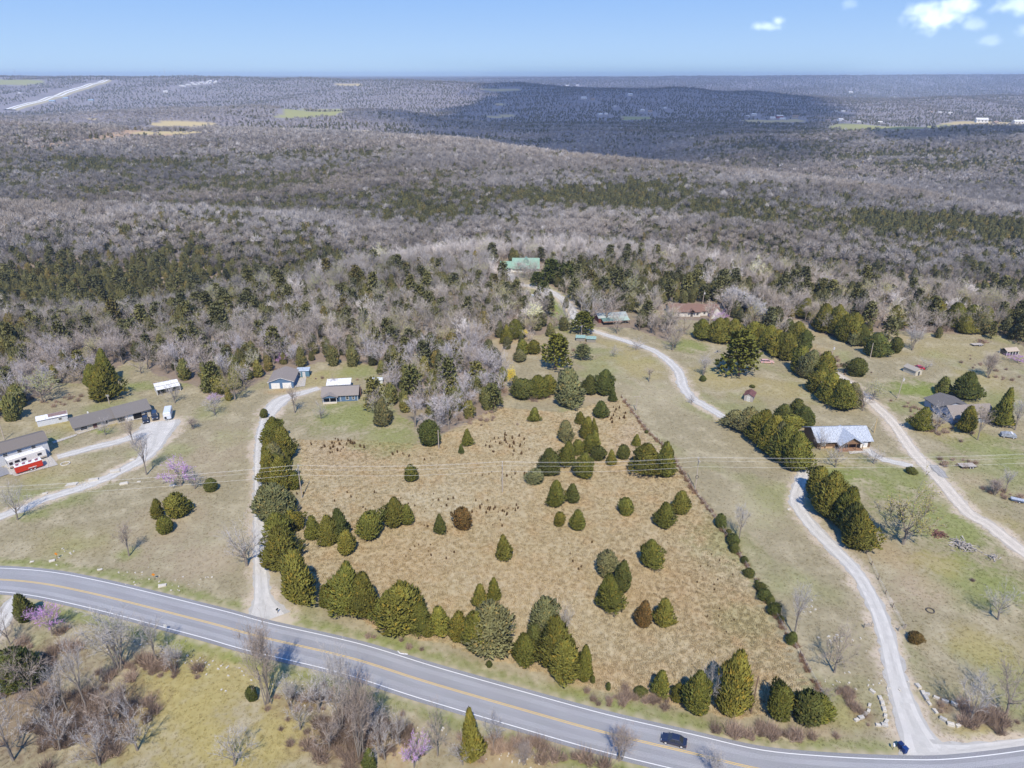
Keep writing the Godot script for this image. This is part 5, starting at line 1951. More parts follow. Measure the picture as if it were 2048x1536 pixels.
func make_protos() -> void:
	var r := RandomNumberGenerator.new()
	r.seed = 77
	var bare := []
	for k in 6:
		var t := MB.new()
		var c := MB.new()
		grow(t, c, r, 12.0, 10.5 if k < 4 else 7.5, 0 if k < 4 else 1, 1.35)
		bare.append([t.mesh(M.bark), c.mesh(M.twigs)])
	var bud := []
	for k in 3:
		var t := MB.new()
		var c := MB.new()
		grow(t, c, r, 11.0, 10.0, 0 if k < 2 else 1, 1.2, 4, Color(0.42, 0.43, 0.17))
		bud.append([t.mesh(M.bark), c.mesh(M.twigs)])
	protos.bud = bud
	protos.bare = bare
	var evergreen := []
	for k in 5:
		var t := MB.new()
		var c := MB.new()
		if k < 3:
			t.col = Color(0.2, 0.15, 0.12)
			t.tube(Vector3(0, -0.3, 0), Vector3(0, 3.0, 0), 0.16, 0.1, 5)
			conifer(c, r, 7.6, 5.4, [0, 2, 0][k], 700, 0.6, Color(0.62, 0.62, 0.62))
		else:
			pine(t, c, r, 11.0, 6.5, 26, Color(0.62, 0.62, 0.62))
		evergreen.append([t.mesh(M.bark), c.mesh(M.needles)])
	protos.evergreen = evergreen
	var mid := []
	for k in 5:
		var c := MB.new()
		grow_far(c, r, 12.0, 10.5, 150, 0.16)
		mid.append(c.mesh(M.twigs))
	protos.bare_mid = mid
	var far := []
	for k in 4:
		var c := MB.new()
		grow_far(c, r, 12.0, 11.0, 60, 0.42)
		far.append(c.mesh(M.twigs))
	protos.bare_far = far
	for z in [["green_mid", 110, 1.0], ["green_far", 26, 2.0]]:
		var list := []
		for k in 4:
			var c := MB.new()
			conifer(c, r, 7.5 if k < 2 else 9.0, 6.4 if k < 2 else 7.5, 0 if k % 2 else 2, z[1], z[2], Color(0.62, 0.62, 0.62))
			list.append(c.mesh(M.needles))
		protos[z[0]] = list

func evergreen_share(x: float, f: float, n: FastNoiseLite) -> float:
	var e := 0.46 + n.get_noise_2d(x * 0.7, f * 1.6) * 0.8 + n.get_noise_2d(x * 2.6 + 500.0, f * 4.0) * 0.5
	for b in evergreen_belts():
		var dx: float = (x - b[0]) / b[2]
		var dy: float = (f - b[1]) / b[3]
		e += b[4] * exp(-dx * dx - dy * dy)
	if f > 1300.0:
		e = lerpf(e, smoothstep(0.28, 0.55, e), clampf((f - 1300.0) / 1200.0, 0.0, 1.0) * 0.9)
	if f < 430.0: e *= 0.95
	return clampf(e, 0.02, 0.88)

var keep_clear := []   # [x, F, radius]

func build_wood() -> void:
	make_protos()
	var r := RandomNumberGenerator.new()
	r.seed = 2024
	var n := FastNoiseLite.new()
	n.seed = 8
	n.frequency = 0.006
	n.fractal_octaves = 3
	var sets := {}
	var lone_green := 0
	var lone_bare := 0
	var f := 180.0
	while f < 13000.0:
		var gap := 4.8 if f < 900.0 else (4.8 + (f - 900.0) * 0.0052 if f < 3000.0 else 15.7 + (f - 3000.0) * 0.0042)
		var half := 0.80 * f + 60.0
		var x := -half
		while x < half:
			var px := x + r.randf_range(-0.5, 0.5) * gap
			var pf := f + r.randf_range(-0.5, 0.5) * gap
			var pick := r.randf()
			var pick2 := r.randf()
			x += gap
			if pf < 545.0 and mask_at(px, pf) != 2:
				# a few stragglers stand out in the grass along the edge of the wood
				if pick2 > 0.16 or mask_at(px, pf) != 0 or pf < 200.0 or not (mask_at(px, pf + 11.0) == 2 or mask_at(px - 9.0, pf) == 2 or mask_at(px + 9.0, pf) == 2):
					continue
				pick2 *= 5.0
			if pf > 545.0 and not (pick2 < 0.16 and in_far_field(px, pf) == "o") and (in_far_field(px, pf) != "" or not in_far_field(px, pf + 70.0) in ["", "o"]):
				continue
			var clear := true
			for k in keep_clear:
				if absf(px - k[0]) < k[2] and absf(pf - k[1]) < k[2]:
					clear = false
					break
			if not clear:
				continue
			var crest := 0.0
			if f > 430.0 and f < 4200.0:
				var d := 90.0 + (f - 430.0) * 0.06
				crest = clampf((ground(px, pf) - 0.5 * (ground(px, pf - d) + ground(px, pf + d))) / (3.5 + f * 0.0022), -1.0, 1.0)
			var green := pick < evergreen_share(px, pf, n) - 0.42 * crest
			var kind := "bare" if not green else "evergreen"
			if f > MID_LOD: kind = "bare_far" if not green else "green_far"
			elif f > NEAR_LOD: kind = "bare_mid" if not green else "green_mid"
			if kind == "bare" and pick2 > (0.86 if f < 400.0 else 0.96): kind = "bud"
			var size := r.randf_range(0.6, 1.25)
			size *= 0.92 if f < 480.0 else 0.82
			if f > 3000.0: size *= 1.0 + (f - 3000.0) / 7000.0
			var list: Array = protos[kind]
			var which := int(pick2 * 331.0) % (list.size() if kind != "evergreen" else 4) if kind != "evergreen" or pick2 < 0.75 else int(pick2 * 97.0) % 4
			var xf := Transform3D(Basis(Vector3.UP, r.randf() * TAU).scaled(Vector3(size, size * r.randf_range(0.85, 1.15), size)), on(px, pf, -0.1))
			var key := "%s %d" % [kind, which]
			if not sets.has(key): sets[key] = [[], PackedColorArray()]
			sets[key][0].append(xf)
			var tint: Color
			if green:
				tint = Color(0.235, 0.23, 0.09).lerp(Color(0.15, 0.16, 0.085), r.randf()) * r.randf_range(0.75, 1.15)
				if kind == "evergreen" and which >= 3: tint *= 1.35
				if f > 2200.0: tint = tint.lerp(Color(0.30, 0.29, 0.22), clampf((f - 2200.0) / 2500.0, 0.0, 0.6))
				if r.randf() < 0.06: tint = Color(0.27, 0.235, 0.09)
			else:
				tint = Color(1.0, 0.99, 0.98).lerp(Color(1.04, 0.96, 0.85), clampf(0.35 + 1.2 * n.get_noise_2d(x * 0.3 - 900.0, f * 0.5) + r.randf_range(-0.3, 0.3), 0.0, 1.0)) * (r.randf_range(0.48, 0.84) * (1.0 + 0.22 * crest) * (1.0 + 0.35 * n.get_noise_2d(x * 0.4 + 300.0, f * 0.8)))
				if r.randf() < 0.03 and f < 2500.0: tint = Color(1.3, 1.28, 1.25)
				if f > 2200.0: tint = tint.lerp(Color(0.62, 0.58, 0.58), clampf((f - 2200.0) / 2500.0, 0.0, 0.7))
				if f < 460.0: tint *= 1.5
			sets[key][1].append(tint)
			if f < NEAR_LOD and absf(px) < 0.70 * (pf + 45.0) and (lone_green < 90 if green else lone_bare < 180):
				sets[key][0].pop_back()
				sets[key][1].remove_at(sets[key][1].size() - 1)
				if green: lone_green += 1
				else: lone_bare += 1
				lone_tree(list[which], green, which, xf, tint, px, pf)
		f += gap
	var total := 0
	for key in sets:
		var kind: String = key.get_slice(" ", 0)
		var which := int(key.get_slice(" ", 1))
		var p = protos[kind][which]
		total += sets[key][0].size()
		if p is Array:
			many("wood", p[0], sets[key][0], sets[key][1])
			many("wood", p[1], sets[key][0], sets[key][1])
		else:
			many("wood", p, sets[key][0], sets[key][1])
	print("wood trees ", total)

func mask_roads() -> void:
	var lines := []
	for dr in drives():
		lines.append(dr[2])
	var rd := []
	for p in road_line():
		rd.append(Vector3(p.x, p.y, 11.5))
	lines.append(rd)
	for l in lines:
		for p in smooth_line(l, 0.8):
			var w: float = p.z * 0.5
			for j in range(int((p.y - w - MAP_F0) / MAP_RES), int((p.y + w - MAP_F0) / MAP_RES) + 1):
				for i in range(int((p.x - w - MAP_X0) / MAP_RES), int((p.x + w - MAP_X0) / MAP_RES) + 1):
					if i >= 0 and j >= 0 and i < MAP_W and j < MAP_H:
						var dx: float = MAP_X0 + (i + 0.5) * MAP_RES - p.x
						var dy: float = MAP_F0 + (j + 0.5) * MAP_RES - p.y
						if dx * dx + dy * dy < w * w:
							mask[j * MAP_W + i] = 3

# a tree of the near wood as an object of its own
func lone_tree(parts: Array, green: bool, which: int, xf: Transform3D, tint: Color, x: float, f: float) -> void:
	var is_pine := green and which >= 3
	var o := thing("pine_tree" if is_pine else ("cedar_tree" if green else "bare_tree"), xf.origin)
	var zone := ""
	var best := 1e9
	for z in WOOD_ZONES:
		var d: float = Vector2(x - z[0], (f - z[1]) * 0.7).length()
		if d < best:
			best = d
			zone = z[2]
	var look: String
	var m: Material
	if green:
		look = "olive green" if tint.r > tint.g else "dark green"
		var g := Color(0.3, 0.285, 0.09) if tint.r > tint.g else Color(0.235, 0.245, 0.09)
		m = tint_mat("wood_needles", lin(g.r, g.g, g.b))
	else:
		var warm := tint.r > tint.b * 1.06
		look = "pale grey" if tint.g > 0.92 else ("brownish grey" if warm else "grey")
		var k := 1.28 if tint.g > 0.92 else 1.08
		m = tint_mat("wood_twigs", lin(0.95 * k, 0.88 * k, 0.83 * k) if warm else lin(0.94 * k, 0.93 * k, 0.98 * k), 0.0)
	var high := xf.basis.y.length()
	look = ("tall " if high > 1.08 else ("small " if high < 0.8 else "mid-sized ")) + look
	if parts in protos.bud: look = look.get_slice(" ", 0) + " greenish budding"
	var noun := "pine" if is_pine else ("cedar" if green else "leafless tree")
	tag(o, "%s %s %s" % [look, "tree" if look.contains("budding") else noun, zone], "pine tree" if is_pine else ("cedar tree" if green else "bare tree"), "%ss %s" % [noun, zone])
	var b := Transform3D(xf.basis, Vector3.ZERO)
	put("trunk", parts[0], o, b)
	var c := put("crown", parts[1], o, b)
	c.material_override = m

# ------------------------------------------------------------------ places (metres)
func ridge_lines() -> Array:
	return [
		[Vector3(-0.628, -200, 0.0), Vector3(-0.444, -200, 0.0), Vector3(-0.285, -200, 0.0), Vector3(-0.119, -200, 0.0), Vector3(0.016, -200, 0.0), Vector3(0.231, -200, 0.0), Vector3(0.415, -200, 0.0), Vector3(0.628, -200, 0.0)],  # row 0
		[Vector3(-0.648, 120, 0.0), Vector3(-0.459, 120, 0.0), Vector3(-0.294, 120, 0.0), Vector3(-0.123, 120, 0.0), Vector3(0.016, 120, 0.0), Vector3(0.238, 120, 0.0), Vector3(0.428, 120, 0.0), Vector3(0.648, 120, 0.0)],  # row 1
		[Vector3(-0.708, 212, 0.0), Vector3(-0.506, 231, 0.0), Vector3(-0.331, 274, 0.0), Vector3(-0.141, 324, 0.0), Vector3(0.019, 346, 0.0), Vector3(0.273, 316, 0.0), Vector3(0.484, 278, 0.0), Vector3(0.720, 242, 0.0)],  # row 2
		[Vector3(-0.734, 283, 0.0), Vector3(-0.524, 308, 0.0), Vector3(-0.342, 366, 0.0), Vector3(-0.145, 432, 0.0), Vector3(0.020, 462, 0.0), Vector3(0.281, 421, 0.0), Vector3(0.499, 371, 0.0), Vector3(0.745, 323, 0.0)],  # row 3
		[Vector3(-0.761, 400, -30.0), Vector3(-0.540, 420, -32.0), Vector3(-0.349, 460, -36.0), Vector3(-0.148, 540, -42.0), Vector3(0.020, 585, -46.0), Vector3(0.286, 530, -48.0), Vector3(0.510, 475, -46.0), Vector3(0.764, 420, -44.0)],  # row 4
		[Vector3(-0.789, 640, -4.0), Vector3(-0.558, 640, -7.8), Vector3(-0.357, 630, -17.4), Vector3(-0.149, 640, -33.4), Vector3(0.020, 690, -29.0), Vector3(0.290, 640, -23.6), Vector3(0.517, 580, -24.7), Vector3(0.775, 500, -26.1)],  # row 5
		[Vector3(-0.797, 760, -34.0), Vector3(-0.564, 770, -36.0), Vector3(-0.362, 780, -34.0), Vector3(-0.152, 830, -20.3), Vector3(0.020, 850, -20.8), Vector3(0.293, 790, -21.6), Vector3(0.525, 720, -23.5), Vector3(0.787, 620, -26.4)],  # row 6
		[Vector3(-0.819, 1450, 17.3), Vector3(-0.579, 1450, 8.2), Vector3(-0.371, 1400, 4.2), Vector3(-0.155, 1330, 3.7), Vector3(0.021, 1150, -4.4), Vector3(0.296, 960, -14.8), Vector3(0.529, 850, -18.5), Vector3(0.793, 700, -24.1)],  # row 7
		[Vector3(-0.825, 1800, -45.0), Vector3(-0.583, 1800, -48.0), Vector3(-0.373, 1750, -52.0), Vector3(-0.156, 1650, -72.0), Vector3(0.021, 1500, -98.0), Vector3(0.300, 1320, -82.0), Vector3(0.535, 1080, -60.0), Vector3(0.804, 900, -64.0)],  # row 8
		[Vector3(-0.830, 2400, -12.3), Vector3(-0.588, 2600, -2.0), Vector3(-0.377, 2600, 1.2), Vector3(-0.157, 2500, -10.6), Vector3(0.021, 2400, -40.5), Vector3(0.304, 2200, -52.6), Vector3(0.545, 1950, -31.1), Vector3(0.824, 1750, -22.6)],  # row 9
		[Vector3(-0.833, 3000, -70.0), Vector3(-0.590, 3200, -80.0), Vector3(-0.378, 3200, -75.0), Vector3(-0.158, 3100, -75.0), Vector3(0.021, 3000, -55.0), Vector3(0.306, 2900, -50.0), Vector3(0.549, 2700, -60.0), Vector3(0.831, 2500, -60.0)],  # row 10
		[Vector3(-0.840, 5600, 99.5), Vector3(-0.594, 5600, 92.8), Vector3(-0.381, 5600, 82.9), Vector3(-0.159, 5400, 70.4), Vector3(0.021, 5000, 54.3), Vector3(0.308, 4600, 18.9), Vector3(0.553, 4600, -28.2), Vector3(0.838, 4600, -28.2)],  # row 11
		[Vector3(-0.841, 7000, 50.0), Vector3(-0.595, 7000, 50.0), Vector3(-0.381, 7000, 40.0), Vector3(-0.159, 7000, 20.0), Vector3(0.021, 6800, 0.0), Vector3(0.309, 6500, -40.0), Vector3(0.555, 6400, -60.0), Vector3(0.841, 6400, -60.0)],  # row 12
		[Vector3(-0.843, 11000, 91.7), Vector3(-0.596, 11000, 85.2), Vector3(-0.382, 11000, 72.1), Vector3(-0.160, 11500, 64.3), Vector3(0.021, 12000, 70.1), Vector3(0.310, 12000, 91.5), Vector3(0.557, 12000, 109.2), Vector3(0.844, 12000, 116.3)],  # row 13
		[Vector3(-0.845, 16000, 30.0), Vector3(-0.597, 16000, 30.0), Vector3(-0.383, 16000, 30.0), Vector3(-0.160, 16000, 30.0), Vector3(0.021, 16000, 30.0), Vector3(0.310, 16000, 30.0), Vector3(0.558, 16000, 30.0), Vector3(0.845, 16000, 30.0)],  # row 14
	]

const SWELL := [[0.024146, 0.000995, 1.361, 0.50], [0.023605, 0.028440, 5.755, 0.35], [-0.038807, 0.035150, 1.002, 0.20]]

const HILLS := [[-0.001029, 0.002531, 4.658, 9.00], [-0.003351, 0.002513, 5.919, 8.00], [-0.003909, 0.004165, 5.792, 8.00], [0.008233, 0.000752, 2.924, 6.00], [-0.011892, 0.002139, 4.076, 5.00], [-0.015336, 0.004935, 0.711, 4.00], [0.002177, 0.022334, 1.548, 3.00], [-0.004532, 0.032757, 3.604, 2.00]]

func open_land() -> PackedVector2Array:
	return PackedVector2Array([Vector2(-174.9, 197.9), Vector2(-170.6, 212.8), Vector2(-168.9, 223.2), Vector2(-168.1, 236.4), Vector2(-167, 244), Vector2(-157.3, 243.2), Vector2(-155.8, 256.5), Vector2(-154.2, 271.1), Vector2(-147.3, 267.7), Vector2(-138.8, 253.5), Vector2(-116.7, 241.7), Vector2(-106.3, 229.3), Vector2(-98.9, 236), Vector2(-93.8, 248.5), Vector2(-94, 258.5), Vector2(-83.2, 258.4), Vector2(-77.1, 265.6), Vector2(-67.2, 266.4), Vector2(-55.3, 261.9), Vector2(-47.9, 244.6), Vector2(-41.4, 222.7), Vector2(-31.8, 208.8), Vector2(-27.1, 196.3), Vector2(-20, 204.1), Vector2(-12.3, 211.2), Vector2(-4.1, 221.4), Vector2(-1.4, 233.9), Vector2(-3.1, 254.1), Vector2(-8.1, 275.8), Vector2(-11.1, 286.5), Vector2(-5.2, 291.4), Vector2(14.5, 295.6), Vector2(20.2, 309.7), Vector2(20, 332.9), Vector2(18.8, 348.2), Vector2(11.9, 356.7), Vector2(4.2, 365.8), Vector2(-5.2, 381.9), Vector2(-9.1, 397.5), Vector2(-8.2, 406.9), Vector2(18.8, 408.8), Vector2(19.8, 386.7), Vector2(23.6, 370.8), Vector2(32.1, 349.2), Vector2(35.5, 325.8), Vector2(38.3, 307.5), Vector2(54.1, 306.7), Vector2(61.2, 298.3), Vector2(67.4, 285.2), Vector2(75.7, 319.6), Vector2(103.7, 318.6), Vector2(107.9, 305.7), Vector2(116.4, 300.5), Vector2(128, 320.2), Vector2(136, 320.1), Vector2(137.1, 304.9), Vector2(141.3, 298.3), Vector2(161.3, 303.2), Vector2(175.1, 304), Vector2(194.7, 298.8), Vector2(213.7, 297.4), Vector2(216.4, 282.1), Vector2(226, 265.8), Vector2(330, 200), Vector2(330, -190), Vector2(-330, -190), Vector2(-330, 190)])

func tall_grass_field() -> PackedVector2Array:
	return PackedVector2Array([Vector2(-56.4, 163.3), Vector2(-52.1, 140.9), Vector2(-42.1, 124.6), Vector2(-27.1, 114), Vector2(-12.4, 109.8), Vector2(7.2, 102.1), Vector2(20.8, 97.4), Vector2(40.3, 91.9), Vector2(55.5, 95.4), Vector2(55.2, 114), Vector2(53.4, 144.1), Vector2(50.3, 170.5), Vector2(43.9, 201.2), Vector2(38.2, 229), Vector2(17.9, 217), Vector2(-4.1, 221.4), Vector2(-19.2, 204.1), Vector2(-25.4, 194.6), Vector2(-46.3, 198.5), Vector2(-66.9, 198.9)])

func road_line() -> Array:
	return [Vector2(-197.2, 138.9), Vector2(-136.3, 132.6), Vector2(-116.9, 131.2), Vector2(-105.9, 129.5), Vector2(-94.2, 126.3), Vector2(-82.6, 122.6), Vector2(-71.5, 118.9), Vector2(-60.9, 115.4), Vector2(-50.8, 111.9), Vector2(-31.7, 106.3), Vector2(-16, 100.3), Vector2(0.5, 94.4), Vector2(15.5, 89.2), Vector2(29.9, 85), Vector2(41.4, 81.8), Vector2(53.1, 80.6), Vector2(64.9, 80.2), Vector2(74.1, 80.5), Vector2(87.6, 82.4), Vector2(101.1, 85.2), Vector2(128.2, 90.9)]

func drives() -> Array:   # [name, [x, F, width] ...]
	return [
		["gravel_drive", "pale gravel", [Vector3(-51, 116.9, 9), Vector3(-52.6, 119.6, 7.5), Vector3(-53.8, 122.3, 5), Vector3(-55.1, 125.5, 3.8), Vector3(-57.3, 131.6, 3.3), Vector3(-60.7, 141, 3), Vector3(-64.3, 151.6, 3), Vector3(-67.4, 161, 2.9), Vector3(-72.7, 177.1, 2.9), Vector3(-77.6, 192.4, 3), Vector3(-80.7, 204.3, 3.4), Vector3(-82.4, 214.3, 4.2), Vector3(-82.8, 222.1, 6), Vector3(-82.2, 228.7, 6.5), Vector3(-79.8, 233, 5), Vector3(-76.1, 235.6, 4), Vector3(-71.2, 240, 3)]],
		["gravel_drive", "pale gravel", [Vector3(-138.3, 150.2, 3.6), Vector3(-133.4, 156.3, 3.6), Vector3(-128.9, 161.6, 3.6), Vector3(-126.9, 164.5, 3.6), Vector3(-120.5, 170.1, 3.6), Vector3(-116, 175.4, 3.6), Vector3(-113.1, 180.8, 3.8), Vector3(-110.9, 187, 4.2), Vector3(-111.1, 193.6, 6), Vector3(-113.5, 201.5, 9), Vector3(-115.3, 207.5, 12), Vector3(-116.8, 212.2, 12)]],
		["gravel_drive", "pale gravel", [Vector3(-117, 204.9, 7), Vector3(-120.9, 200.3, 4.2), Vector3(-124.8, 196.6, 3.8), Vector3(-128.6, 194.2, 3.6), Vector3(-133, 190.4, 3.4), Vector3(-136.7, 187.5, 3.4)]],
		["gravel_drive", "pale gravel", [Vector3(70.3, 84.9, 11), Vector3(70.2, 86.6, 8.6), Vector3(70.5, 89.1, 6.4), Vector3(70.9, 92.3, 5.2), Vector3(71.7, 96.2, 4.6), Vector3(73.5, 102.9, 4), Vector3(76.4, 112.2, 3.7), Vector3(78.8, 122.7, 3.6), Vector3(79.7, 133.3, 3.6), Vector3(78.4, 142, 3.7), Vector3(76.6, 151.3, 3.8), Vector3(76.2, 159.3, 3.8), Vector3(76.9, 164.3, 3.8), Vector3(80, 170.6, 3.6), Vector3(84.1, 178.5, 3.4), Vector3(84, 186.6, 3.4), Vector3(80.8, 197.2, 3.4), Vector3(75.9, 207, 3.4), Vector3(70.6, 215.2, 3.5), Vector3(67.5, 221.7, 3.6), Vector3(63.9, 228.8, 3.8), Vector3(62.8, 239.2, 4), Vector3(64.1, 255.7, 4), Vector3(59.5, 274.9, 3.8), Vector3(50.7, 286.5, 3.7), Vector3(37.7, 300.3, 3.6), Vector3(30.7, 310.2, 3.6), Vector3(29.7, 325.5, 4.4), Vector3(28.4, 341.1, 4.4), Vector3(21.2, 364.8, 4.4), Vector3(11.4, 375, 4.2), Vector3(0.3, 380.9, 4.2), Vector3(-1.7, 396.2, 6), Vector3(-3.2, 405.6, 7)]],
		["gravel_drive", "cream gravel", [Vector3(126.6, 130.2, 4.2), Vector3(123.3, 141.1, 4.2), Vector3(121.7, 152.5, 4.2), Vector3(119.7, 157.9, 4.1), Vector3(121.4, 174.8, 4.1), Vector3(122.4, 191, 4), Vector3(126.2, 212.3, 4), Vector3(126.7, 230.9, 4), Vector3(126.5, 244.2, 3.8), Vector3(125.9, 251.6, 3.6), Vector3(123.4, 264.7, 3.6), Vector3(119.7, 275.8, 3.6), Vector3(116, 289.5, 3.4), Vector3(111.6, 303, 3.4)]],
		["gravel_path", "pale gravel", [Vector3(108.9, 192.7, 2.6), Vector3(110.2, 187.1, 2.6), Vector3(113.6, 184.3, 3), Vector3(117.7, 181.9, 3.2)]],
		["gravel_shoulder", "pale gravel", [Vector3(72.4, 85.5, 5), Vector3(77, 86.2, 2.6), Vector3(82.6, 87, 2.2), Vector3(89.4, 88.1, 2.2), Vector3(98.6, 90, 2.2)]],
		["gravel_drive", "pale gravel", [Vector3(-108.6, 126.2, 4), Vector3(-108.6, 123.4, 3.6), Vector3(-107.5, 118.7, 3.4), Vector3(-106.3, 112.1, 3.4)]],
		["gravel_pile_strip", "grey gravel", [Vector3(124, 182.7, 2.2), Vector3(123.8, 179.2, 3), Vector3(123.4, 175.3, 1.6)]],
	]

func pads() -> Array:
	return [
		["concrete_pad", PackedVector2Array([Vector2(-141.1, 190.2), Vector2(-133.7, 182.8), Vector2(-141.8, 176.3), Vector2(-145.7, 177.6), Vector2(-150.5, 184)])],
		["concrete_path", PackedVector2Array([Vector2(-139, 202.4), Vector2(-138.5, 201), Vector2(-142.6, 195.6), Vector2(-143.9, 196.9)])],
		["concrete_path", PackedVector2Array([Vector2(-121.9, 217.5), Vector2(-121.5, 214.4), Vector2(-130.8, 210.4), Vector2(-138.3, 202), Vector2(-139.8, 203), Vector2(-132.5, 213)])],
		["concrete_pad", PackedVector2Array([Vector2(-82.1, 249), Vector2(-78.4, 249.9), Vector2(-76.7, 241.4), Vector2(-80.2, 240.5)])],
		["asphalt_patch", PackedVector2Array([Vector2(-156.5, 182.5), Vector2(-147.6, 180.9), Vector2(-144.6, 177.6), Vector2(-146.8, 174.9), Vector2(-150.5, 173.7)])],
		["concrete_path", PackedVector2Array([Vector2(102.8, 191.2), Vector2(108.1, 192.1), Vector2(107.6, 190.2), Vector2(102.3, 189.3)])],
	]

func ground_zones() -> Array:   # [x, F, half width, half depth, colour, strength]
	return [
		[-54.5, 215.1, 15.1, 13.2, "g", 0.65],
		[-40, 198.4, 11, 12.4, "g", 0.7],
		[-72.6, 247.4, 13.2, 14.3, "y", 0.5],
		[-59.2, 255.9, 11.7, 7, "g", 0.4],
		[52.4, 145.1, 8.6, 10.3, "g", 0.35],
		[63, 159.5, 7.9, 9.4, "p", 0.4],
		[48, 117.6, 7.4, 9.2, "g", 0.2],
		[112.2, 175.7, 18.6, 13.8, "g", 0.6],
		[113.1, 154.6, 15.5, 15.7, "g", 0.7],
		[105.7, 129.3, 13.5, 10.3, "g", 0.65],
		[90.9, 138.3, 7.1, 7.6, "o", 0.35],
		[92.3, 127.6, 7.8, 6.7, "b", 0.5],
		[94.6, 110.9, 10.1, 6.9, "y", 0.6],
		[93.8, 175.9, 8.6, 7.1, "g", 0.8],
		[95, 186, 7.5, 5.4, "y", 0.5],
		[146.9, 190.1, 12.2, 15.9, "g", 0.6],
		[149.7, 238.6, 11, 10.3, "g", 0.9],
		[134.6, 223.1, 5.2, 6.7, "g", 0.5],
		[140.3, 205.5, 9.7, 7.3, "y", 0.5],
		[22.7, 329, 6.3, 29.2, "g", 0.9],
		[75.5, 283, 10.6, 8.9, "g", 0.7],
		[50.4, 259.9, 13.8, 16.2, "y", 0.55],
		[52.8, 231.4, 12.5, 12.9, "p", 0.35],
		[45.8, 283.1, 10.6, 8.9, "y", 0.5],
		[32.4, 276.7, 8.3, 7.3, "g", 0.4],
		[78.2, 246, 13.2, 14.6, "y", 0.5],
		[98, 237.6, 12.8, 13.8, "y", 0.45],
		[97.5, 216.7, 10.2, 7.8, "p", 0.3],
		[165.2, 292.8, 13.1, 8.6, "t", 0.5],
		[183.9, 279.6, 25.2, 17.2, "y", 0.35],
		[129.6, 302.8, 9, 9.4, "o", 0.4],
		[125.6, 280.7, 12.6, 8.4, "o", 0.4],
		[-134.2, 241.6, 13, 4.3, "g", 0.6],
		[-141.1, 210.6, 14.9, 3.7, "y", 0.5],
		[-132.2, 204.6, 4.8, 2.1, "g", 1],
		[-148.4, 198.1, 9.4, 4, "g", 0.5],
		[-149.8, 208.6, 13.1, 5.1, "y", 0.4],
		[-130.9, 181.4, 13.2, 6.8, "y", 0.3],
		[-126.5, 164.3, 14.9, 4.9, "g", 0.35],
		[-128.8, 157.2, 10.5, 3.2, "g", 0.6],
		[-128.4, 174.5, 12.8, 4.3, "y", 0.3],
		[-92.7, 140.1, 3.6, 2.8, "g", 0.7],
		[-88.5, 152.1, 11.5, 15.8, "b", 0.25],
		[-70.4, 151.7, 7.6, 20.4, "p", 0.25],
		[-89.7, 192.4, 10.7, 19.5, "b", 0.25],
		[-73.6, 137.4, 10.6, 9.6, "b", 0.3],
		[-108.2, 144.1, 13.5, 8.2, "y", 0.25],
		[-55.6, 102.2, 18.1, 13.6, "y", 0.85],
		[-61.5, 92, 12.4, 9.6, "y", 0.8],
		[-40.1, 88.8, 11.3, 8.1, "y", 0.8],
		[-49.5, 85.9, 11, 5.8, "y", 0.9],
		[-74.9, 92.2, 9.8, 8.5, "l", 0.85],
		[-90.8, 105.2, 8.7, 7.7, "l", 0.6],
		[-69.4, 90, 5.2, 6.2, "l", 0.9],
		[-88.4, 92.4, 8, 13, "l", 0.7],
		[-28.7, 87.7, 7.7, 7, "l", 0.7],
		[-34.1, 96.2, 10.1, 4.5, "l", 0.6],
		[-18.9, 85.7, 5.1, 5.8, "o", 0.6],
		[-0.3, 84.6, 7.6, 4.8, "o", 0.5],
		[6.5, 86.5, 17, 2.6, "l", 0.35],
		[1.3, 288.9, 12.9, 7.6, "o", 0.5],
		[13.7, 276.7, 10.4, 11.9, "o", 0.5],
		[-0.8, 276.8, 6.2, 14, "b", 0.4],
		[22.5, 231.1, 16.1, 8.6, "b", 0.4],
		[37.6, 191.5, 7.6, 18.7, "b", 0.4],
		[16.7, 102.2, 13.3, 5, "o", 0.5],
		[4, 128.4, 13.5, 10.4, "o", 0.35],
		[34.1, 127.2, 12.3, 13.7, "o", 0.35],
		[-49.6, 191.9, 16.8, 13.1, "b", 0.3],
		[-19.6, 165.6, 19.1, 15.3, "p", 0.35],
		[-49, 163.2, 8.1, 12.7, "p", 0.4],
		[-24, 137, 13, 9.5, "o", 0.4],
		[-3.8, 201, 19.1, 10.3, "p", 0.3],
		[9.1, 87.5, 25.7, 2, "b", 0.25],
		[-26.4, 109.8, 14, 2.7, "g", 0.35],
		[46.4, 88.8, 13.9, 1.9, "b", 0.5],
		[60, 92.1, 3.6, 2.8, "y", 0.4],
		[63.2, 93.2, 2.1, 1.8, "l", 0.7],
		[78.9, 95.7, 3.3, 2.5, "l", 0.9],
		[81.5, 89.3, 7, 2.5, "y", 0.7],
		[77.6, 109.3, 4, 8.2, "g", 0.3],
		[100.5, 136.4, 5.9, 5.5, "y", 0.5],
		[129.8, 174.1, 8.5, 6.5, "b", 0.4],
		[121.1, 163.9, 8.1, 9.8, "b", 0.35],
		[124.6, 152.3, 6.4, 8.7, "o", 0.3],
		[-84.6, 236.9, 7.3, 2.7, "o", 0.6],
		[172.1, 229.1, 10.6, 12.9, "g", 0.5],
		[177.1, 247.5, 11.3, 14.5, "y", 0.5],
		[160.2, 212.8, 6.7, 6.2, "b", 0.5],
	]

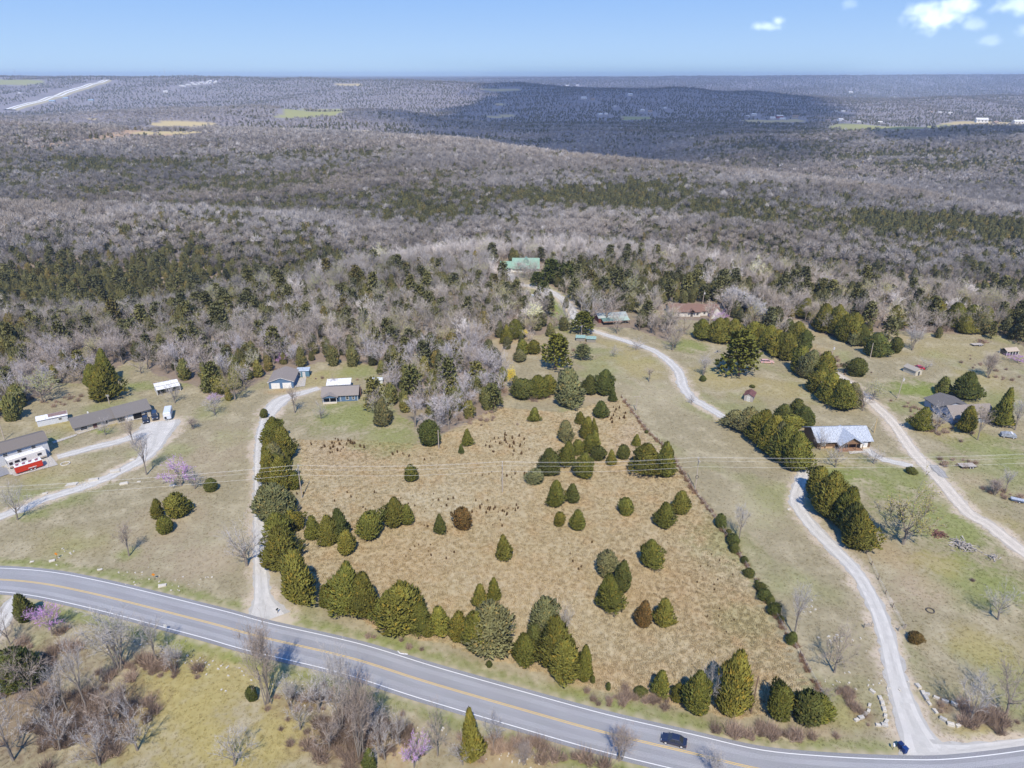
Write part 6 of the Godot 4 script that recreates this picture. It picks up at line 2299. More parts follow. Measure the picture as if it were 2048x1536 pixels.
func far_fields() -> Array:
	return [
		["y", PackedVector2Array([Vector2(-1058.1, 2209.7), Vector2(-1025.6, 2236.7), Vector2(-880.9, 2242.2), Vector2(-862.8, 2232.1), Vector2(-904.4, 2187.9), Vector2(-1004.4, 2123)])],
		["o", PackedVector2Array([Vector2(-1698.2, 2374.3), Vector2(-1597.6, 2363.3), Vector2(-1375, 2201.7), Vector2(-909.2, 1450.4), Vector2(-1503.5, 2219.3), Vector2(-1646.5, 2297.1)])],
		["o", PackedVector2Array([Vector2(-730.8, 1266.4), Vector2(-732.5, 1318.1), Vector2(-737.6, 1435.2), Vector2(-1012.1, 2078.8), Vector2(-706.3, 1461.1), Vector2(-701.4, 1361.9), Vector2(-709.9, 1291), Vector2(-706.7, 1234.2)])],
		["v", PackedVector2Array([Vector2(-768.2, 2546.9), Vector2(-1065.7, 3830.3), Vector2(-870.2, 3854.7), Vector2(-845.5, 3785.4), Vector2(-708.8, 2542)])],
		["v", PackedVector2Array([Vector2(-3592.3, 5127.7), Vector2(-3500.3, 5287.7), Vector2(-3020.7, 4973.7), Vector2(-2923.4, 4843.4), Vector2(-2992.3, 4689.6), Vector2(-3303.6, 4698.7)])],
		["v", PackedVector2Array([Vector2(1014.2, 2482), Vector2(1192.4, 2748.2), Vector2(1657.3, 2860.6), Vector2(1153.3, 1997.3), Vector2(964.8, 1872.5), Vector2(933.3, 2110.4)])],
		["y", PackedVector2Array([Vector2(1634.4, 2886.9), Vector2(2206.8, 3046.7), Vector2(2026.9, 2793.2), Vector2(1627, 2804.5)])],
		["y", PackedVector2Array([Vector2(-112.9, 3296.8), Vector2(13.1, 3325.9), Vector2(8.6, 3251.7), Vector2(-103.5, 3204.2)])],
		["y", PackedVector2Array([Vector2(-83.9, 3769.7), Vector2(-60.1, 3826.3), Vector2(-34.1, 3717.6), Vector2(-57.4, 3648.6)])],
		["v", PackedVector2Array([Vector2(461.4, 3241.7), Vector2(594.6, 3269.9), Vector2(585.4, 3191.1), Vector2(441.2, 3051.5)])],
		["y", PackedVector2Array([Vector2(-193, 4641.8), Vector2(48.5, 4664.3), Vector2(61.1, 4477.5), Vector2(-143.2, 4495.4)])],
		["y", PackedVector2Array([Vector2(-1296.6, 2314.6), Vector2(-1279.3, 2340), Vector2(-1257.2, 2302.8), Vector2(-1278, 2287.7)])],
		["y", PackedVector2Array([Vector2(-1191.2, 5123.7), Vector2(-1002.5, 5089.4), Vector2(-966.5, 4901.5), Vector2(-1148.7, 5004)])],
		["y", PackedVector2Array([Vector2(-487.7, 2135.6), Vector2(-405.7, 2152.4), Vector2(-398.1, 2124.8), Vector2(-466.7, 2102.3)])],
		["y", PackedVector2Array([Vector2(908.4, 2984.8), Vector2(1178, 3099.4), Vector2(1125, 2930.8), Vector2(905.4, 2876.8)])],
		["v", PackedVector2Array([Vector2(-760, 2420), Vector2(-560, 2430), Vector2(-555, 2570), Vector2(-650, 2600), Vector2(-740, 2580)])],
		["o", PackedVector2Array([Vector2(-1100, 1350), Vector2(-900, 1380), Vector2(-905, 1450), Vector2(-1100, 1470)])],
		["o", PackedVector2Array([Vector2(-790, 1190), Vector2(-700, 1330), Vector2(-640, 1390), Vector2(-615, 1370), Vector2(-690, 1260), Vector2(-750, 1180)])],
		["y", PackedVector2Array([Vector2(-720, 1370), Vector2(-560, 1390), Vector2(-555, 1440), Vector2(-700, 1450)])],
	]

func highway_line() -> Array:
	return [Vector2(-2486.1, 3769.5), Vector2(-2504.1, 3966.8), Vector2(-2523, 4182.6), Vector2(-2565.2, 4460), Vector2(-2590.4, 4733.1), Vector2(-2612, 4925.9), Vector2(-2660.5, 5065.2)]

func evergreen_belts() -> Array:
	return [
		[-295, 538, 124.3, 181.2, 0.2],
		[-181.8, 610.4, 127, 139, 0.25],
		[13.6, 756.3, 134.5, 114, 0.55],
		[216.1, 648, 134.3, 110.3, 0.7],
		[348, 596.3, 107.7, 105.6, 0.75],
		[-264.4, 438.9, 62.5, 96.5, 0.25],
		[-284.5, 1316.2, 228.5, 482.1, 0.3],
		[-639.8, 1082.6, 189.3, 101.4, 0.2],
		[77.8, 391.3, 56.4, 31.1, 0.5],
		[160, 350.7, 40.9, 25.6, 0.45],
		[114.6, 371, 32.3, 20, 0.3],
		[781.7, 1403.5, 149.6, 135.9, 0.3],
		[491.4, 3301.9, 432.1, 468.1, 0.15],
		[-204.8, 283.8, 19.1, 68.9, 0.4],
		[-24.5, 261, 23.7, 31.4, 0.2],
		[-33.5, 315.7, 21, 29.5, 0.15],
		[12.1, 663.8, 137.3, 20, -0.5],
		[230.3, 561.2, 156.6, 20, -0.4],
		[-435, 870.6, 236.5, 28.8, -0.5],
		[-1198.7, 2196.6, 361.7, 419.5, -0.6],
		[-388.9, 1378.4, 202.2, 395.9, -0.6],
		[-60.2, 1216.7, 162.9, 448.2, -0.5],
		[265.9, 1743.8, 207.9, 393.4, -0.5],
		[471.9, 1318.9, 158.5, 245.2, -0.5],
		[644.2, 1069, 129.5, 175.7, -0.5],
		[-240.1, 1098.9, 184.6, 85.9, 0.3],
		[76.6, 888.8, 150.7, 75.8, 0.35],
		[522.7, 1633.6, 162.5, 113.8, 0.4],
		[767.7, 1324.7, 176.9, 54.8, 0.4],
		[-150.8, 993.3, 201.1, 48.5, -0.25],
	]

func trees() -> Array:   # kind, x, F, width, height, tint, form, label, group
	return [
		["c", -28.3, 173.4, 5, 4.8, "o", 0, "olive cedar alone in the field, left of the middle power pole", "cedars scattered over the open field"],
		["c", -17.9, 148.1, 4, 5.4, "d", 1, "pointed dark cedar in mid field, left of a rusty brown one", "cedars scattered over the open field"],
		["c", -15.3, 189.2, 2.3, 3, "d", 1, "tiny cedar leaning against the pointed cedar right of the slim bare pole", "cedars scattered over the open field"],
		["c", -12.4, 150.2, 5, 5.5, "b", 2, "rounded rusty brown cedar in mid field, right of a pointed green one", "cedars scattered over the open field"],
		["c", -13.8, 194.4, 4.5, 5.2, "o", 1, "small pointed cedar below the wood, right of the slim bare pole", "cedars scattered over the open field"],
		["c", -6.7, 121.2, 3.8, 5.5, "o", 0, "shorter cedar behind the big roadside cedar, left of its twin", "cedars scattered over the open field"],
		["c", -3.9, 123.3, 3.7, 5.9, "y", 1, "bright pointed cedar behind the big roadside cedar, right of its twin", "cedars scattered over the open field"],
		["c", -1.9, 138.1, 5.3, 6.2, "o", 1, "olive cedar alone in the middle of the lower field", "cedars scattered over the open field"],
		["c", 7.3, 210.9, 4.4, 4.5, "o", 0, "small olive cedar alone in front of the big grey-green cedar at the wood", "cedars scattered over the open field"],
		["c", 12, 151.8, 3.3, 3.7, "y", 2, "smallest round cedar of the close pair in mid field", "cedars scattered over the open field"],
		["c", 16.5, 150.4, 5.1, 5.1, "o", 0, "larger olive cedar of the close pair in mid field", "cedars scattered over the open field"],
		["c", 21.7, 132.5, 5.7, 6.2, "g", 2, "grey-green rounded cedar at the back of the field trio", "cedars scattered over the open field"],
		["c", 20.7, 121.3, 6.5, 8.2, "o", 0, "largest front cedar of the field trio", "cedars scattered over the open field"],
		["c", 24.1, 126.8, 5, 7.7, "d", 0, "dark cedar in the middle of the field trio", "cedars scattered over the open field"],
		["c", 29.6, 157.2, 4.5, 4.6, "o", 2, "round olive cedar alone right of the tight field group", "cedars scattered over the open field"],
		["c", 27.1, 115.8, 4.3, 6, "b", 0, "brownish left cedar of the joined pair in the lower right field", "cedars scattered over the open field"],
		["c", 32.4, 136.1, 6, 7, "o", 0, "olive cedar alone in the lower right field above the joined pair", "cedars scattered over the open field"],
		["c", 31.4, 116, 4.7, 6.5, "o", 0, "greener right cedar of the joined pair in the lower right field", "cedars scattered over the open field"],
		["c", 38.5, 152.1, 5.8, 6.8, "o", 0, "front olive cedar of the staggered pair near the fence line", "cedars scattered over the open field"],
		["c", 43.9, 157.8, 5.5, 6.4, "o", 0, "back olive cedar of the staggered pair near the fence line", "cedars scattered over the open field"],
		["c", 6.5, 172.6, 5.7, 3.9, "g", 2, "grey green rounded cedar, leftmost of the upper right field group", "cedars scattered over the open field"],
		["c", 10.8, 177, 6.7, 8.2, "d", 0, "dark green egg-shaped cedar, second from left of the upper right field group", "cedars scattered over the open field"],
		["c", 11.5, 161, 5.8, 7.4, "o", 0, "olive green egg-shaped cedar, third from left of the upper right field group", "cedars scattered over the open field"],
		["c", 16.7, 197.6, 6.5, 6.6, "g", 0, "grey green egg-shaped cedar, fourth from left of the upper right field group", "cedars scattered over the open field"],
		["c", 16, 182, 5.8, 7.6, "o", 0, "olive green egg-shaped cedar, fifth from left of the upper right field group", "cedars scattered over the open field"],
		["c", 16.2, 162.9, 4.7, 5.3, "d", 0, "dark green egg-shaped cedar, sixth from left of the upper right field group", "cedars scattered over the open field"],
		["c", 20, 189, 4, 4.5, "o", 2, "olive green rounded cedar, seventh from left of the upper right field group", "cedars scattered over the open field"],
		["c", 22.4, 209.5, 4.9, 3.9, "o", 1, "olive green pointed cedar, eighth from left of the upper right field group", "cedars scattered over the open field"],
		["c", 20.6, 175.7, 6.4, 7.4, "o", 0, "olive green egg-shaped cedar, ninth from left of the upper right field group", "cedars scattered over the open field"],
		["c", 23.4, 198.9, 5.5, 7.2, "o", 0, "olive green egg-shaped cedar, tenth from left of the upper right field group", "cedars scattered over the open field"],
		["c", 23.4, 189.9, 4.8, 5.9, "o", 0, "olive green egg-shaped cedar, eleventh from left of the upper right field group", "cedars scattered over the open field"],
		["c", 25.8, 197.7, 3.8, 7.3, "o", 1, "olive green pointed cedar, twelfth from left of the upper right field group", "cedars scattered over the open field"],
		["c", 25.7, 194, 4.1, 5.1, "o", 1, "olive green pointed cedar, thirteenth from left of the upper right field group", "cedars scattered over the open field"],
		["c", 25.6, 185.9, 5.1, 4, "d", 2, "dark green rounded cedar, fourteenth from left of the upper right field group", "cedars scattered over the open field"],
		["c", 29.4, 213.6, 6, 5.7, "d", 0, "dark green egg-shaped cedar, fifteenth from left of the upper right field group", "cedars scattered over the open field"],
		["c", 29.3, 182.7, 4, 4.7, "o", 1, "olive green pointed cedar, sixteenth from left of the upper right field group", "cedars scattered over the open field"],
		["c", 35.2, 225.8, 3.8, 4.9, "d", 1, "dark green pointed cedar, seventeenth from left of the upper right field group", "cedars scattered over the open field"],
		["c", 33.4, 186.5, 4.1, 4.3, "d", 2, "dark green rounded cedar, eighteenth from left of the upper right field group", "cedars scattered over the open field"],
		["c", 38.4, 194.3, 3.6, 3.7, "o", 1, "olive green pointed cedar, rightmost of the upper right field group", "cedars scattered over the open field"],
		["c", -54.5, 150.1, 5.2, 4.3, "y", 2, "yellowish green rounded cedar, leftmost of the row across the left field", "cedars scattered over the open field"],
		["c", -48.9, 145.5, 4.8, 6.1, "o", 0, "olive green egg-shaped cedar, second from left of the row across the left field", "cedars scattered over the open field"],
		["c", -44.3, 142.9, 4.8, 8, "o", 0, "olive green egg-shaped cedar, third from left of the row across the left field", "cedars scattered over the open field"],
		["c", -42.1, 144.8, 5.6, 8.5, "d", 0, "dark green egg-shaped cedar, fourth from left of the row across the left field", "cedars scattered over the open field"],
		["c", -39.5, 139.7, 5.3, 6.2, "y", 0, "yellowish green egg-shaped cedar, fifth from left of the row across the left field", "cedars scattered over the open field"],
		["c", -35.1, 146.7, 7.1, 6.6, "o", 2, "olive green rounded cedar, sixth from left of the row across the left field", "cedars scattered over the open field"],
		["c", -29.8, 151.3, 6.4, 7.7, "o", 0, "olive green egg-shaped cedar, seventh from left of the row across the left field", "cedars scattered over the open field"],
		["c", -26.6, 152.1, 4.7, 5.2, "o", 0, "olive green egg-shaped cedar, rightmost of the row across the left field", "cedars scattered over the open field"],
		["c", -46.4, 123.2, 9.4, 12.1, "o", 0, "olive green egg-shaped cedar, leftmost in the cedar hedge above the paved road", "cedars of the roadside hedge"],
		["c", -40, 121, 3.3, 5.7, "o", 0, "olive green egg-shaped cedar, second from left in the cedar hedge above the paved road", "cedars of the roadside hedge"],
		["c", -38, 120.5, 4.4, 7.4, "o", 0, "olive green egg-shaped cedar, third from left in the cedar hedge above the paved road", "cedars of the roadside hedge"],
		["c", -34.8, 120, 9, 12.2, "o", 1, "olive green pointed cedar, fourth from left in the cedar hedge above the paved road", "cedars of the roadside hedge"],
		["c", -30.7, 118.6, 7.1, 10.2, "o", 0, "olive green egg-shaped cedar, fifth from left in the cedar hedge above the paved road", "cedars of the roadside hedge"],
		["c", -25.4, 115.6, 6, 8.3, "o", 0, "olive green egg-shaped cedar, sixth from left in the cedar hedge above the paved road", "cedars of the roadside hedge"],
		["c", -22.5, 115, 11.1, 11.2, "o", 0, "olive green egg-shaped cedar, seventh from left in the cedar hedge above the paved road", "cedars of the roadside hedge"],
		["c", -18.8, 113.9, 5.6, 7.2, "o", 0, "olive green egg-shaped cedar, eighth from left in the cedar hedge above the paved road", "cedars of the roadside hedge"],
		["c", -16.9, 112.7, 3.7, 3.7, "o", 0, "olive green egg-shaped cedar, ninth from left in the cedar hedge above the paved road", "cedars of the roadside hedge"],
		["c", -14.8, 113.4, 5.3, 6, "y", 0, "yellowish green egg-shaped cedar, tenth from left in the cedar hedge above the paved road", "cedars of the roadside hedge"],
		["c", -10.8, 111.8, 5.5, 6.4, "y", 0, "yellowish green egg-shaped cedar, eleventh from left in the cedar hedge above the paved road", "cedars of the roadside hedge"],
		["c", -7, 108.8, 5.3, 9.2, "y", 2, "yellowish green rounded cedar, twelfth from left in the cedar hedge above the paved road", "cedars of the roadside hedge"],
		["c", -4.4, 109.3, 11.3, 11.2, "g", 0, "grey green egg-shaped cedar, thirteenth from left in the cedar hedge above the paved road", "cedars of the roadside hedge"],
		["c", 2.5, 105.7, 5.9, 6.7, "o", 0, "olive green egg-shaped cedar, fourteenth from left in the cedar hedge above the paved road", "cedars of the roadside hedge"],
		["c", 4.4, 108.3, 5.3, 6.1, "d", 0, "dark green egg-shaped cedar, fifteenth from left in the cedar hedge above the paved road", "cedars of the roadside hedge"],
		["c", 6.6, 112.7, 7.5, 9.3, "g", 0, "grey green egg-shaped cedar, sixteenth from left in the cedar hedge above the paved road", "cedars of the roadside hedge"],
		["c", 8.4, 104.8, 7.3, 11.6, "o", 0, "olive green egg-shaped cedar, seventeenth from left in the cedar hedge above the paved road", "cedars of the roadside hedge"],
		["c", 9, 102.7, 5.6, 5.6, "y", 0, "yellowish green egg-shaped cedar, eighteenth from left in the cedar hedge above the paved road", "cedars of the roadside hedge"],
		["c", 10.2, 102.2, 7.8, 8.3, "o", 0, "olive green egg-shaped cedar, nineteenth from left in the cedar hedge above the paved road", "cedars of the roadside hedge"],
		["c", 13.6, 101, 3.7, 7.7, "y", 0, "yellowish green egg-shaped cedar, rightmost in the cedar hedge above the paved road", "cedars of the roadside hedge"],
		["c", 23.6, 97.4, 2.4, 1.8, "d", 2, "dark green rounded cedar, leftmost in the cedar cluster above the sedan", "cedars above the roadside bank"],
		["c", 27.4, 97.6, 3.8, 5.4, "o", 0, "olive green egg-shaped cedar, second from left in the cedar cluster above the sedan", "cedars above the roadside bank"],
		["c", 30.3, 96.2, 3.2, 4.1, "o", 0, "olive green egg-shaped cedar, third from left in the cedar cluster above the sedan", "cedars above the roadside bank"],
		["c", 33.2, 93.7, 5.5, 8.7, "o", 0, "olive green egg-shaped cedar, fourth from left in the cedar cluster above the sedan", "cedars above the roadside bank"],
		["c", 39.1, 93.3, 6.4, 13.4, "y", 0, "yellowish green egg-shaped cedar, fifth from left in the cedar cluster above the sedan", "cedars above the roadside bank"],
		["c", 47.5, 93, 5.1, 6.6, "o", 2, "olive green rounded cedar, sixth from left in the cedar cluster above the sedan", "cedars above the roadside bank"],
		["c", 52.1, 92.1, 5.8, 6.1, "d", 2, "dark green rounded cedar, seventh from left in the cedar cluster above the sedan", "cedars above the roadside bank"],
		["c", 54.4, 92.6, 5.2, 4.7, "o", 2, "olive green rounded cedar, rightmost in the cedar cluster above the sedan", "cedars above the roadside bank"],
		["c", -91.7, 155.3, 4.2, 5.4, "o", 0, "olive green egg-shaped cedar, leftmost of the three on the left lawn", "cedars on the left lawn"],
		["c", -86.9, 149, 4.3, 4.3, "o", 2, "olive green rounded cedar, second from left of the three on the left lawn", "cedars on the left lawn"],
		["c", -87.2, 156.6, 7.1, 6, "o", 2, "olive green rounded cedar, rightmost of the three on the left lawn", "cedars on the left lawn"],
		["c", -92.8, 100.5, 8.9, 7.8, "d", 2, "broad dark cedar behind a grey tree at lower left", ""],
		["c", -102.4, 117.9, 4.8, 6.4, "d", 0, "dark cedar beside the bright redbud at lower left", ""],
		["c", -154.1, 239.7, 7.3, 9, "o", 0, "left shoulder cedar behind the long ranch house", ""],
		["c", -144.9, 229.6, 11.6, 12, "o", 0, "large olive cedar behind the long ranch house", ""],
		["c", -152.6, 245.2, 9.3, 12.8, "o", 1, "tallest pointed cedar behind the long ranch house", ""],
		["c", -82.9, 168.7, 3.8, 3.7, "d", 2, "dark round cedar alone on the lawn beside the pink redbud", ""],
		["c", -47.4, 96.4, 2.2, 2.9, "d", 2, "dark evergreen shrub at the foot of the many-stemmed roadside tree", ""],
		["c", -83.5, 215.5, 2.7, 3.1, "d", 2, "small round evergreen beside the gravel turn below the blue garage", ""],
		["c", -23.5, 82.3, 3.3, 4.3, "d", 1, "dark cedar cut by the bottom edge of the view", ""],
		["c", -42.7, 209.2, 7.5, 9.9, "g", 1, "grey-green conical cedar on the lawn right of the blue house", ""],
		["c", -25.2, 195.5, 7.1, 7.9, "d", 2, "dark cedar under a bare tree at the field edge, behind the slim bare pole", ""],
		["c", -6.6, 83.7, 4.8, 11.5, "y", 1, "tall yellowish cedar below the paved road at the bottom edge", ""],
		["c", -4.4, 104.2, 1.3, 1.4, "d", 2, "tiny cedar below the big grey-green roadside cedar", ""],
		["c", 15.1, 100.3, 1.1, 1.6, "d", 2, "tiny dark cedar at the right foot of the roadside hedge", ""],
		["c", 17.8, 98.7, 1.1, 1.7, "d", 2, "tiny dark cedar on the bank right of the roadside hedge", ""],
		["c", 39.3, 179.3, 10.6, 8.5, "o", 0, "wide cedar left in the clump at the fence corner", ""],
		["c", 44, 176.7, 6.8, 10.6, "o", 0, "tall cedar right in the clump at the fence corner", ""],
		["c", 114.9, 177.9, 2.9, 2.1, "d", 2, "dark shrub where the gravel path meets the right drive", ""],
		["c", 81.7, 111.7, 3.2, 2.1, "b", 2, "squat rusty cedar beside the gravel drive gate", ""],
		["c", -67.4, 172.1, 7, 10.7, "o", 0, "olive green egg-shaped cedar, leftmost in the hedge along the left gravel drive", "cedars along the left gravel drive"],
		["c", -68.9, 177.7, 4.4, 7.7, "o", 0, "olive green egg-shaped cedar, second from left in the hedge along the left gravel drive", "cedars along the left gravel drive"],
		["c", -70.2, 182.4, 7.4, 9.4, "o", 0, "olive green egg-shaped cedar, third from left in the hedge along the left gravel drive", "cedars along the left gravel drive"],
		["c", -61.2, 154, 8.9, 10, "g", 2, "grey green rounded cedar, fourth from left in the hedge along the left gravel drive", "cedars along the left gravel drive"],
		["c", -68.8, 179.9, 5.4, 8.8, "g", 2, "grey green rounded cedar, fifth from left in the hedge along the left gravel drive", "cedars along the left gravel drive"],
		["c", -74, 197.2, 9.5, 8.6, "o", 1, "olive green pointed cedar, sixth from left in the hedge along the left gravel drive", "cedars along the left gravel drive"],
		["c", -67.1, 176.1, 5.8, 7, "d", 0, "dark green egg-shaped cedar, seventh from left in the hedge along the left gravel drive", "cedars along the left gravel drive"],
		["c", -56.5, 143.4, 7.4, 8.3, "o", 0, "olive green egg-shaped cedar, eighth from left in the hedge along the left gravel drive", "cedars along the left gravel drive"],
		["c", -53.5, 134.7, 9.5, 10.3, "o", 0, "olive green egg-shaped cedar, ninth from left in the hedge along the left gravel drive", "cedars along the left gravel drive"],
		["c", -59.2, 154.9, 5.8, 7.5, "y", 0, "yellowish green egg-shaped cedar, tenth from left in the hedge along the left gravel drive", "cedars along the left gravel drive"],
		["c", -63.3, 168.8, 8.4, 10.1, "o", 0, "olive green egg-shaped cedar, eleventh from left in the hedge along the left gravel drive", "cedars along the left gravel drive"],
		["c", -66.7, 182, 5.3, 5.6, "y", 0, "yellowish green egg-shaped cedar, twelfth from left in the hedge along the left gravel drive", "cedars along the left gravel drive"],
		["c", -68.1, 187.2, 8.5, 9.7, "o", 0, "olive green egg-shaped cedar, thirteenth from left in the hedge along the left gravel drive", "cedars along the left gravel drive"],
		["c", -56.2, 151.2, 4.4, 4.7, "y", 0, "yellowish green egg-shaped cedar, fourteenth from left in the hedge along the left gravel drive", "cedars along the left gravel drive"],
		["c", -58.4, 160.4, 3, 4.3, "g", 0, "grey green egg-shaped cedar, fifteenth from left in the hedge along the left gravel drive", "cedars along the left gravel drive"],
		["c", -60.6, 169.6, 4.5, 5, "o", 2, "olive green rounded cedar, rightmost in the hedge along the left gravel drive", "cedars along the left gravel drive"],
		["c", 73.1, 209, 9.3, 4.9, "g", 0, "grey green egg-shaped cedar, leftmost of the row beside the tin-roofed house", "cedars in the dense middle row"],
		["c", 74.6, 207.4, 6.7, 4, "d", 0, "dark green egg-shaped cedar, second from left of the row beside the tin-roofed house", "cedars in the dense middle row"],
		["c", 75.8, 204.6, 10.2, 8.2, "g", 0, "grey green egg-shaped cedar, third from left of the row beside the tin-roofed house", "cedars in the dense middle row"],
		["c", 76.8, 202.1, 7.1, 6.5, "o", 0, "olive green egg-shaped cedar, fourth from left of the row beside the tin-roofed house", "cedars in the dense middle row"],
		["c", 77.6, 197.2, 10.5, 10.8, "o", 0, "olive green egg-shaped cedar, fifth from left of the row beside the tin-roofed house", "cedars in the dense middle row"],
		["c", 77.8, 191.6, 6.3, 9.6, "o", 0, "olive green egg-shaped cedar, sixth from left of the row beside the tin-roofed house", "cedars in the dense middle row"],
		["c", 79, 190.9, 10.3, 11.7, "y", 0, "yellowish green egg-shaped cedar, seventh from left of the row beside the tin-roofed house", "cedars in the dense middle row"],
		["c", 79.8, 188.5, 7.3, 11.3, "g", 0, "grey green egg-shaped cedar, eighth from left of the row beside the tin-roofed house", "cedars in the dense middle row"],
		["c", 80.1, 188, 5.7, 10.5, "d", 0, "dark green egg-shaped cedar, ninth from left of the row beside the tin-roofed house", "cedars in the dense middle row"],
		["c", 80.7, 185.9, 10.4, 11.7, "o", 0, "olive green egg-shaped cedar, tenth from left of the row beside the tin-roofed house", "cedars in the dense middle row"],
		["c", 81.5, 184.1, 6, 10.3, "d", 0, "dark green egg-shaped cedar, eleventh from left of the row beside the tin-roofed house", "cedars in the dense middle row"],
		["c", 82.2, 180.8, 8.9, 11.4, "o", 0, "olive green egg-shaped cedar, twelfth from left of the row beside the tin-roofed house", "cedars in the dense middle row"],
		["c", 84.3, 182.1, 4.8, 5.2, "y", 0, "yellowish green egg-shaped cedar, thirteenth from left of the row beside the tin-roofed house", "cedars in the dense middle row"],
		["c", 85.2, 181.7, 4.8, 7.4, "o", 0, "olive green egg-shaped cedar, rightmost of the row beside the tin-roofed house", "cedars in the dense middle row"],
		["c", 89.9, 211.6, 7.6, 6.1, "d", 0, "dark green egg-shaped cedar, leftmost of those behind the tin-roofed house", "cedars behind the tin-roofed house"],
		["c", 91, 207.5, 8.2, 4.1, "y", 2, "yellowish green rounded cedar, second from left of those behind the tin-roofed house", "cedars behind the tin-roofed house"],
		["c", 95.3, 214.7, 8, 6.5, "d", 0, "dark green egg-shaped cedar, third from left of those behind the tin-roofed house", "cedars behind the tin-roofed house"],
		["c", 96, 208.6, 7.1, 6.6, "d", 0, "dark green egg-shaped cedar, rightmost of those behind the tin-roofed house", "cedars behind the tin-roofed house"],
		["c", 83.7, 167.1, 8.6, 8.5, "o", 0, "olive green egg-shaped cedar, leftmost of the mass beside the middle drive", "cedars of the big mass by the drive"],
		["c", 83.1, 160.6, 6.4, 6.2, "y", 0, "yellowish green egg-shaped cedar, second from left of the mass beside the middle drive", "cedars of the big mass by the drive"],
		["c", 82.8, 156.9, 9.9, 12.2, "o", 0, "olive green egg-shaped cedar, third from left of the mass beside the middle drive", "cedars of the big mass by the drive"],
		["c", 84, 158.7, 6.8, 7.6, "o", 0, "olive green egg-shaped cedar, fourth from left of the mass beside the middle drive", "cedars of the big mass by the drive"],
		["c", 85.3, 161.3, 5.3, 6.2, "y", 0, "yellowish green egg-shaped cedar, fifth from left of the mass beside the middle drive", "cedars of the big mass by the drive"],
		["c", 87, 164.2, 7.4, 7.9, "o", 1, "olive green pointed cedar, sixth from left of the mass beside the middle drive", "cedars of the big mass by the drive"],
		["c", 85.3, 156.5, 6.2, 6.4, "d", 0, "dark green egg-shaped cedar, seventh from left of the mass beside the middle drive", "cedars of the big mass by the drive"],
		["c", 84.4, 151.2, 9.1, 11.3, "o", 0, "olive green egg-shaped cedar, eighth from left of the mass beside the middle drive", "cedars of the big mass by the drive"],
		["c", 83.6, 146.1, 5.9, 10.1, "d", 2, "dark green rounded cedar, ninth from left of the mass beside the middle drive", "cedars of the big mass by the drive"],
		["c", 82.9, 144.2, 4.2, 9.5, "o", 0, "olive green egg-shaped cedar, tenth from left of the mass beside the middle drive", "cedars of the big mass by the drive"],
		["c", 83.8, 143.5, 7.9, 10.6, "o", 0, "olive green egg-shaped cedar, rightmost of the mass beside the middle drive", "cedars of the big mass by the drive"],
		["c", 82.7, 293, 9.5, 8.5, "o", 0, "olive green egg-shaped cedar, leftmost of the row below the brick-roofed house", "cedars of the long row"],
		["c", 88.1, 288.4, 10.3, 10.5, "o", 0, "olive green egg-shaped cedar, second from left of the row below the brick-roofed house", "cedars of the long row"],
		["c", 91.8, 291.2, 7.8, 9.7, "o", 0, "olive green egg-shaped cedar, third from left of the row below the brick-roofed house", "cedars of the long row"],
		["c", 94.6, 288.5, 9.4, 10.2, "o", 0, "olive green egg-shaped cedar, fourth from left of the row below the brick-roofed house", "cedars of the long row"],
		["c", 104.1, 289.3, 10.3, 9, "y", 0, "yellowish green egg-shaped cedar, fifth from left of the row below the brick-roofed house", "cedars of the long row"],
		["c", 105.6, 287.8, 5.4, 7.4, "o", 2, "olive green rounded cedar, sixth from left of the row below the brick-roofed house", "cedars of the long row"],
		["c", 107.1, 280.4, 10.5, 10.4, "y", 0, "yellowish green egg-shaped cedar, seventh from left of the row below the brick-roofed house", "cedars of the long row"],
		["c", 108.4, 274.2, 10.8, 10.4, "y", 0, "yellowish green egg-shaped cedar, eighth from left of the row below the brick-roofed house", "cedars of the long row"],
		["c", 109.7, 272.2, 6.4, 10.3, "o", 2, "olive green rounded cedar, ninth from left of the row below the brick-roofed house", "cedars of the long row"],
		["c", 111.8, 269.8, 10.6, 10.7, "o", 0, "olive green egg-shaped cedar, tenth from left of the row below the brick-roofed house", "cedars of the long row"],
		["c", 111.4, 254.9, 10.1, 10.7, "o", 0, "olive green egg-shaped cedar, eleventh from left of the row below the brick-roofed house", "cedars of the long row"],
		["c", 111, 250.7, 5.3, 7.8, "g", 0, "grey green egg-shaped cedar, twelfth from left of the row below the brick-roofed house", "cedars of the long row"],
		["c", 112.9, 249.7, 9.1, 11, "g", 0, "grey green egg-shaped cedar, thirteenth from left of the row below the brick-roofed house", "cedars of the long row"],
		["c", 111.3, 236.1, 10.3, 8.4, "o", 0, "olive green egg-shaped cedar, fourteenth from left of the row below the brick-roofed house", "cedars of the long row"],
		["c", 115.7, 244.7, 6.9, 8.5, "o", 0, "olive green egg-shaped cedar, fifteenth from left of the row below the brick-roofed house", "cedars of the long row"],
		["c", 118.3, 248.9, 10.7, 10.8, "o", 0, "olive green egg-shaped cedar, sixteenth from left of the row below the brick-roofed house", "cedars of the long row"],
		["c", 111.5, 227.5, 10.3, 10.7, "y", 0, "yellowish green egg-shaped cedar, seventeenth from left of the row below the brick-roofed house", "cedars of the long row"],
		["c", 112.9, 225.6, 5.5, 9.5, "o", 0, "olive green egg-shaped cedar, eighteenth from left of the row below the brick-roofed house", "cedars of the long row"],
		["c", 114.2, 222.7, 10.5, 10.1, "o", 0, "olive green egg-shaped cedar, nineteenth from left of the row below the brick-roofed house", "cedars of the long row"],
		["c", 118.1, 223.6, 8.3, 8.6, "g", 0, "grey green egg-shaped cedar, rightmost of the row below the brick-roofed house", "cedars of the long row"],
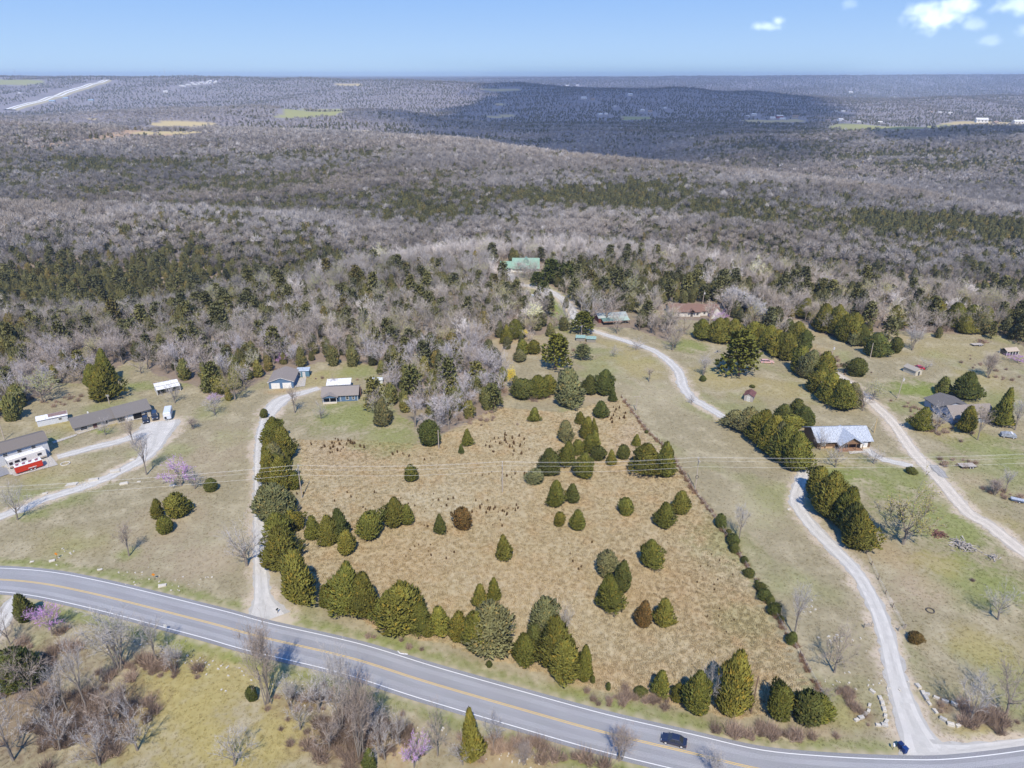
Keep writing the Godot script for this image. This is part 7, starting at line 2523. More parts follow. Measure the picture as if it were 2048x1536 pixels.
		["c", 123.5, 300.9, 8.8, 6.5, "d", 0, "dark green egg-shaped cedar, leftmost of the small group between drive and meadow", "cedars by the upper right drive"],
		["c", 121.6, 286.6, 9.3, 10.1, "o", 0, "olive green egg-shaped cedar, second from left of the small group between drive and meadow", "cedars by the upper right drive"],
		["c", 123.3, 282, 7.8, 8, "d", 0, "dark green egg-shaped cedar, rightmost of the small group between drive and meadow", "cedars by the upper right drive"],
		["c", 141, 304.8, 11.8, 12.3, "o", 0, "olive green egg-shaped cedar, leftmost at the left edge of the meadow", "cedars at the meadow edge"],
		["c", 144.1, 302.8, 8.7, 11.1, "o", 0, "olive green egg-shaped cedar, second from left at the left edge of the meadow", "cedars at the meadow edge"],
		["c", 145, 300.1, 13.6, 13.3, "o", 1, "olive green pointed cedar, third from left at the left edge of the meadow", "cedars at the meadow edge"],
		["c", 145.3, 292.5, 11, 11.3, "y", 2, "yellowish green rounded cedar, fourth from left at the left edge of the meadow", "cedars at the meadow edge"],
		["c", 147.5, 291.6, 14.2, 12.4, "o", 0, "olive green egg-shaped cedar, fifth from left at the left edge of the meadow", "cedars at the meadow edge"],
		["c", 147.1, 287.7, 8, 8.1, "g", 0, "grey green egg-shaped cedar, sixth from left at the left edge of the meadow", "cedars at the meadow edge"],
		["c", 150, 287.6, 9.4, 8.8, "d", 0, "dark green egg-shaped cedar, rightmost at the left edge of the meadow", "cedars at the meadow edge"],
		["c", 71.3, 244.6, 2.6, 2.1, "d", 2, "tiny round cedar right of the middle drive bend", ""],
		["c", 88.4, 239.7, 2.2, 0.9, "d", 2, "tiny cedar behind the red-roofed shed", ""],
		["c", 139.3, 323.4, 9.9, 9.2, "y", 0, "bright olive cedar at the top left corner of the meadow", ""],
		["c", 132.8, 253.2, 7.6, 6.7, "d", 2, "round dark cedar alone on the bank right of the upper drive", ""],
		["c", 150, 273.7, 9.8, 9.7, "d", 0, "dark cedar right of the meadow pole", ""],
		["c", 159.8, 278, 5.8, 6.4, "d", 2, "small round dark cedar alone at the left of the meadow", ""],
		["c", 132.3, 205.8, 6.8, 7.9, "o", 0, "cedar on the bank left of the grey house wall", ""],
		["c", 156.2, 236, 6.9, 6, "d", 0, "smaller dark cedar behind the left end of the grey house", ""],
		["c", 161.6, 231.6, 10.6, 9.5, "d", 0, "broad dark cedar behind the grey house", ""],
		["c", 146.6, 204.7, 7.4, 8.4, "o", 0, "cedar in front of the right end of the grey house", ""],
		["c", 160.3, 209.5, 8.2, 12.7, "o", 1, "tall conical cedar right of the grey house", ""],
		["c", 176, 312.2, 11.1, 9.1, "o", 0, "olive green egg-shaped cedar, leftmost along the back of the meadow", "evergreens along the back of the meadow"],
		["c", 184, 314.9, 7.9, 9.5, "g", 0, "grey green egg-shaped cedar, second from left along the back of the meadow", "evergreens along the back of the meadow"],
		["c", 192.8, 313.5, 11.6, 12.6, "y", 0, "yellowish green egg-shaped cedar, third from left along the back of the meadow", "evergreens along the back of the meadow"],
		["c", 200.6, 306.8, 13.8, 11.2, "o", 0, "olive green egg-shaped cedar, fourth from left along the back of the meadow", "evergreens along the back of the meadow"],
		["c", 201.3, 299.8, 8.3, 7.6, "o", 0, "olive green egg-shaped cedar, fifth from left along the back of the meadow", "evergreens along the back of the meadow"],
		["c", 205.8, 303.6, 13.7, 11.2, "o", 0, "olive green egg-shaped cedar, sixth from left along the back of the meadow", "evergreens along the back of the meadow"],
		["c", 206.6, 299.7, 8.9, 9.6, "g", 2, "grey green rounded cedar, seventh from left along the back of the meadow", "evergreens along the back of the meadow"],
		["c", 211.8, 304, 12.3, 10.4, "o", 0, "olive green egg-shaped cedar, rightmost along the back of the meadow", "evergreens along the back of the meadow"],
		["c", 3.7, 229.1, 8.5, 6.9, "d", 2, "dark green rounded cedar, leftmost along the wood edge above the field", "cedars at the wood edge above the field"],
		["c", 9.1, 229.8, 9.6, 8, "o", 0, "olive green egg-shaped cedar, second from left along the wood edge above the field", "cedars at the wood edge above the field"],
		["c", 13.3, 233.4, 8.2, 6.5, "o", 0, "olive green egg-shaped cedar, third from left along the wood edge above the field", "cedars at the wood edge above the field"],
		["c", 19.8, 223.4, 12.4, 13.2, "g", 0, "grey green egg-shaped cedar, fourth from left along the wood edge above the field", "cedars at the wood edge above the field"],
		["c", 28, 232.8, 7, 6.6, "d", 0, "dark green egg-shaped cedar, fifth from left along the wood edge above the field", "cedars at the wood edge above the field"],
		["c", 33, 231.9, 8.2, 8.9, "d", 0, "dark green egg-shaped cedar, rightmost along the wood edge above the field", "cedars at the wood edge above the field"],
		["c", -2.1, 285.1, 6.5, 8.1, "o", 1, "olive green pointed cedar, leftmost in the old meadow behind the field", "cedars in the old meadow"],
		["c", 1.7, 292.3, 9.5, 7.9, "o", 0, "olive green egg-shaped cedar, second from left in the old meadow behind the field", "cedars in the old meadow"],
		["c", 3.2, 264.6, 6.6, 4.6, "g", 0, "grey green egg-shaped cedar, third from left in the old meadow behind the field", "cedars in the old meadow"],
		["c", 4.3, 272.6, 7.6, 5.9, "o", 1, "olive green pointed cedar, fourth from left in the old meadow behind the field", "cedars in the old meadow"],
		["c", 8.7, 274, 8.5, 5, "o", 0, "olive green egg-shaped cedar, rightmost in the old meadow behind the field", "cedars in the old meadow"],
		["p", 13.8, 375.1, 8.1, 7.8, "d", 0, "dark pine in front of the green-roofed house", ""],
		["p", 16.2, 345.4, 7.5, 10.3, "d", 0, "pine on the grass strip left of the middle drive", ""],
		["p", 22.4, 382.9, 12, 12.8, "d", 1, "dark pine right of the green-roofed house", ""],
		["p", 16.7, 255.9, 10.8, 13.5, "y", 0, "broad open pine in the old meadow behind the field", ""],
		["p", 29.2, 380.5, 9.8, 10.7, "d", 1, "right dark pine behind the drive by the green-roofed house", ""],
		["p", 31.3, 298, 9.7, 9.7, "o", 0, "dark pine standing at the bend of the middle drive", ""],
		["p", 28.4, 266.4, 6.8, 5.9, "g", 0, "thin pine beside the teal-roofed sheds", ""],
		["p", 86.5, 250.4, 12.1, 16.9, "o", 0, "big spreading pine with a dark shadow left of the junk car", ""],
		["b", -91.3, 139.3, 6, 9.1, "b", 1, "slim dark-trunked bare tree in the green patch left of the road", ""],
		["b", -61.6, 134.9, 10.7, 12.7, "b", 0, "spreading bare tree leaning over the left gravel drive", ""],
		["b", -128, 155, 7.8, 11.3, "b", 0, "bare tree at the far left gravel drive", ""],
		["b", -117.6, 195.4, 6.8, 9.5, "b", 1, "left bare tree at the turning circle", ""],
		["b", -105.2, 177.4, 7.2, 13.3, "b", 1, "tall bare tree between the turning circle drive and the lawn", ""],
		["b", -88, 169.6, 6.1, 6.7, "b", 0, "pale bare tree just right of the pink redbud", ""],
		["b", -103.9, 206.6, 4.9, 3.6, "b", 2, "low budding shrub on the left lawn", ""],
		["b", -129.6, 201.9, 5.4, 6.2, "b", 0, "small bare tree before the ranch house front", ""],
		["b", -118.4, 226.5, 8.1, 7.8, "b", 0, "bare tree behind the white camper", ""],
		["b", -74.1, 218.9, 7.2, 10.1, "b", 1, "thin bare tree in front of the blue garage", ""],
		["b", -64, 214.2, 5.7, 7, "b", 0, "small dark bare tree in front of the blue house", ""],
		["b", -100.7, 217.2, 8.8, 7.4, "b", 0, "bare shrubby tree right of the white camper", ""],
		["b", -65.8, 240.9, 4.4, 5.2, "b", 0, "little bare tree on the lawn behind the blue house", ""],
		["b", -24.5, 201.4, 8, 7.1, "b", 0, "bare grey tree in the dark cedar at the field edge", ""],
		["b", -61, 156.1, 6, 6.8, "b", 0, "bare grey tree rising from the left drive hedge", ""],
		["b", 6.9, 112.1, 4.7, 5.5, "b", 0, "grey bare tree between the roadside cedars", ""],
		["b", 10.9, 114, 3.7, 7.4, "b", 0, "pale bare tree at the back of the roadside hedge", ""],
		["b", 35.8, 95.4, 4.9, 10.5, "b", 0, "grey rounded bare tree in the cedars above the sedan", ""],
		["b", 57.3, 96.5, 4.2, 2.7, "b", 0, "pale bare branches over the round cedars by the drive mouth", ""],
		["b", 56.3, 146.6, 5.7, 9.9, "b", 1, "thin pale bare tree beside the fence line cedars", ""],
		["b", 57.7, 113, 6.1, 12.7, "b", 1, "tall thin bare tree at the lower fence line", ""],
		["b", 61.8, 103.2, 7.9, 11, "b", 0, "bare tree on the lawn left of the drive", ""],
		["b", 102.7, 118.1, 7.4, 9.8, "b", 0, "bare tree alone in the right meadow", ""],
		["b", 80.9, 91.6, 7.1, 12, "b", 0, "left bare tree behind the stone bed at lower right", ""],
		["b", 88.8, 93.7, 8.1, 12.4, "b", 0, "right bare tree at the lower right edge", ""],
		["b", 94.8, 181.5, 7.3, 9.1, "b", 0, "bare tree on the lawn in front of the tin-roofed house", ""],
		["b", 106.9, 183.5, 6.8, 5.5, "b", 0, "low bare tree beside the gravel path", ""],
		["b", 120.3, 220.2, 7.2, 9.7, "b", 0, "bare tree where the cedar row meets the right drive", ""],
		["b", 94.5, 192.1, 6.1, 7.7, "b", 0, "bare tree at the left end of the tin-roofed house", ""],
		["b", 168.2, 280.5, 9.3, 10, "b", 2, "forked bare tree in the meadow behind the beige shed", ""],
		["b", 181.3, 249.8, 8.4, 9.2, "b", 2, "budding forked tree in the right meadow", ""],
		["b", 162.1, 258.3, 5.9, 5.3, "b", 0, "bare bush beside the beige shed", ""],
		["b", 72.5, 249.5, 6.5, 8.2, "b", 2, "slim bare tree right of the middle drive bend", ""],
		["b", 68.6, 280.8, 10.5, 12.1, "b", 0, "grey bare tree in front of the brick-roofed house", ""],
		["b", 51.6, 277.1, 8.3, 6.2, "b", 0, "round bare fruit tree on the lawn above the middle drive", ""],
		["b", 41.3, 268.6, 4.5, 5.2, "b", 0, "small bare tree on the lawn below the middle drive", ""],
		["b", 50.9, 242.9, 4.8, 5.8, "b", 1, "faint bare sapling on the middle lawn", ""],
		["b", 62.3, 224.3, 4.2, 4.4, "b", 0, "bare sapling at the drive edge", ""],
		["b", 37.4, 314.2, 18.6, 15.5, "b", 0, "big bare oak over the left end of the old barn", ""],
		["b", 43.7, 314.5, 20, 15.6, "b", 0, "big bare oak over the middle of the old barn", ""],
		["b", 33.8, 405.5, 16.3, 6.2, "b", 0, "domed bare oak right of the green-roofed house", ""],
		["b", 24.3, 309.9, 11.5, 14.2, "b", 0, "leaning bare tree at the drive left of the barn", ""],
		["b", 3.1, 388.5, 15.7, 9.9, "b", 0, "bare tree before the green-roofed house", ""],
		["b", 10.1, 388.6, 14, 11.3, "b", 0, "bare tree before the right wing of the green roof", ""],
		["b", 6.6, 396.2, 16.5, 10.7, "b", 0, "dense bare tree against the middle of the green roof", ""],
		["b", 13.1, 397.4, 14.3, 8.7, "b", 0, "bare tree at the right end of the green-roofed house", ""],
		["b", 1.1, 375.7, 10.9, 8.9, "b", 0, "low bare tree beside the drive below the green-roofed house", ""],
		["b", 136.1, 203.7, 9, 9.8, "b", 0, "bare tree on the bank below the grey house", ""],
		["b", 146.5, 198.4, 6.9, 11.3, "b", 1, "bare tree right of the grey house front", ""],
		["b", 162.8, 205.3, 7.1, 10.7, "b", 1, "bare tree at the right edge near the covered car", ""],
		["b", 135.5, 167.5, 5.5, 7.1, "b", 1, "bare sapling at the right edge by the trailer", ""],
		["b", 132, 166.3, 5.5, 4.4, "b", 2, "dark scrub left of the right edge sapling", ""],
		["b", -75.2, 104.1, 11.4, 13.2, "b", 2, "many-stemmed bare tree on the slope below the left road bend", ""],
		["b", -69.5, 105.8, 5.9, 10.2, "b", 1, "slim pale bare tree below the left road bend", ""],
		["b", -90.4, 98.6, 9.7, 10.7, "b", 0, "grey bare tree against the dark cedar at lower left", ""],
		["b", -76.8, 94.6, 6, 15, "b", 1, "tall bare tree in the lower left copse, second from left", ""],
		["b", -79.9, 94, 5.4, 11.1, "b", 1, "bare tree in the lower left copse beside the white-barked one", ""],
		["b", -69.9, 90.5, 9.6, 11.2, "b", 0, "widest bushy bare tree at the right of the lower left copse", ""],
		["b", -76.8, 86.2, 6.8, 11.5, "b", 0, "bare tree deep in the lower left copse", ""],
		["b", -83.5, 84.3, 9.2, 15.2, "b", 0, "white-barked sycamore reaching in from the lower left corner", ""],
		["b", -44.2, 95.3, 8, 17, "b", 2, "bushy many-stemmed bare tree overlapping the road", ""],
		["b", -34.6, 93.5, 8.1, 9.9, "b", 0, "bent grey bare tree right of the many-stemmed one below the road", ""],
		["b", -29.3, 88.9, 7.3, 17.8, "b", 2, "tall budding many-stemmed tree overlapping the road", ""],
		["b", -25.2, 84, 7.5, 17.5, "b", 2, "tall bare many-stemmed tree at the bottom edge", ""],
		["b", -23.2, 88.7, 4.3, 9.3, "b", 0, "bare tree right of the tall stems below the road", ""],
		["b", -45.9, 83, 7.5, 7.8, "b", 0, "pale bare tree rising from the bottom edge in the yellow meadow", ""],
		["b", -12.4, 84.5, 5.2, 10.7, "b", 0, "dense round bare shrub right of the lower redbud", ""],
		["b", -8.1, 82.8, 5, 6.9, "b", 0, "pale bare limbs in front of the yellowish roadside cedar", ""],
		["b", -3.2, 85.6, 4.7, 9.2, "b", 0, "bare tree right of the yellowish roadside cedar", ""],
		["b", 17.8, 83.6, 6.3, 6.3, "b", 2, "budding bush at the road edge left of the sedan", ""],
		["b", 33, 81.3, 5.7, 4.6, "b", 2, "bare bush at the bottom edge below the sedan", ""],
		["b", -19.1, 86.6, 3.8, 8.1, "b", 0, "grey bare bush left of the lower redbud", ""],
		["b", -101.2, 110.7, 6, 9.5, "b", 0, "bare tree below the left road edge", ""],
		["b", -63.5, 86, 7.6, 11.4, "b", 0, "low bare tree at the bottom of the lower left copse", ""],
		["b", -68.4, 83.2, 7.5, 10.2, "b", 0, "bare tree cut by the bottom edge in the lower left copse", ""],
		["b", -83, 92.3, 7.1, 10.6, "b", 0, "leaning bare tree left of the white-barked one", ""],
		["b", -64.4, 102.9, 5.7, 6.8, "b", 2, "bare scrub at the right of the slim pale tree", ""],
		["b", -39.9, 94, 4.5, 7.2, "b", 2, "bare scrub right of the many-stemmed roadside tree", ""],
		["b", -30.8, 85.7, 6.8, 9.2, "b", 0, "dense bare tree left of the tall budding stems", ""],
		["b", -36.9, 89.8, 5.2, 7.1, "b", 0, "small bare tree at the edge of the yellow meadow", ""],
		["b", -21.1, 83.8, 5.8, 9.1, "b", 0, "bare tree between the tall stems and the lilac redbud", ""],
		["b", 2.1, 82.7, 4.1, 4.6, "b", 2, "bare scrub by the road right of the yellowish cedar", ""],
		["r", -94.2, 113.3, 6.6, 8, "b", 0, "bright magenta redbud below the left road edge", "redbuds in bloom"],
		["r", -16.1, 82.4, 5, 8.6, "b", 0, "pale lilac redbud at the bottom edge", "redbuds in bloom"],
		["r", -92.6, 171.3, 10.3, 8.6, "b", 0, "wide pink redbud on the left lawn", "redbuds in bloom"],
		["r", -104.1, 226, 6, 4.2, "b", 0, "pink redbud in the wood edge right of the white carport", "redbuds in bloom"],
		["r", -92.3, 263.8, 5.2, 4.9, "b", 0, "violet redbud behind the blue garage", "redbuds in bloom"],
		["r", 96.7, 316.2, 10.7, 5.6, "b", 0, "magenta redbud in front of the brick-roofed house gable", "redbuds in bloom"],
		["r", 294, 487, 8.9, 5.8, "b", 0, "violet redbud in the wood beyond the meadow", "redbuds in bloom"],
		["r", 245.2, 332.4, 12.2, 5.1, "b", 0, "violet redbud at the right edge of the wood", "redbuds in bloom"],
		["r", -4.4, 314.6, 7, 3.4, "b", 0, "pale pink redbud in the middle wood", "redbuds in bloom"],
		["r", -10.7, 314.4, 5.6, 2.9, "b", 0, "smaller pale pink redbud in the middle wood", "redbuds in bloom"],
		["r", 202.1, 264.3, 7.2, 3.6, "b", 0, "violet redbud beside the white greenhouse", "redbuds in bloom"],
		["y", 95.9, 144.5, 13.7, 17.1, "b", 0, "broad budding tree in the right meadow beside the cedar mass", ""],
		["y", 128.1, 229.5, 8.2, 7.3, "b", 0, "pale green budding tree by the right drive pole", ""],
		["y", -42.7, 214.8, 7.4, 8.3, "b", 0, "yellow green budding tree behind the conical cedar", ""],
		["y", -98.3, 229.4, 10.6, 12.4, "b", 0, "pale green budding tree left of the blue garage", ""],
		["y", -164.6, 226.2, 14, 11.4, "b", 0, "silvery green tree behind the white shed", ""],
		["y", 63.3, 352.8, 14.4, 14.4, "b", 0, "pale budding tree in the wood above the barn", ""],
		["y", 153.1, 212.1, 6.6, 5.5, "b", 0, "budding tree behind the covered car", ""],
		["f", -0.4, 236.9, 4, 7.5, "b", 0, "bright yellow forsythia at the edge of the wood above the field", ""],
		["f", 5.6, 291.5, 4.8, 3.2, "b", 0, "yellow forsythia in the old meadow", ""],
		["w", 104.9, 334.2, 4.4, 12.1, "b", 1, "pale upright poplar, leftmost in the windbreak right of the brick-roofed house", "poplars of the windbreak"],
		["w", 106.3, 333.6, 4.4, 12, "b", 1, "pale upright poplar, second from the left in the windbreak right of the brick-roofed house", "poplars of the windbreak"],
		["w", 107.6, 332.7, 4.4, 11.9, "b", 1, "pale upright poplar, third from the left in the windbreak right of the brick-roofed house", "poplars of the windbreak"],
		["w", 108.8, 331.5, 4.4, 11.8, "b", 1, "pale upright poplar, fourth from the left in the windbreak right of the brick-roofed house", "poplars of the windbreak"],
		["w", 109.9, 329.9, 4.4, 11.7, "b", 1, "pale upright poplar, fifth from the left in the windbreak right of the brick-roofed house", "poplars of the windbreak"],
		["w", 110.9, 328, 4.3, 11.5, "b", 1, "pale upright poplar, sixth from the left in the windbreak right of the brick-roofed house", "poplars of the windbreak"],
		["w", 111.7, 325.9, 4.3, 11.4, "b", 1, "pale upright poplar, seventh from the left in the windbreak right of the brick-roofed house", "poplars of the windbreak"],
		["w", 112.5, 323.4, 4.3, 11.2, "b", 1, "pale upright poplar, eighth from the left in the windbreak right of the brick-roofed house", "poplars of the windbreak"],
		["w", 113.2, 320.7, 4.3, 11.1, "b", 1, "pale upright poplar, ninth from the left in the windbreak right of the brick-roofed house", "poplars of the windbreak"],
		["w", 113.7, 317.7, 4.2, 10.9, "b", 1, "pale upright poplar, tenth from the left in the windbreak right of the brick-roofed house", "poplars of the windbreak"],
		["w", 114.2, 314.4, 4.2, 10.8, "b", 1, "pale upright poplar, eleventh from the left in the windbreak right of the brick-roofed house", "poplars of the windbreak"],
		["w", 114.6, 311, 4.1, 10.6, "b", 1, "pale upright poplar, twelfth from the left in the windbreak right of the brick-roofed house", "poplars of the windbreak"],
		["w", 114.8, 307.3, 4.1, 10.4, "b", 1, "pale upright poplar, rightmost in the windbreak right of the brick-roofed house", "poplars of the windbreak"],
		["c", 43, 202.5, 1.4, 1, "d", 2, "dark cedar bush on the field fence, uppermost", "cedar bushes along the field fence"],
		["c", 52.9, 152, 3.3, 3.5, "d", 2, "dark cedar bush on the field fence, second from the top", "cedar bushes along the field fence"],
		["c", 54.1, 148.4, 1.7, 1.5, "d", 2, "dark cedar bush on the field fence, third from the top", "cedar bushes along the field fence"],
		["c", 54.2, 144.6, 3.7, 2.6, "d", 2, "dark cedar bush on the field fence, fourth from the top", "cedar bushes along the field fence"],
		["c", 53.5, 141.3, 2.4, 2.6, "d", 2, "dark cedar bush on the field fence, fifth from the top", "cedar bushes along the field fence"],
		["c", 54.7, 137.2, 1.9, 1.6, "d", 2, "dark cedar bush on the field fence, sixth from the top", "cedar bushes along the field fence"],
		["c", 54.3, 132.2, 2.7, 2, "d", 2, "dark cedar bush on the field fence, seventh from the top", "cedar bushes along the field fence"],
		["c", 55.3, 129.3, 1.1, 1.2, "d", 2, "dark cedar bush on the field fence, eighth from the top", "cedar bushes along the field fence"],
		["c", 55.3, 127.1, 2.4, 2.1, "d", 2, "dark cedar bush on the field fence, ninth from the top", "cedar bushes along the field fence"],
		["c", 55.3, 124.4, 3.3, 2.4, "d", 2, "dark cedar bush on the field fence, tenth from the top", "cedar bushes along the field fence"],
		["c", 55.9, 122.5, 1.9, 2.2, "d", 2, "dark cedar bush on the field fence, eleventh from the top", "cedar bushes along the field fence"],
		["c", 55.8, 119.7, 3, 2.5, "d", 2, "dark cedar bush on the field fence, twelfth from the top", "cedar bushes along the field fence"],
		["c", 56.5, 117.6, 1.5, 1.1, "d", 2, "dark cedar bush on the field fence, thirteenth from the top", "cedar bushes along the field fence"],
		["c", 56.4, 110.9, 2.4, 2.7, "d", 2, "dark cedar bush on the field fence, fourteenth from the top", "cedar bushes along the field fence"],
		["c", 56.1, 96.2, 1.1, 1, "d", 2, "dark cedar bush on the field fence, lowest", "cedar bushes along the field fence"],
	]

const PATCHES := {"p0": "among the seedlings above the left end of the wires", "p1": "in the dense rusty patch left of the slim pole", "p2": "in the patch below the wood edge", "p3": "near the middle power pole", "p4": "left of the slim bare pole", "p5": "in the strip under the wires", "p6": "right of the rusty round cedar", "p7": "in the middle field", "p8": "in the lower left field", "p9": "in the lower middle field", "p10": "by the upper fence line", "p11": "in the lower right field", "p12": "in the tall grass by the lower fence", "p13": "beside the left drive hedge"}

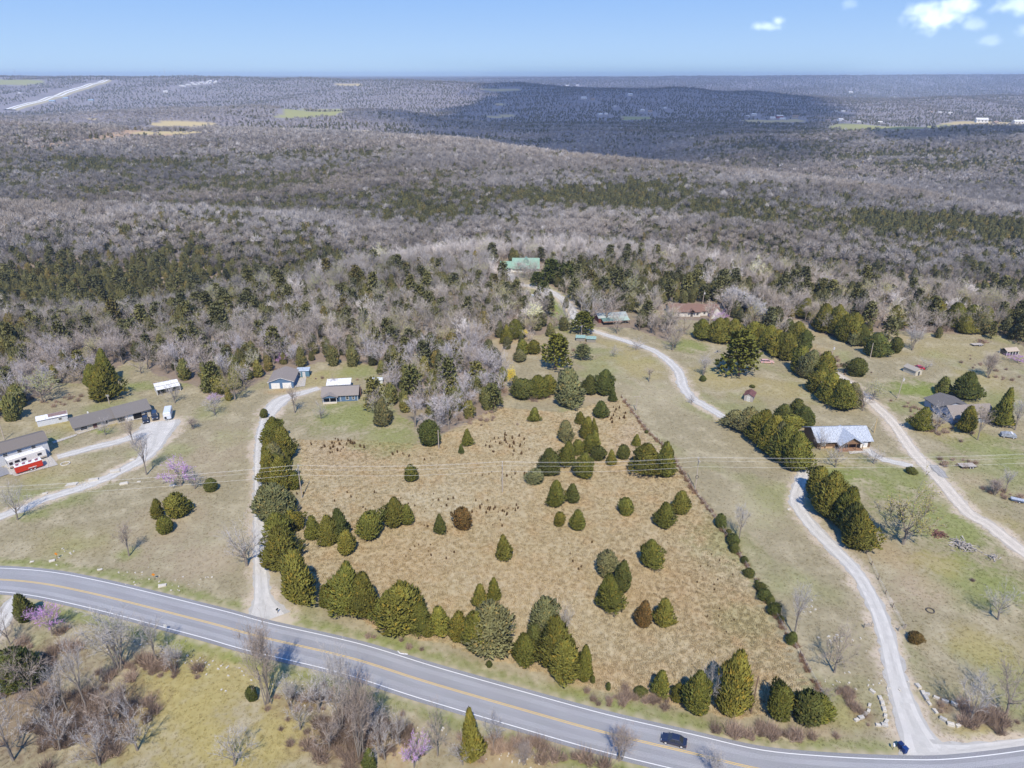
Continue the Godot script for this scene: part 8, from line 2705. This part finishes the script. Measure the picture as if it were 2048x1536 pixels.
func seedlings() -> Array:   # x, F, height, patch
	return [
		[-58.3, 194.8, 0.69, "p0"],
		[-51.4, 195.5, 1.03, "p0"],
		[-49.6, 195.9, 1.08, "p0"],
		[-53.7, 195.8, 0.91, "p0"],
		[-54.6, 197.9, 1.25, "p0"],
		[-48.6, 193.6, 0.66, "p0"],
		[-62.5, 195.6, 1.11, "p0"],
		[-51.4, 197.7, 1.27, "p0"],
		[-46.9, 193.9, 1.18, "p0"],
		[-53.6, 197.9, 0.65, "p0"],
		[-52, 193.4, 0.82, "p0"],
		[-50.5, 196.9, 1.39, "p0"],
		[-50.2, 195.9, 0.91, "p0"],
		[-53.6, 195.3, 0.96, "p0"],
		[-49, 195.9, 1.12, "p0"],
		[-45.5, 193, 1.38, "p0"],
		[-51.5, 194.9, 0.64, "p0"],
		[-53.3, 195.4, 0.64, "p0"],
		[-62.4, 195.4, 0.95, "p0"],
		[-58.4, 193.5, 0.64, "p0"],
		[-56.1, 196.2, 1.13, "p0"],
		[-49.5, 195.5, 1.08, "p0"],
		[-55.4, 196.3, 0.81, "p0"],
		[-41, 195.1, 0.67, "p0"],
		[-55.8, 199.2, 0.79, "p0"],
		[-53.8, 195.8, 0.9, "p0"],
		[-57.9, 193.9, 1.27, "p1"],
		[-53.3, 191.2, 1.34, "p1"],
		[-58.7, 193, 0.93, "p1"],
		[-52.4, 192.1, 0.57, "p1"],
		[-55.3, 193.5, 0.96, "p1"],
		[-54.7, 190.3, 0.84, "p1"],
		[-52.4, 190.9, 0.64, "p1"],
		[-55.7, 192.4, 1.27, "p1"],
		[-55.1, 193.8, 1.21, "p1"],
		[-55.2, 189.8, 0.93, "p1"],
		[0.3, 187.6, 0.9, "p2"],
		[-5.5, 189.7, 0.88, "p2"],
		[-2.2, 196.9, 1.35, "p2"],
		[-0.7, 192.7, 1.45, "p2"],
		[2.8, 188.3, 1.44, "p2"],
		[-1.3, 194.8, 0.61, "p2"],
		[0.6, 190.1, 1.11, "p2"],
		[3.9, 195.2, 0.69, "p2"],
		[-3.3, 195.3, 0.64, "p2"],
		[-6.7, 196.4, 0.62, "p2"],
		[-6.8, 192.5, 1.26, "p2"],
		[-5.9, 189.9, 0.7, "p2"],
		[-2.2, 200.6, 1.41, "p2"],
		[-3.1, 194.2, 0.6, "p2"],
		[-3.8, 194.9, 1.14, "p2"],
		[5.2, 191.2, 0.75, "p2"],
		[2.6, 194, 0.98, "p2"],
		[-5.1, 196, 0.72, "p2"],
		[-8.1, 193.6, 1.05, "p2"],
		[0.6, 194.7, 1.48, "p2"],
		[3.8, 197.7, 1.06, "p2"],
		[-7.8, 195.9, 0.62, "p2"],
		[-4.3, 198.5, 0.85, "p2"],
		[-1.7, 200.4, 0.67, "p2"],
		[-2.3, 199, 1.03, "p2"],
		[-1.8, 195.6, 1.12, "p2"],
		[-5.6, 189.6, 0.76, "p2"],
		[2.3, 199.9, 1.16, "p2"],
		[0.4, 195.3, 1.12, "p2"],
		[-5.5, 198.2, 0.95, "p2"],
		[2.4, 193, 1.12, "p2"],
		[0.2, 192.7, 0.88, "p2"],
		[-6.2, 193.4, 0.58, "p2"],
		[0.1, 198.4, 1.31, "p2"],
		[3.5, 176.2, 0.85, "p3"],
		[3.6, 177, 1.03, "p3"],
		[-0.1, 174.9, 0.59, "p3"],
		[-2.9, 178, 0.59, "p3"],
		[-1.5, 175.5, 1.1, "p3"],
		[0.9, 176.7, 0.96, "p3"],
		[-8.5, 175.7, 0.69, "p3"],
		[-5.8, 177.7, 0.62, "p3"],
		[-6.6, 176.5, 0.74, "p3"],
		[-2.4, 176.5, 0.5, "p3"],
		[-2.9, 177.2, 0.61, "p3"],
		[-0.1, 178.8, 0.59, "p3"],
		[-24.9, 188.6, 0.68, "p4"],
		[-27.4, 195.9, 1.08, "p4"],
		[-22.6, 193.3, 1.14, "p4"],
		[-21.9, 192.8, 0.53, "p4"],
		[-30.9, 187, 0.9, "p4"],
		[-34.8, 189.8, 1.09, "p4"],
		[-32.6, 188.2, 0.66, "p4"],
		[-36.2, 188.8, 0.88, "p4"],
		[-33, 188.9, 0.76, "p4"],
		[-30.8, 187.5, 0.86, "p4"],
		[-26, 184.9, 0.94, "p4"],
		[-24.4, 186, 0.7, "p4"],
		[-35.9, 188.4, 1.03, "p4"],
		[-24, 193.5, 0.63, "p4"],
		[-42, 164, 0.42, "p5"],
		[-43.6, 164.5, 0.99, "p5"],
		[-38.5, 158.3, 0.73, "p5"],
		[-21.4, 160.2, 0.59, "p5"],
		[-37.1, 163.4, 0.41, "p5"],
		[-30, 163.6, 0.51, "p5"],
		[-30, 161.5, 0.95, "p5"],
		[-19.8, 163.2, 0.67, "p5"],
		[-24.4, 165.8, 0.5, "p5"],
		[-37, 166.5, 0.59, "p5"],
		[-36.5, 159.7, 0.52, "p5"],
		[-45.1, 166.8, 0.8, "p5"],
		[-19.5, 162.8, 0.42, "p5"],
		[-47.5, 162.4, 0.86, "p5"],
		[-21.4, 165.9, 0.6, "p5"],
		[-25.7, 159.9, 0.85, "p5"],
		[-31.2, 159.7, 0.89, "p5"],
		[-39.3, 159.3, 0.76, "p5"],
		[-30.5, 163.5, 0.53, "p5"],
		[-31.2, 168, 0.48, "p5"],
		[-27.6, 161, 0.76, "p5"],
		[-26.9, 164.7, 0.54, "p5"],
		[-37.6, 166.7, 0.99, "p5"],
		[-17.2, 163.1, 0.89, "p5"],
		[-4.8, 158.4, 0.93, "p6"],
		[-6.7, 157, 0.81, "p6"],
		[1.6, 159.1, 1, "p6"],
		[-1.3, 158.7, 0.63, "p6"],
		[1.2, 160.4, 1.04, "p6"],
		[-1.3, 156.3, 1, "p6"],
		[-8.4, 159, 1.04, "p6"],
		[-2.4, 157.8, 0.95, "p6"],
		[-5.7, 159.1, 0.95, "p6"],
		[-3.6, 157.3, 0.59, "p6"],
		[0.9, 158, 0.91, "p6"],
		[-9.3, 157.4, 0.42, "p6"],
		[-2, 157.4, 0.77, "p6"],
		[-1.5, 155.9, 0.73, "p6"],
		[-8.5, 159.8, 0.92, "p6"],
		[-0.9, 159.1, 0.65, "p6"],
		[0.9, 159, 0.58, "p6"],
		[-5.9, 158.2, 0.95, "p6"],
		[-4.5, 159.2, 1.03, "p6"],
		[-6.4, 158.6, 0.8, "p6"],
		[0.5, 159.1, 0.41, "p6"],
		[-2.6, 157.7, 0.74, "p6"],
		[-16.1, 148.3, 0.5, "p7"],
		[-3.4, 155.5, 0.47, "p7"],
		[-14.2, 152, 0.5, "p7"],
		[-21.2, 162.8, 0.65, "p7"],
		[-17.3, 160, 1, "p7"],
		[-14.3, 156.5, 0.87, "p7"],
		[-11.4, 154.1, 0.4, "p7"],
		[-6.6, 162.8, 0.64, "p7"],
		[-22.7, 158.6, 0.44, "p7"],
		[-15.8, 163.7, 1.04, "p7"],
		[-3, 153.6, 0.71, "p7"],
		[-8, 160.7, 0.84, "p7"],
		[-6.2, 159.4, 0.74, "p7"],
		[-10.4, 157.1, 1.03, "p7"],
		[-15.1, 150.3, 0.56, "p7"],
		[-9.7, 162.6, 0.9, "p7"],
		[-2.5, 151, 0.9, "p7"],
		[-15.1, 159.9, 0.57, "p7"],
		[-15.3, 155.2, 1.01, "p7"],
		[-22.2, 151, 0.5, "p7"],
		[-19.8, 162.7, 0.84, "p7"],
		[-13.8, 155.4, 0.67, "p7"],
		[-21.3, 150.3, 0.99, "p7"],
		[0.2, 158.7, 0.51, "p7"],
		[-5.3, 155.2, 0.39, "p7"],
		[-4.9, 151.4, 0.51, "p7"],
		[-18.7, 159.6, 0.58, "p7"],
		[-6.7, 156.8, 0.97, "p7"],
		[-22.8, 157.1, 0.49, "p7"],
		[-13.2, 165, 0.54, "p7"],
		[-25.1, 138.3, 0.64, "p8"],
		[-19.8, 142.8, 0.56, "p8"],
		[-22.6, 142.7, 0.65, "p8"],
		[-24.5, 140.9, 0.65, "p8"],
		[-15.5, 137.5, 0.81, "p8"],
		[-19.9, 140.2, 0.65, "p8"],
		[-24.2, 140.7, 0.45, "p8"],
		[-23.5, 142.1, 0.69, "p8"],
		[-14.6, 140.4, 0.37, "p8"],
		[-20.4, 135.3, 0.4, "p8"],
		[-13.8, 139.9, 0.82, "p8"],
		[-19.2, 138.7, 0.88, "p8"],
		[13.9, 139.9, 0.67, "p9"],
		[19.6, 144.5, 0.84, "p9"],
		[21.6, 133.4, 0.75, "p9"],
		[16.1, 134.9, 0.86, "p9"],
		[15.4, 134, 0.87, "p9"],
		[22.3, 140.7, 0.84, "p9"],
		[13.9, 144.1, 0.41, "p9"],
		[14.3, 136.9, 0.83, "p9"],
		[32.7, 214.8, 0.82, "p10"],
		[36.8, 220.2, 1.21, "p10"],
		[37.3, 212.7, 1.47, "p10"],
		[32.5, 211.2, 0.89, "p10"],
		[37.6, 213.5, 0.76, "p10"],
		[37.5, 212.3, 0.69, "p10"],
		[34.8, 220.7, 0.88, "p10"],
		[31.9, 213.1, 1.31, "p10"],
		[38.2, 216.1, 1.11, "p10"],
		[30.7, 216, 1.33, "p10"],
		[33.1, 212.2, 1.29, "p10"],
		[32.9, 209.3, 1.31, "p10"],
		[34, 214.4, 1.21, "p10"],
		[35.7, 212.1, 1.2, "p10"],
		[35.4, 218.7, 1.17, "p10"],
		[34.8, 217.2, 0.95, "p10"],
		[49.1, 137.8, 0.72, "p11"],
		[47.5, 131.3, 0.44, "p11"],
		[43.6, 131.3, 0.37, "p11"],
		[41.9, 129.8, 0.7, "p11"],
		[45.9, 135.9, 0.55, "p11"],
		[46.8, 130.7, 0.63, "p11"],
		[45.5, 129, 0.64, "p11"],
		[47.5, 129.6, 0.34, "p11"],
		[51, 137.4, 0.37, "p11"],
		[49.6, 128.9, 0.33, "p11"],
		[47.8, 140.2, 0.57, "p11"],
		[43.5, 131.8, 0.4, "p11"],
		[46.3, 135.4, 0.5, "p11"],
		[45.1, 127.2, 0.66, "p11"],
		[44, 135.6, 0.58, "p11"],
		[50.7, 132.5, 0.68, "p11"],
		[44.6, 121, 0.62, "p12"],
		[46.1, 118.5, 0.32, "p12"],
		[43.3, 117.1, 0.35, "p12"],
		[44.1, 117.4, 0.42, "p12"],
		[46.7, 117.5, 0.61, "p12"],
		[43.8, 118.6, 0.56, "p12"],
		[44.1, 113.9, 0.51, "p12"],
		[41.3, 118.4, 0.67, "p12"],
		[43.6, 113.5, 0.33, "p12"],
		[45.1, 116.4, 0.27, "p12"],
		[-58.7, 166.2, 0.96, "p13"],
		[-57.4, 158.9, 1.1, "p13"],
		[-60.1, 164.6, 1.09, "p13"],
		[-57.8, 162.1, 1.04, "p13"],
		[-58.5, 168.8, 1.08, "p13"],
		[-56.9, 166.4, 0.96, "p13"],
	]

func poles() -> Array:   # x, F, height, kind, label
	return [
		[-56.8, 164.3, 9.9, "line", "left power pole with crossarm and three wires"],
		[-2.6, 167, 9.4, "line", "middle power pole with crossarm in the field"],
		[50.9, 169.7, 9.8, "line", "right power pole with crossarm and coiled cable at its foot"],
		[-22.4, 192, 6.5, "plain", "slim bare pole at the foot of the wood edge tree"],
		[42.2, 218.3, 5.4, "lamp", "short pole with a lamp arm beside the upper fence"],
		[11, 334.8, 9.1, "plain", "pale pole in the wood left of the drive"],
		[30.5, 294.6, 5.1, "plain", "thin pole above the teal-roofed shed"],
		[128.4, 267, 7.3, "transformer", "leaning pole with a white transformer right of the upper drive"],
		[146.5, 271.2, 6.7, "plain", "leaning pole beside the meadow's dark cedar"],
		[137.6, 230.9, 8.7, "transformer", "leaning pole above the right drive"],
		[110.7, 233.6, 5.5, "plain", "pale pole in the long cedar row"],
		[96.3, 346.1, 7, "transformer", "pole with lamp behind the brick-roofed house"],
		[42.7, 93.3, 8, "short", "dark slanting wooden pole in the tall grass"],
		[-159.4, 198, 6, "plain", "pole behind the two-storey garage at the left edge"],
		[116.5, 203.8, 5, "guy", "yellowish pole right of the tin-roofed house"],
		[-140.7, 225.3, 3.5, "dish", "roof antenna pole behind the ranch house"],
	]

func field_fence() -> Array:
	return [Vector2(38.8, 229), Vector2(40.5, 218.3), Vector2(43, 205.3), Vector2(45.9, 196.3), Vector2(48.2, 187.1), Vector2(49.4, 175.8), Vector2(50.5, 167.2), Vector2(52.1, 158.3), Vector2(53.4, 147.9), Vector2(54.7, 136.3), Vector2(55.6, 126.5), Vector2(56.1, 116.2), Vector2(56.9, 107.7), Vector2(57.1, 100.1), Vector2(57.1, 96.5)]

func drive_fence() -> Array:
	return [Vector2(85.2, 140.6), Vector2(83.5, 131), Vector2(82.2, 121.8), Vector2(81.4, 115.3)]

func stone_borders() -> Array:
	return [
		["curved stone border left of the drive mouth", [Vector2(66.9, 98.5), Vector2(67.6, 96.9), Vector2(67.1, 94.4), Vector2(66.2, 91.7), Vector2(65.5, 90.9), Vector2(64.4, 90.9), Vector2(63.2, 91.3)]],
		["short stone border running up beside the small redbud", [Vector2(64.9, 95.3), Vector2(64.1, 94), Vector2(62.1, 92.5), Vector2(60.3, 91.7)]],
		["long stone loop around the dark bed right of the drive mouth", [Vector2(76.2, 99.9), Vector2(76.2, 98.2), Vector2(76.1, 95.9), Vector2(76.2, 94.1), Vector2(76.7, 92.4), Vector2(77.4, 91.3), Vector2(78.6, 91.1), Vector2(80.4, 91.6)]],
		["upper stone border of the dark bed right of the drive", [Vector2(76.7, 98), Vector2(78.1, 97.2), Vector2(79.3, 96.4), Vector2(80.6, 95.8), Vector2(82.1, 94.9)]],
	]

func rocks() -> Array:
	return [
		[-115.2, 179.3, 3.19, "pale flat slab at the inner edge of the far left drive"],
		[-118.8, 174.6, 2.56, "pale slab left of the larger slab on the far left drive"],
		[-123.6, 171.9, 3.09, "broad pale slab beside the rubble on the far left drive"],
		[-113.5, 186.1, 1.49, "small pale stone at the turning circle"],
		[-128.3, 167.3, 1.37, "small pale stone near the left drive start"],
		[-109.2, 172.5, 2.25, "low pale slab on the lawn below the far left drive"],
		[-105.5, 173.5, 1.13, "small pale stone on the lawn below the far left drive"],
		[-95, 171.3, 1.68, "pale stone near the pink redbud"],
		[-108.8, 137.8, 1.42, "white stone heap at the road verge, left one"],
		[-113.5, 137.6, 0.94, "single white stone at the left road verge"],
		[-78.2, 128.1, 1.79, "pale stone heap below the verge marker"],
		[-95.5, 134.2, 1.16, "flat pale stone near the road verge"],
		[73.4, 159.7, 1.06, "white stones at the bend of the middle drive"],
		[27.5, 87.6, 0.69, "white litter stone on the verge above the sedan"],
	]

func far_houses() -> Array:   # x, F, width, kind, label
	return [
		[1269, 2928.8, 19.3, "w", "white far-off house along the top of the green far field, leftmost of these", "far-off houses"],
		[1330.4, 2908.4, 13.5, "w", "white far-off house along the top of the green far field, second from left", "far-off houses"],
		[1444.9, 2969, 13.7, "w", "white far-off house along the top of the green far field, rightmost of these", "far-off houses"],
		[1212.4, 2908, 15.4, "t", "tan far-off house along the top of the green far field", "far-off houses"],
		[1110, 3151.9, 24.9, "r", "red-walled far-off house in the row left of the green far field", "far-off houses"],
		[987.4, 3180.4, 12.6, "w", "white far-off house in the row left of the green far field, leftmost of these", "far-off houses"],
		[1037.8, 3255.6, 17.2, "w", "white far-off house in the row left of the green far field, second from left", "far-off houses"],
		[1070.6, 3114.2, 18.5, "w", "white far-off house in the row left of the green far field, third from left", "far-off houses"],
		[1096.2, 3069.2, 18.2, "w", "white far-off house in the row left of the green far field, rightmost of these", "far-off houses"],
		[1174.8, 3147.2, 20.8, "t", "tan far-off house in the row left of the green far field", "far-off houses"],
		[1770.1, 2854.8, 34, "w", "white far-off house by the far road at the right edge, leftmost of these", "far-off houses"],
		[1903.1, 2845.3, 30.1, "w", "white far-off house by the far road at the right edge, rightmost of these", "far-off houses"],
		[1816.6, 2843.3, 16.9, "t", "tan far-off house by the far road at the right edge", "far-off houses"],
		[1484.5, 3484.8, 11.5, "w", "white far-off house in the far right woods, leftmost of these", "far-off houses"],
		[1525.2, 3504.4, 13.8, "w", "white far-off house in the far right woods, second from left", "far-off houses"],
		[3189, 7244.9, 37.7, "w", "white far-off house in the far right woods, third from left", "far-off houses"],
		[3290.8, 6599.8, 21.5, "w", "white far-off house in the far right woods, fourth from left", "far-off houses"],
		[1903.3, 3380.4, 11.1, "w", "white far-off house in the far right woods, fifth from left", "far-off houses"],
		[1959.7, 3400.1, 13.4, "w", "white far-off house in the far right woods, rightmost of these", "far-off houses"],
		[1866.8, 3387.7, 11.1, "t", "tan far-off house in the far right woods", "far-off houses"],
		[587.7, 8160.7, 31.8, "w", "white far-off house in the shaded valley, leftmost of these", "far-off houses"],
		[706.6, 8316.5, 27, "w", "white far-off house in the shaded valley, second from left", "far-off houses"],
		[354.2, 3766.6, 22.1, "w", "white far-off house in the shaded valley, third from left", "far-off houses"],
		[377.1, 3253.7, 15, "w", "white far-off house in the shaded valley, fourth from left", "far-off houses"],
		[405.7, 3277.9, 12.9, "w", "white far-off house in the shaded valley, fifth from left", "far-off houses"],
		[482.7, 3573.7, 9.4, "w", "white far-off house in the shaded valley, sixth from left", "far-off houses"],
		[625.4, 4065.5, 21.2, "w", "white far-off house in the shaded valley, seventh from left", "far-off houses"],
		[595.7, 3473.5, 16, "w", "white far-off house in the shaded valley, eighth from left", "far-off houses"],
		[712.5, 3548, 11.6, "w", "white far-off house in the shaded valley, rightmost of these", "far-off houses"],
		[394.7, 3752.7, 17.2, "t", "tan far-off house in the shaded valley, leftmost of these", "far-off houses"],
		[462.5, 3171.8, 10.5, "t", "tan far-off house in the shaded valley, second from left", "far-off houses"],
		[624.4, 3441.3, 15.8, "t", "tan far-off house in the shaded valley, rightmost of these", "far-off houses"],
		[-2449.2, 4073.9, 24, "b", "pale blue-roofed far-off house beside the far highway, leftmost of these", "far-off houses"],
		[-2430.2, 4171.2, 21.8, "b", "pale blue-roofed far-off house beside the far highway, second from left", "far-off houses"],
		[-2269.6, 4127.5, 21.6, "b", "pale blue-roofed far-off house beside the far highway, rightmost of these", "far-off houses"],
		[-2740.7, 4277.6, 13.9, "w", "white far-off house beside the far highway", "far-off houses"],
		[-2039.5, 4528.7, 20.6, "w", "white far-off house on the far left ridge", "far-off houses"],
		[-69.4, 3650, 12, "t", "tan far-off house on the far shaded hill", "far-off houses"],
		[-2055.9, 4776.4, 11.6, "w", "tiny pale house of the hilltop settlement on the far left", "houses of the hilltop settlement"],
		[-2042.4, 4782.1, 9.7, "w", "tiny pale house of the hilltop settlement on the far left", "houses of the hilltop settlement"],
		[-2038.3, 4767.5, 10.9, "w", "tiny pale house of the hilltop settlement on the far left", "houses of the hilltop settlement"],
		[-2024.1, 4764.8, 12.2, "w", "tiny pale house of the hilltop settlement on the far left", "houses of the hilltop settlement"],
		[-2029.8, 4830.3, 13.4, "w", "tiny pale house of the hilltop settlement on the far left", "houses of the hilltop settlement"],
		[-2029.4, 4820.2, 14.8, "w", "tiny pale house of the hilltop settlement on the far left", "houses of the hilltop settlement"],
		[-2014.9, 4824.3, 13.6, "w", "tiny pale house of the hilltop settlement on the far left", "houses of the hilltop settlement"],
		[-2016.6, 4830, 13.1, "w", "tiny pale house of the hilltop settlement on the far left", "houses of the hilltop settlement"],
		[-2038.5, 4921.1, 15.1, "w", "tiny pale house of the hilltop settlement on the far left", "houses of the hilltop settlement"],
		[-2004, 4864.3, 15, "w", "tiny pale house of the hilltop settlement on the far left", "houses of the hilltop settlement"],
		[-1988, 4858.4, 11.9, "w", "tiny pale house of the hilltop settlement on the far left", "houses of the hilltop settlement"],
		[-2001.9, 4923, 15.5, "w", "tiny pale house of the hilltop settlement on the far left", "houses of the hilltop settlement"],
		[-2006.5, 4964.1, 10.5, "w", "tiny pale house of the hilltop settlement on the far left", "houses of the hilltop settlement"],
		[-1981.9, 4890.3, 12.3, "w", "tiny pale house of the hilltop settlement on the far left", "houses of the hilltop settlement"],
		[-1993.3, 4966, 12.9, "w", "tiny pale house of the hilltop settlement on the far left", "houses of the hilltop settlement"],
		[-1990, 4970.2, 13.4, "w", "tiny pale house of the hilltop settlement on the far left", "houses of the hilltop settlement"],
		[-1964.9, 4937.6, 14, "w", "tiny pale house of the hilltop settlement on the far left", "houses of the hilltop settlement"],
		[-1955.7, 4955.7, 16, "w", "tiny pale house of the hilltop settlement on the far left", "houses of the hilltop settlement"],
		[-1981.1, 5036.6, 15.4, "w", "tiny pale house of the hilltop settlement on the far left", "houses of the hilltop settlement"],
		[-1942.8, 4973.9, 13.3, "w", "tiny pale house of the hilltop settlement on the far left", "houses of the hilltop settlement"],
		[-1982.6, 5093, 15.4, "w", "tiny pale house of the hilltop settlement on the far left", "houses of the hilltop settlement"],
		[-1979.4, 5102.8, 10.3, "w", "tiny pale house of the hilltop settlement on the far left", "houses of the hilltop settlement"],
		[-1926.9, 5002.1, 10.3, "w", "tiny pale house of the hilltop settlement on the far left", "houses of the hilltop settlement"],
		[-1965.8, 5129.9, 11, "w", "tiny pale house of the hilltop settlement on the far left", "houses of the hilltop settlement"],
		[-1947.2, 5078.8, 15.6, "w", "tiny pale house of the hilltop settlement on the far left", "houses of the hilltop settlement"],
		[-1960.1, 5126.8, 10.3, "w", "tiny pale house of the hilltop settlement on the far left", "houses of the hilltop settlement"],
	]

func shade_clouds() -> Array:   # the land that they shade (x, F)
	return [
		PackedVector2Array([Vector2(-150, 5600), Vector2(-200, 4700), Vector2(-380, 3300), Vector2(-480, 2400), Vector2(-300, 1850), Vector2(0, 1620), Vector2(160, 1420), Vector2(350, 1330), Vector2(560, 1330), Vector2(760, 1650), Vector2(980, 2050), Vector2(1150, 2500), Vector2(1380, 3000), Vector2(1650, 3600), Vector2(1900, 4400), Vector2(2000, 5600), Vector2(1600, 6400), Vector2(400, 6600)]),
		PackedVector2Array([Vector2(800, 1480), Vector2(900, 1400), Vector2(1180, 1560), Vector2(1500, 1900), Vector2(1480, 2250), Vector2(1150, 2000), Vector2(900, 1750)]),
		PackedVector2Array([Vector2(3300, 5600), Vector2(3900, 5300), Vector2(4700, 5700), Vector2(4500, 6500), Vector2(3700, 6300)]),
	]

func brush_patches() -> Array:   # x, F, half width, half depth, how many
	return [
		[-74.9, 92.2, 10.7, 7.5, 60],
		[-93.8, 105.2, 7.8, 7.7, 30],
		[-69.6, 103.6, 8.7, 3.2, 30],
		[-28.9, 88.7, 7.8, 5.1, 60],
		[-36.9, 96.2, 6.4, 3.4, 26],
		[-19.2, 87.6, 5.2, 4, 24],
		[-5.4, 85.6, 5.9, 2.9, 20],
		[6.5, 86.5, 15.3, 1.6, 30],
		[18.8, 83.6, 13.3, 1.5, 40],
		[-26.4, 109.8, 12, 1.9, 20],
		[21.5, 96.2, 8.2, 1.8, 24],
		[41.1, 88.7, 13.9, 1.4, 40],
		[61.9, 96.6, 1.3, 3.9, 24],
		[83.4, 92.5, 6.2, 3.3, 30],
		[134.7, 166.2, 5.5, 5, 20],
		[138.3, 217, 4.1, 12, 26],
		[137.1, 205.5, 6.5, 7.3, 26],
		[128.4, 272.1, 8.2, 8, 20],
		[133.9, 261.2, 7.9, 7.5, 20],
		[129, 182.6, 8.8, 4.1, 16],
		[186.8, 257.2, 9.8, 13.1, 24],
		[118.2, 229.4, 3.5, 6.1, 10],
		[-72.6, 247.4, 11.3, 2.8, 8],
		[-94.7, 257.5, 5.9, 4.1, 10],
		[-159.8, 228.4, 7.1, 5.2, 20],
		[-130.9, 242.6, 3.7, 4.8, 8],
		[20.1, 317.1, 3.7, 30.6, 16],
		[28.2, 276.6, 3.3, 12.1, 14],
		[6.4, 231.4, 16.1, 5.2, 30],
		[-10.6, 211.9, 10, 6, 20],
		[122.9, 309.5, 6.9, 7, 8],
		[196.8, 302.7, 24.7, 2.6, 30],
	]

const WOOD_ZONES := [[-178, 215, "at the far left edge of the wood"], [-190, 255, "far up the slope at the left edge"], [-148, 268, "up the slope behind the white shed"], [-104, 258, "between the white carport and the blue garage"], [-150, 235, "behind the white shed at far left"], [-122, 262, "behind the white carport"], [-85, 268, "behind the blue garage"], [-55, 262, "behind the blue house"], [-24, 222, "between the blue house and the open field"], [-10, 300, "in the wood left of the middle drive"], [-30, 420, "left of the green-roofed house"], [20, 420, "around the green-roofed house"], [45, 345, "in the wood above the old barn"], [85, 352, "behind the brick-roofed house"], [135, 322, "in the wood left of the meadow"], [195, 322, "in the wood behind the meadow"], [-60, 340, "in the deep wood behind the blue buildings"], [-150, 320, "on the wooded slope at far left"]]
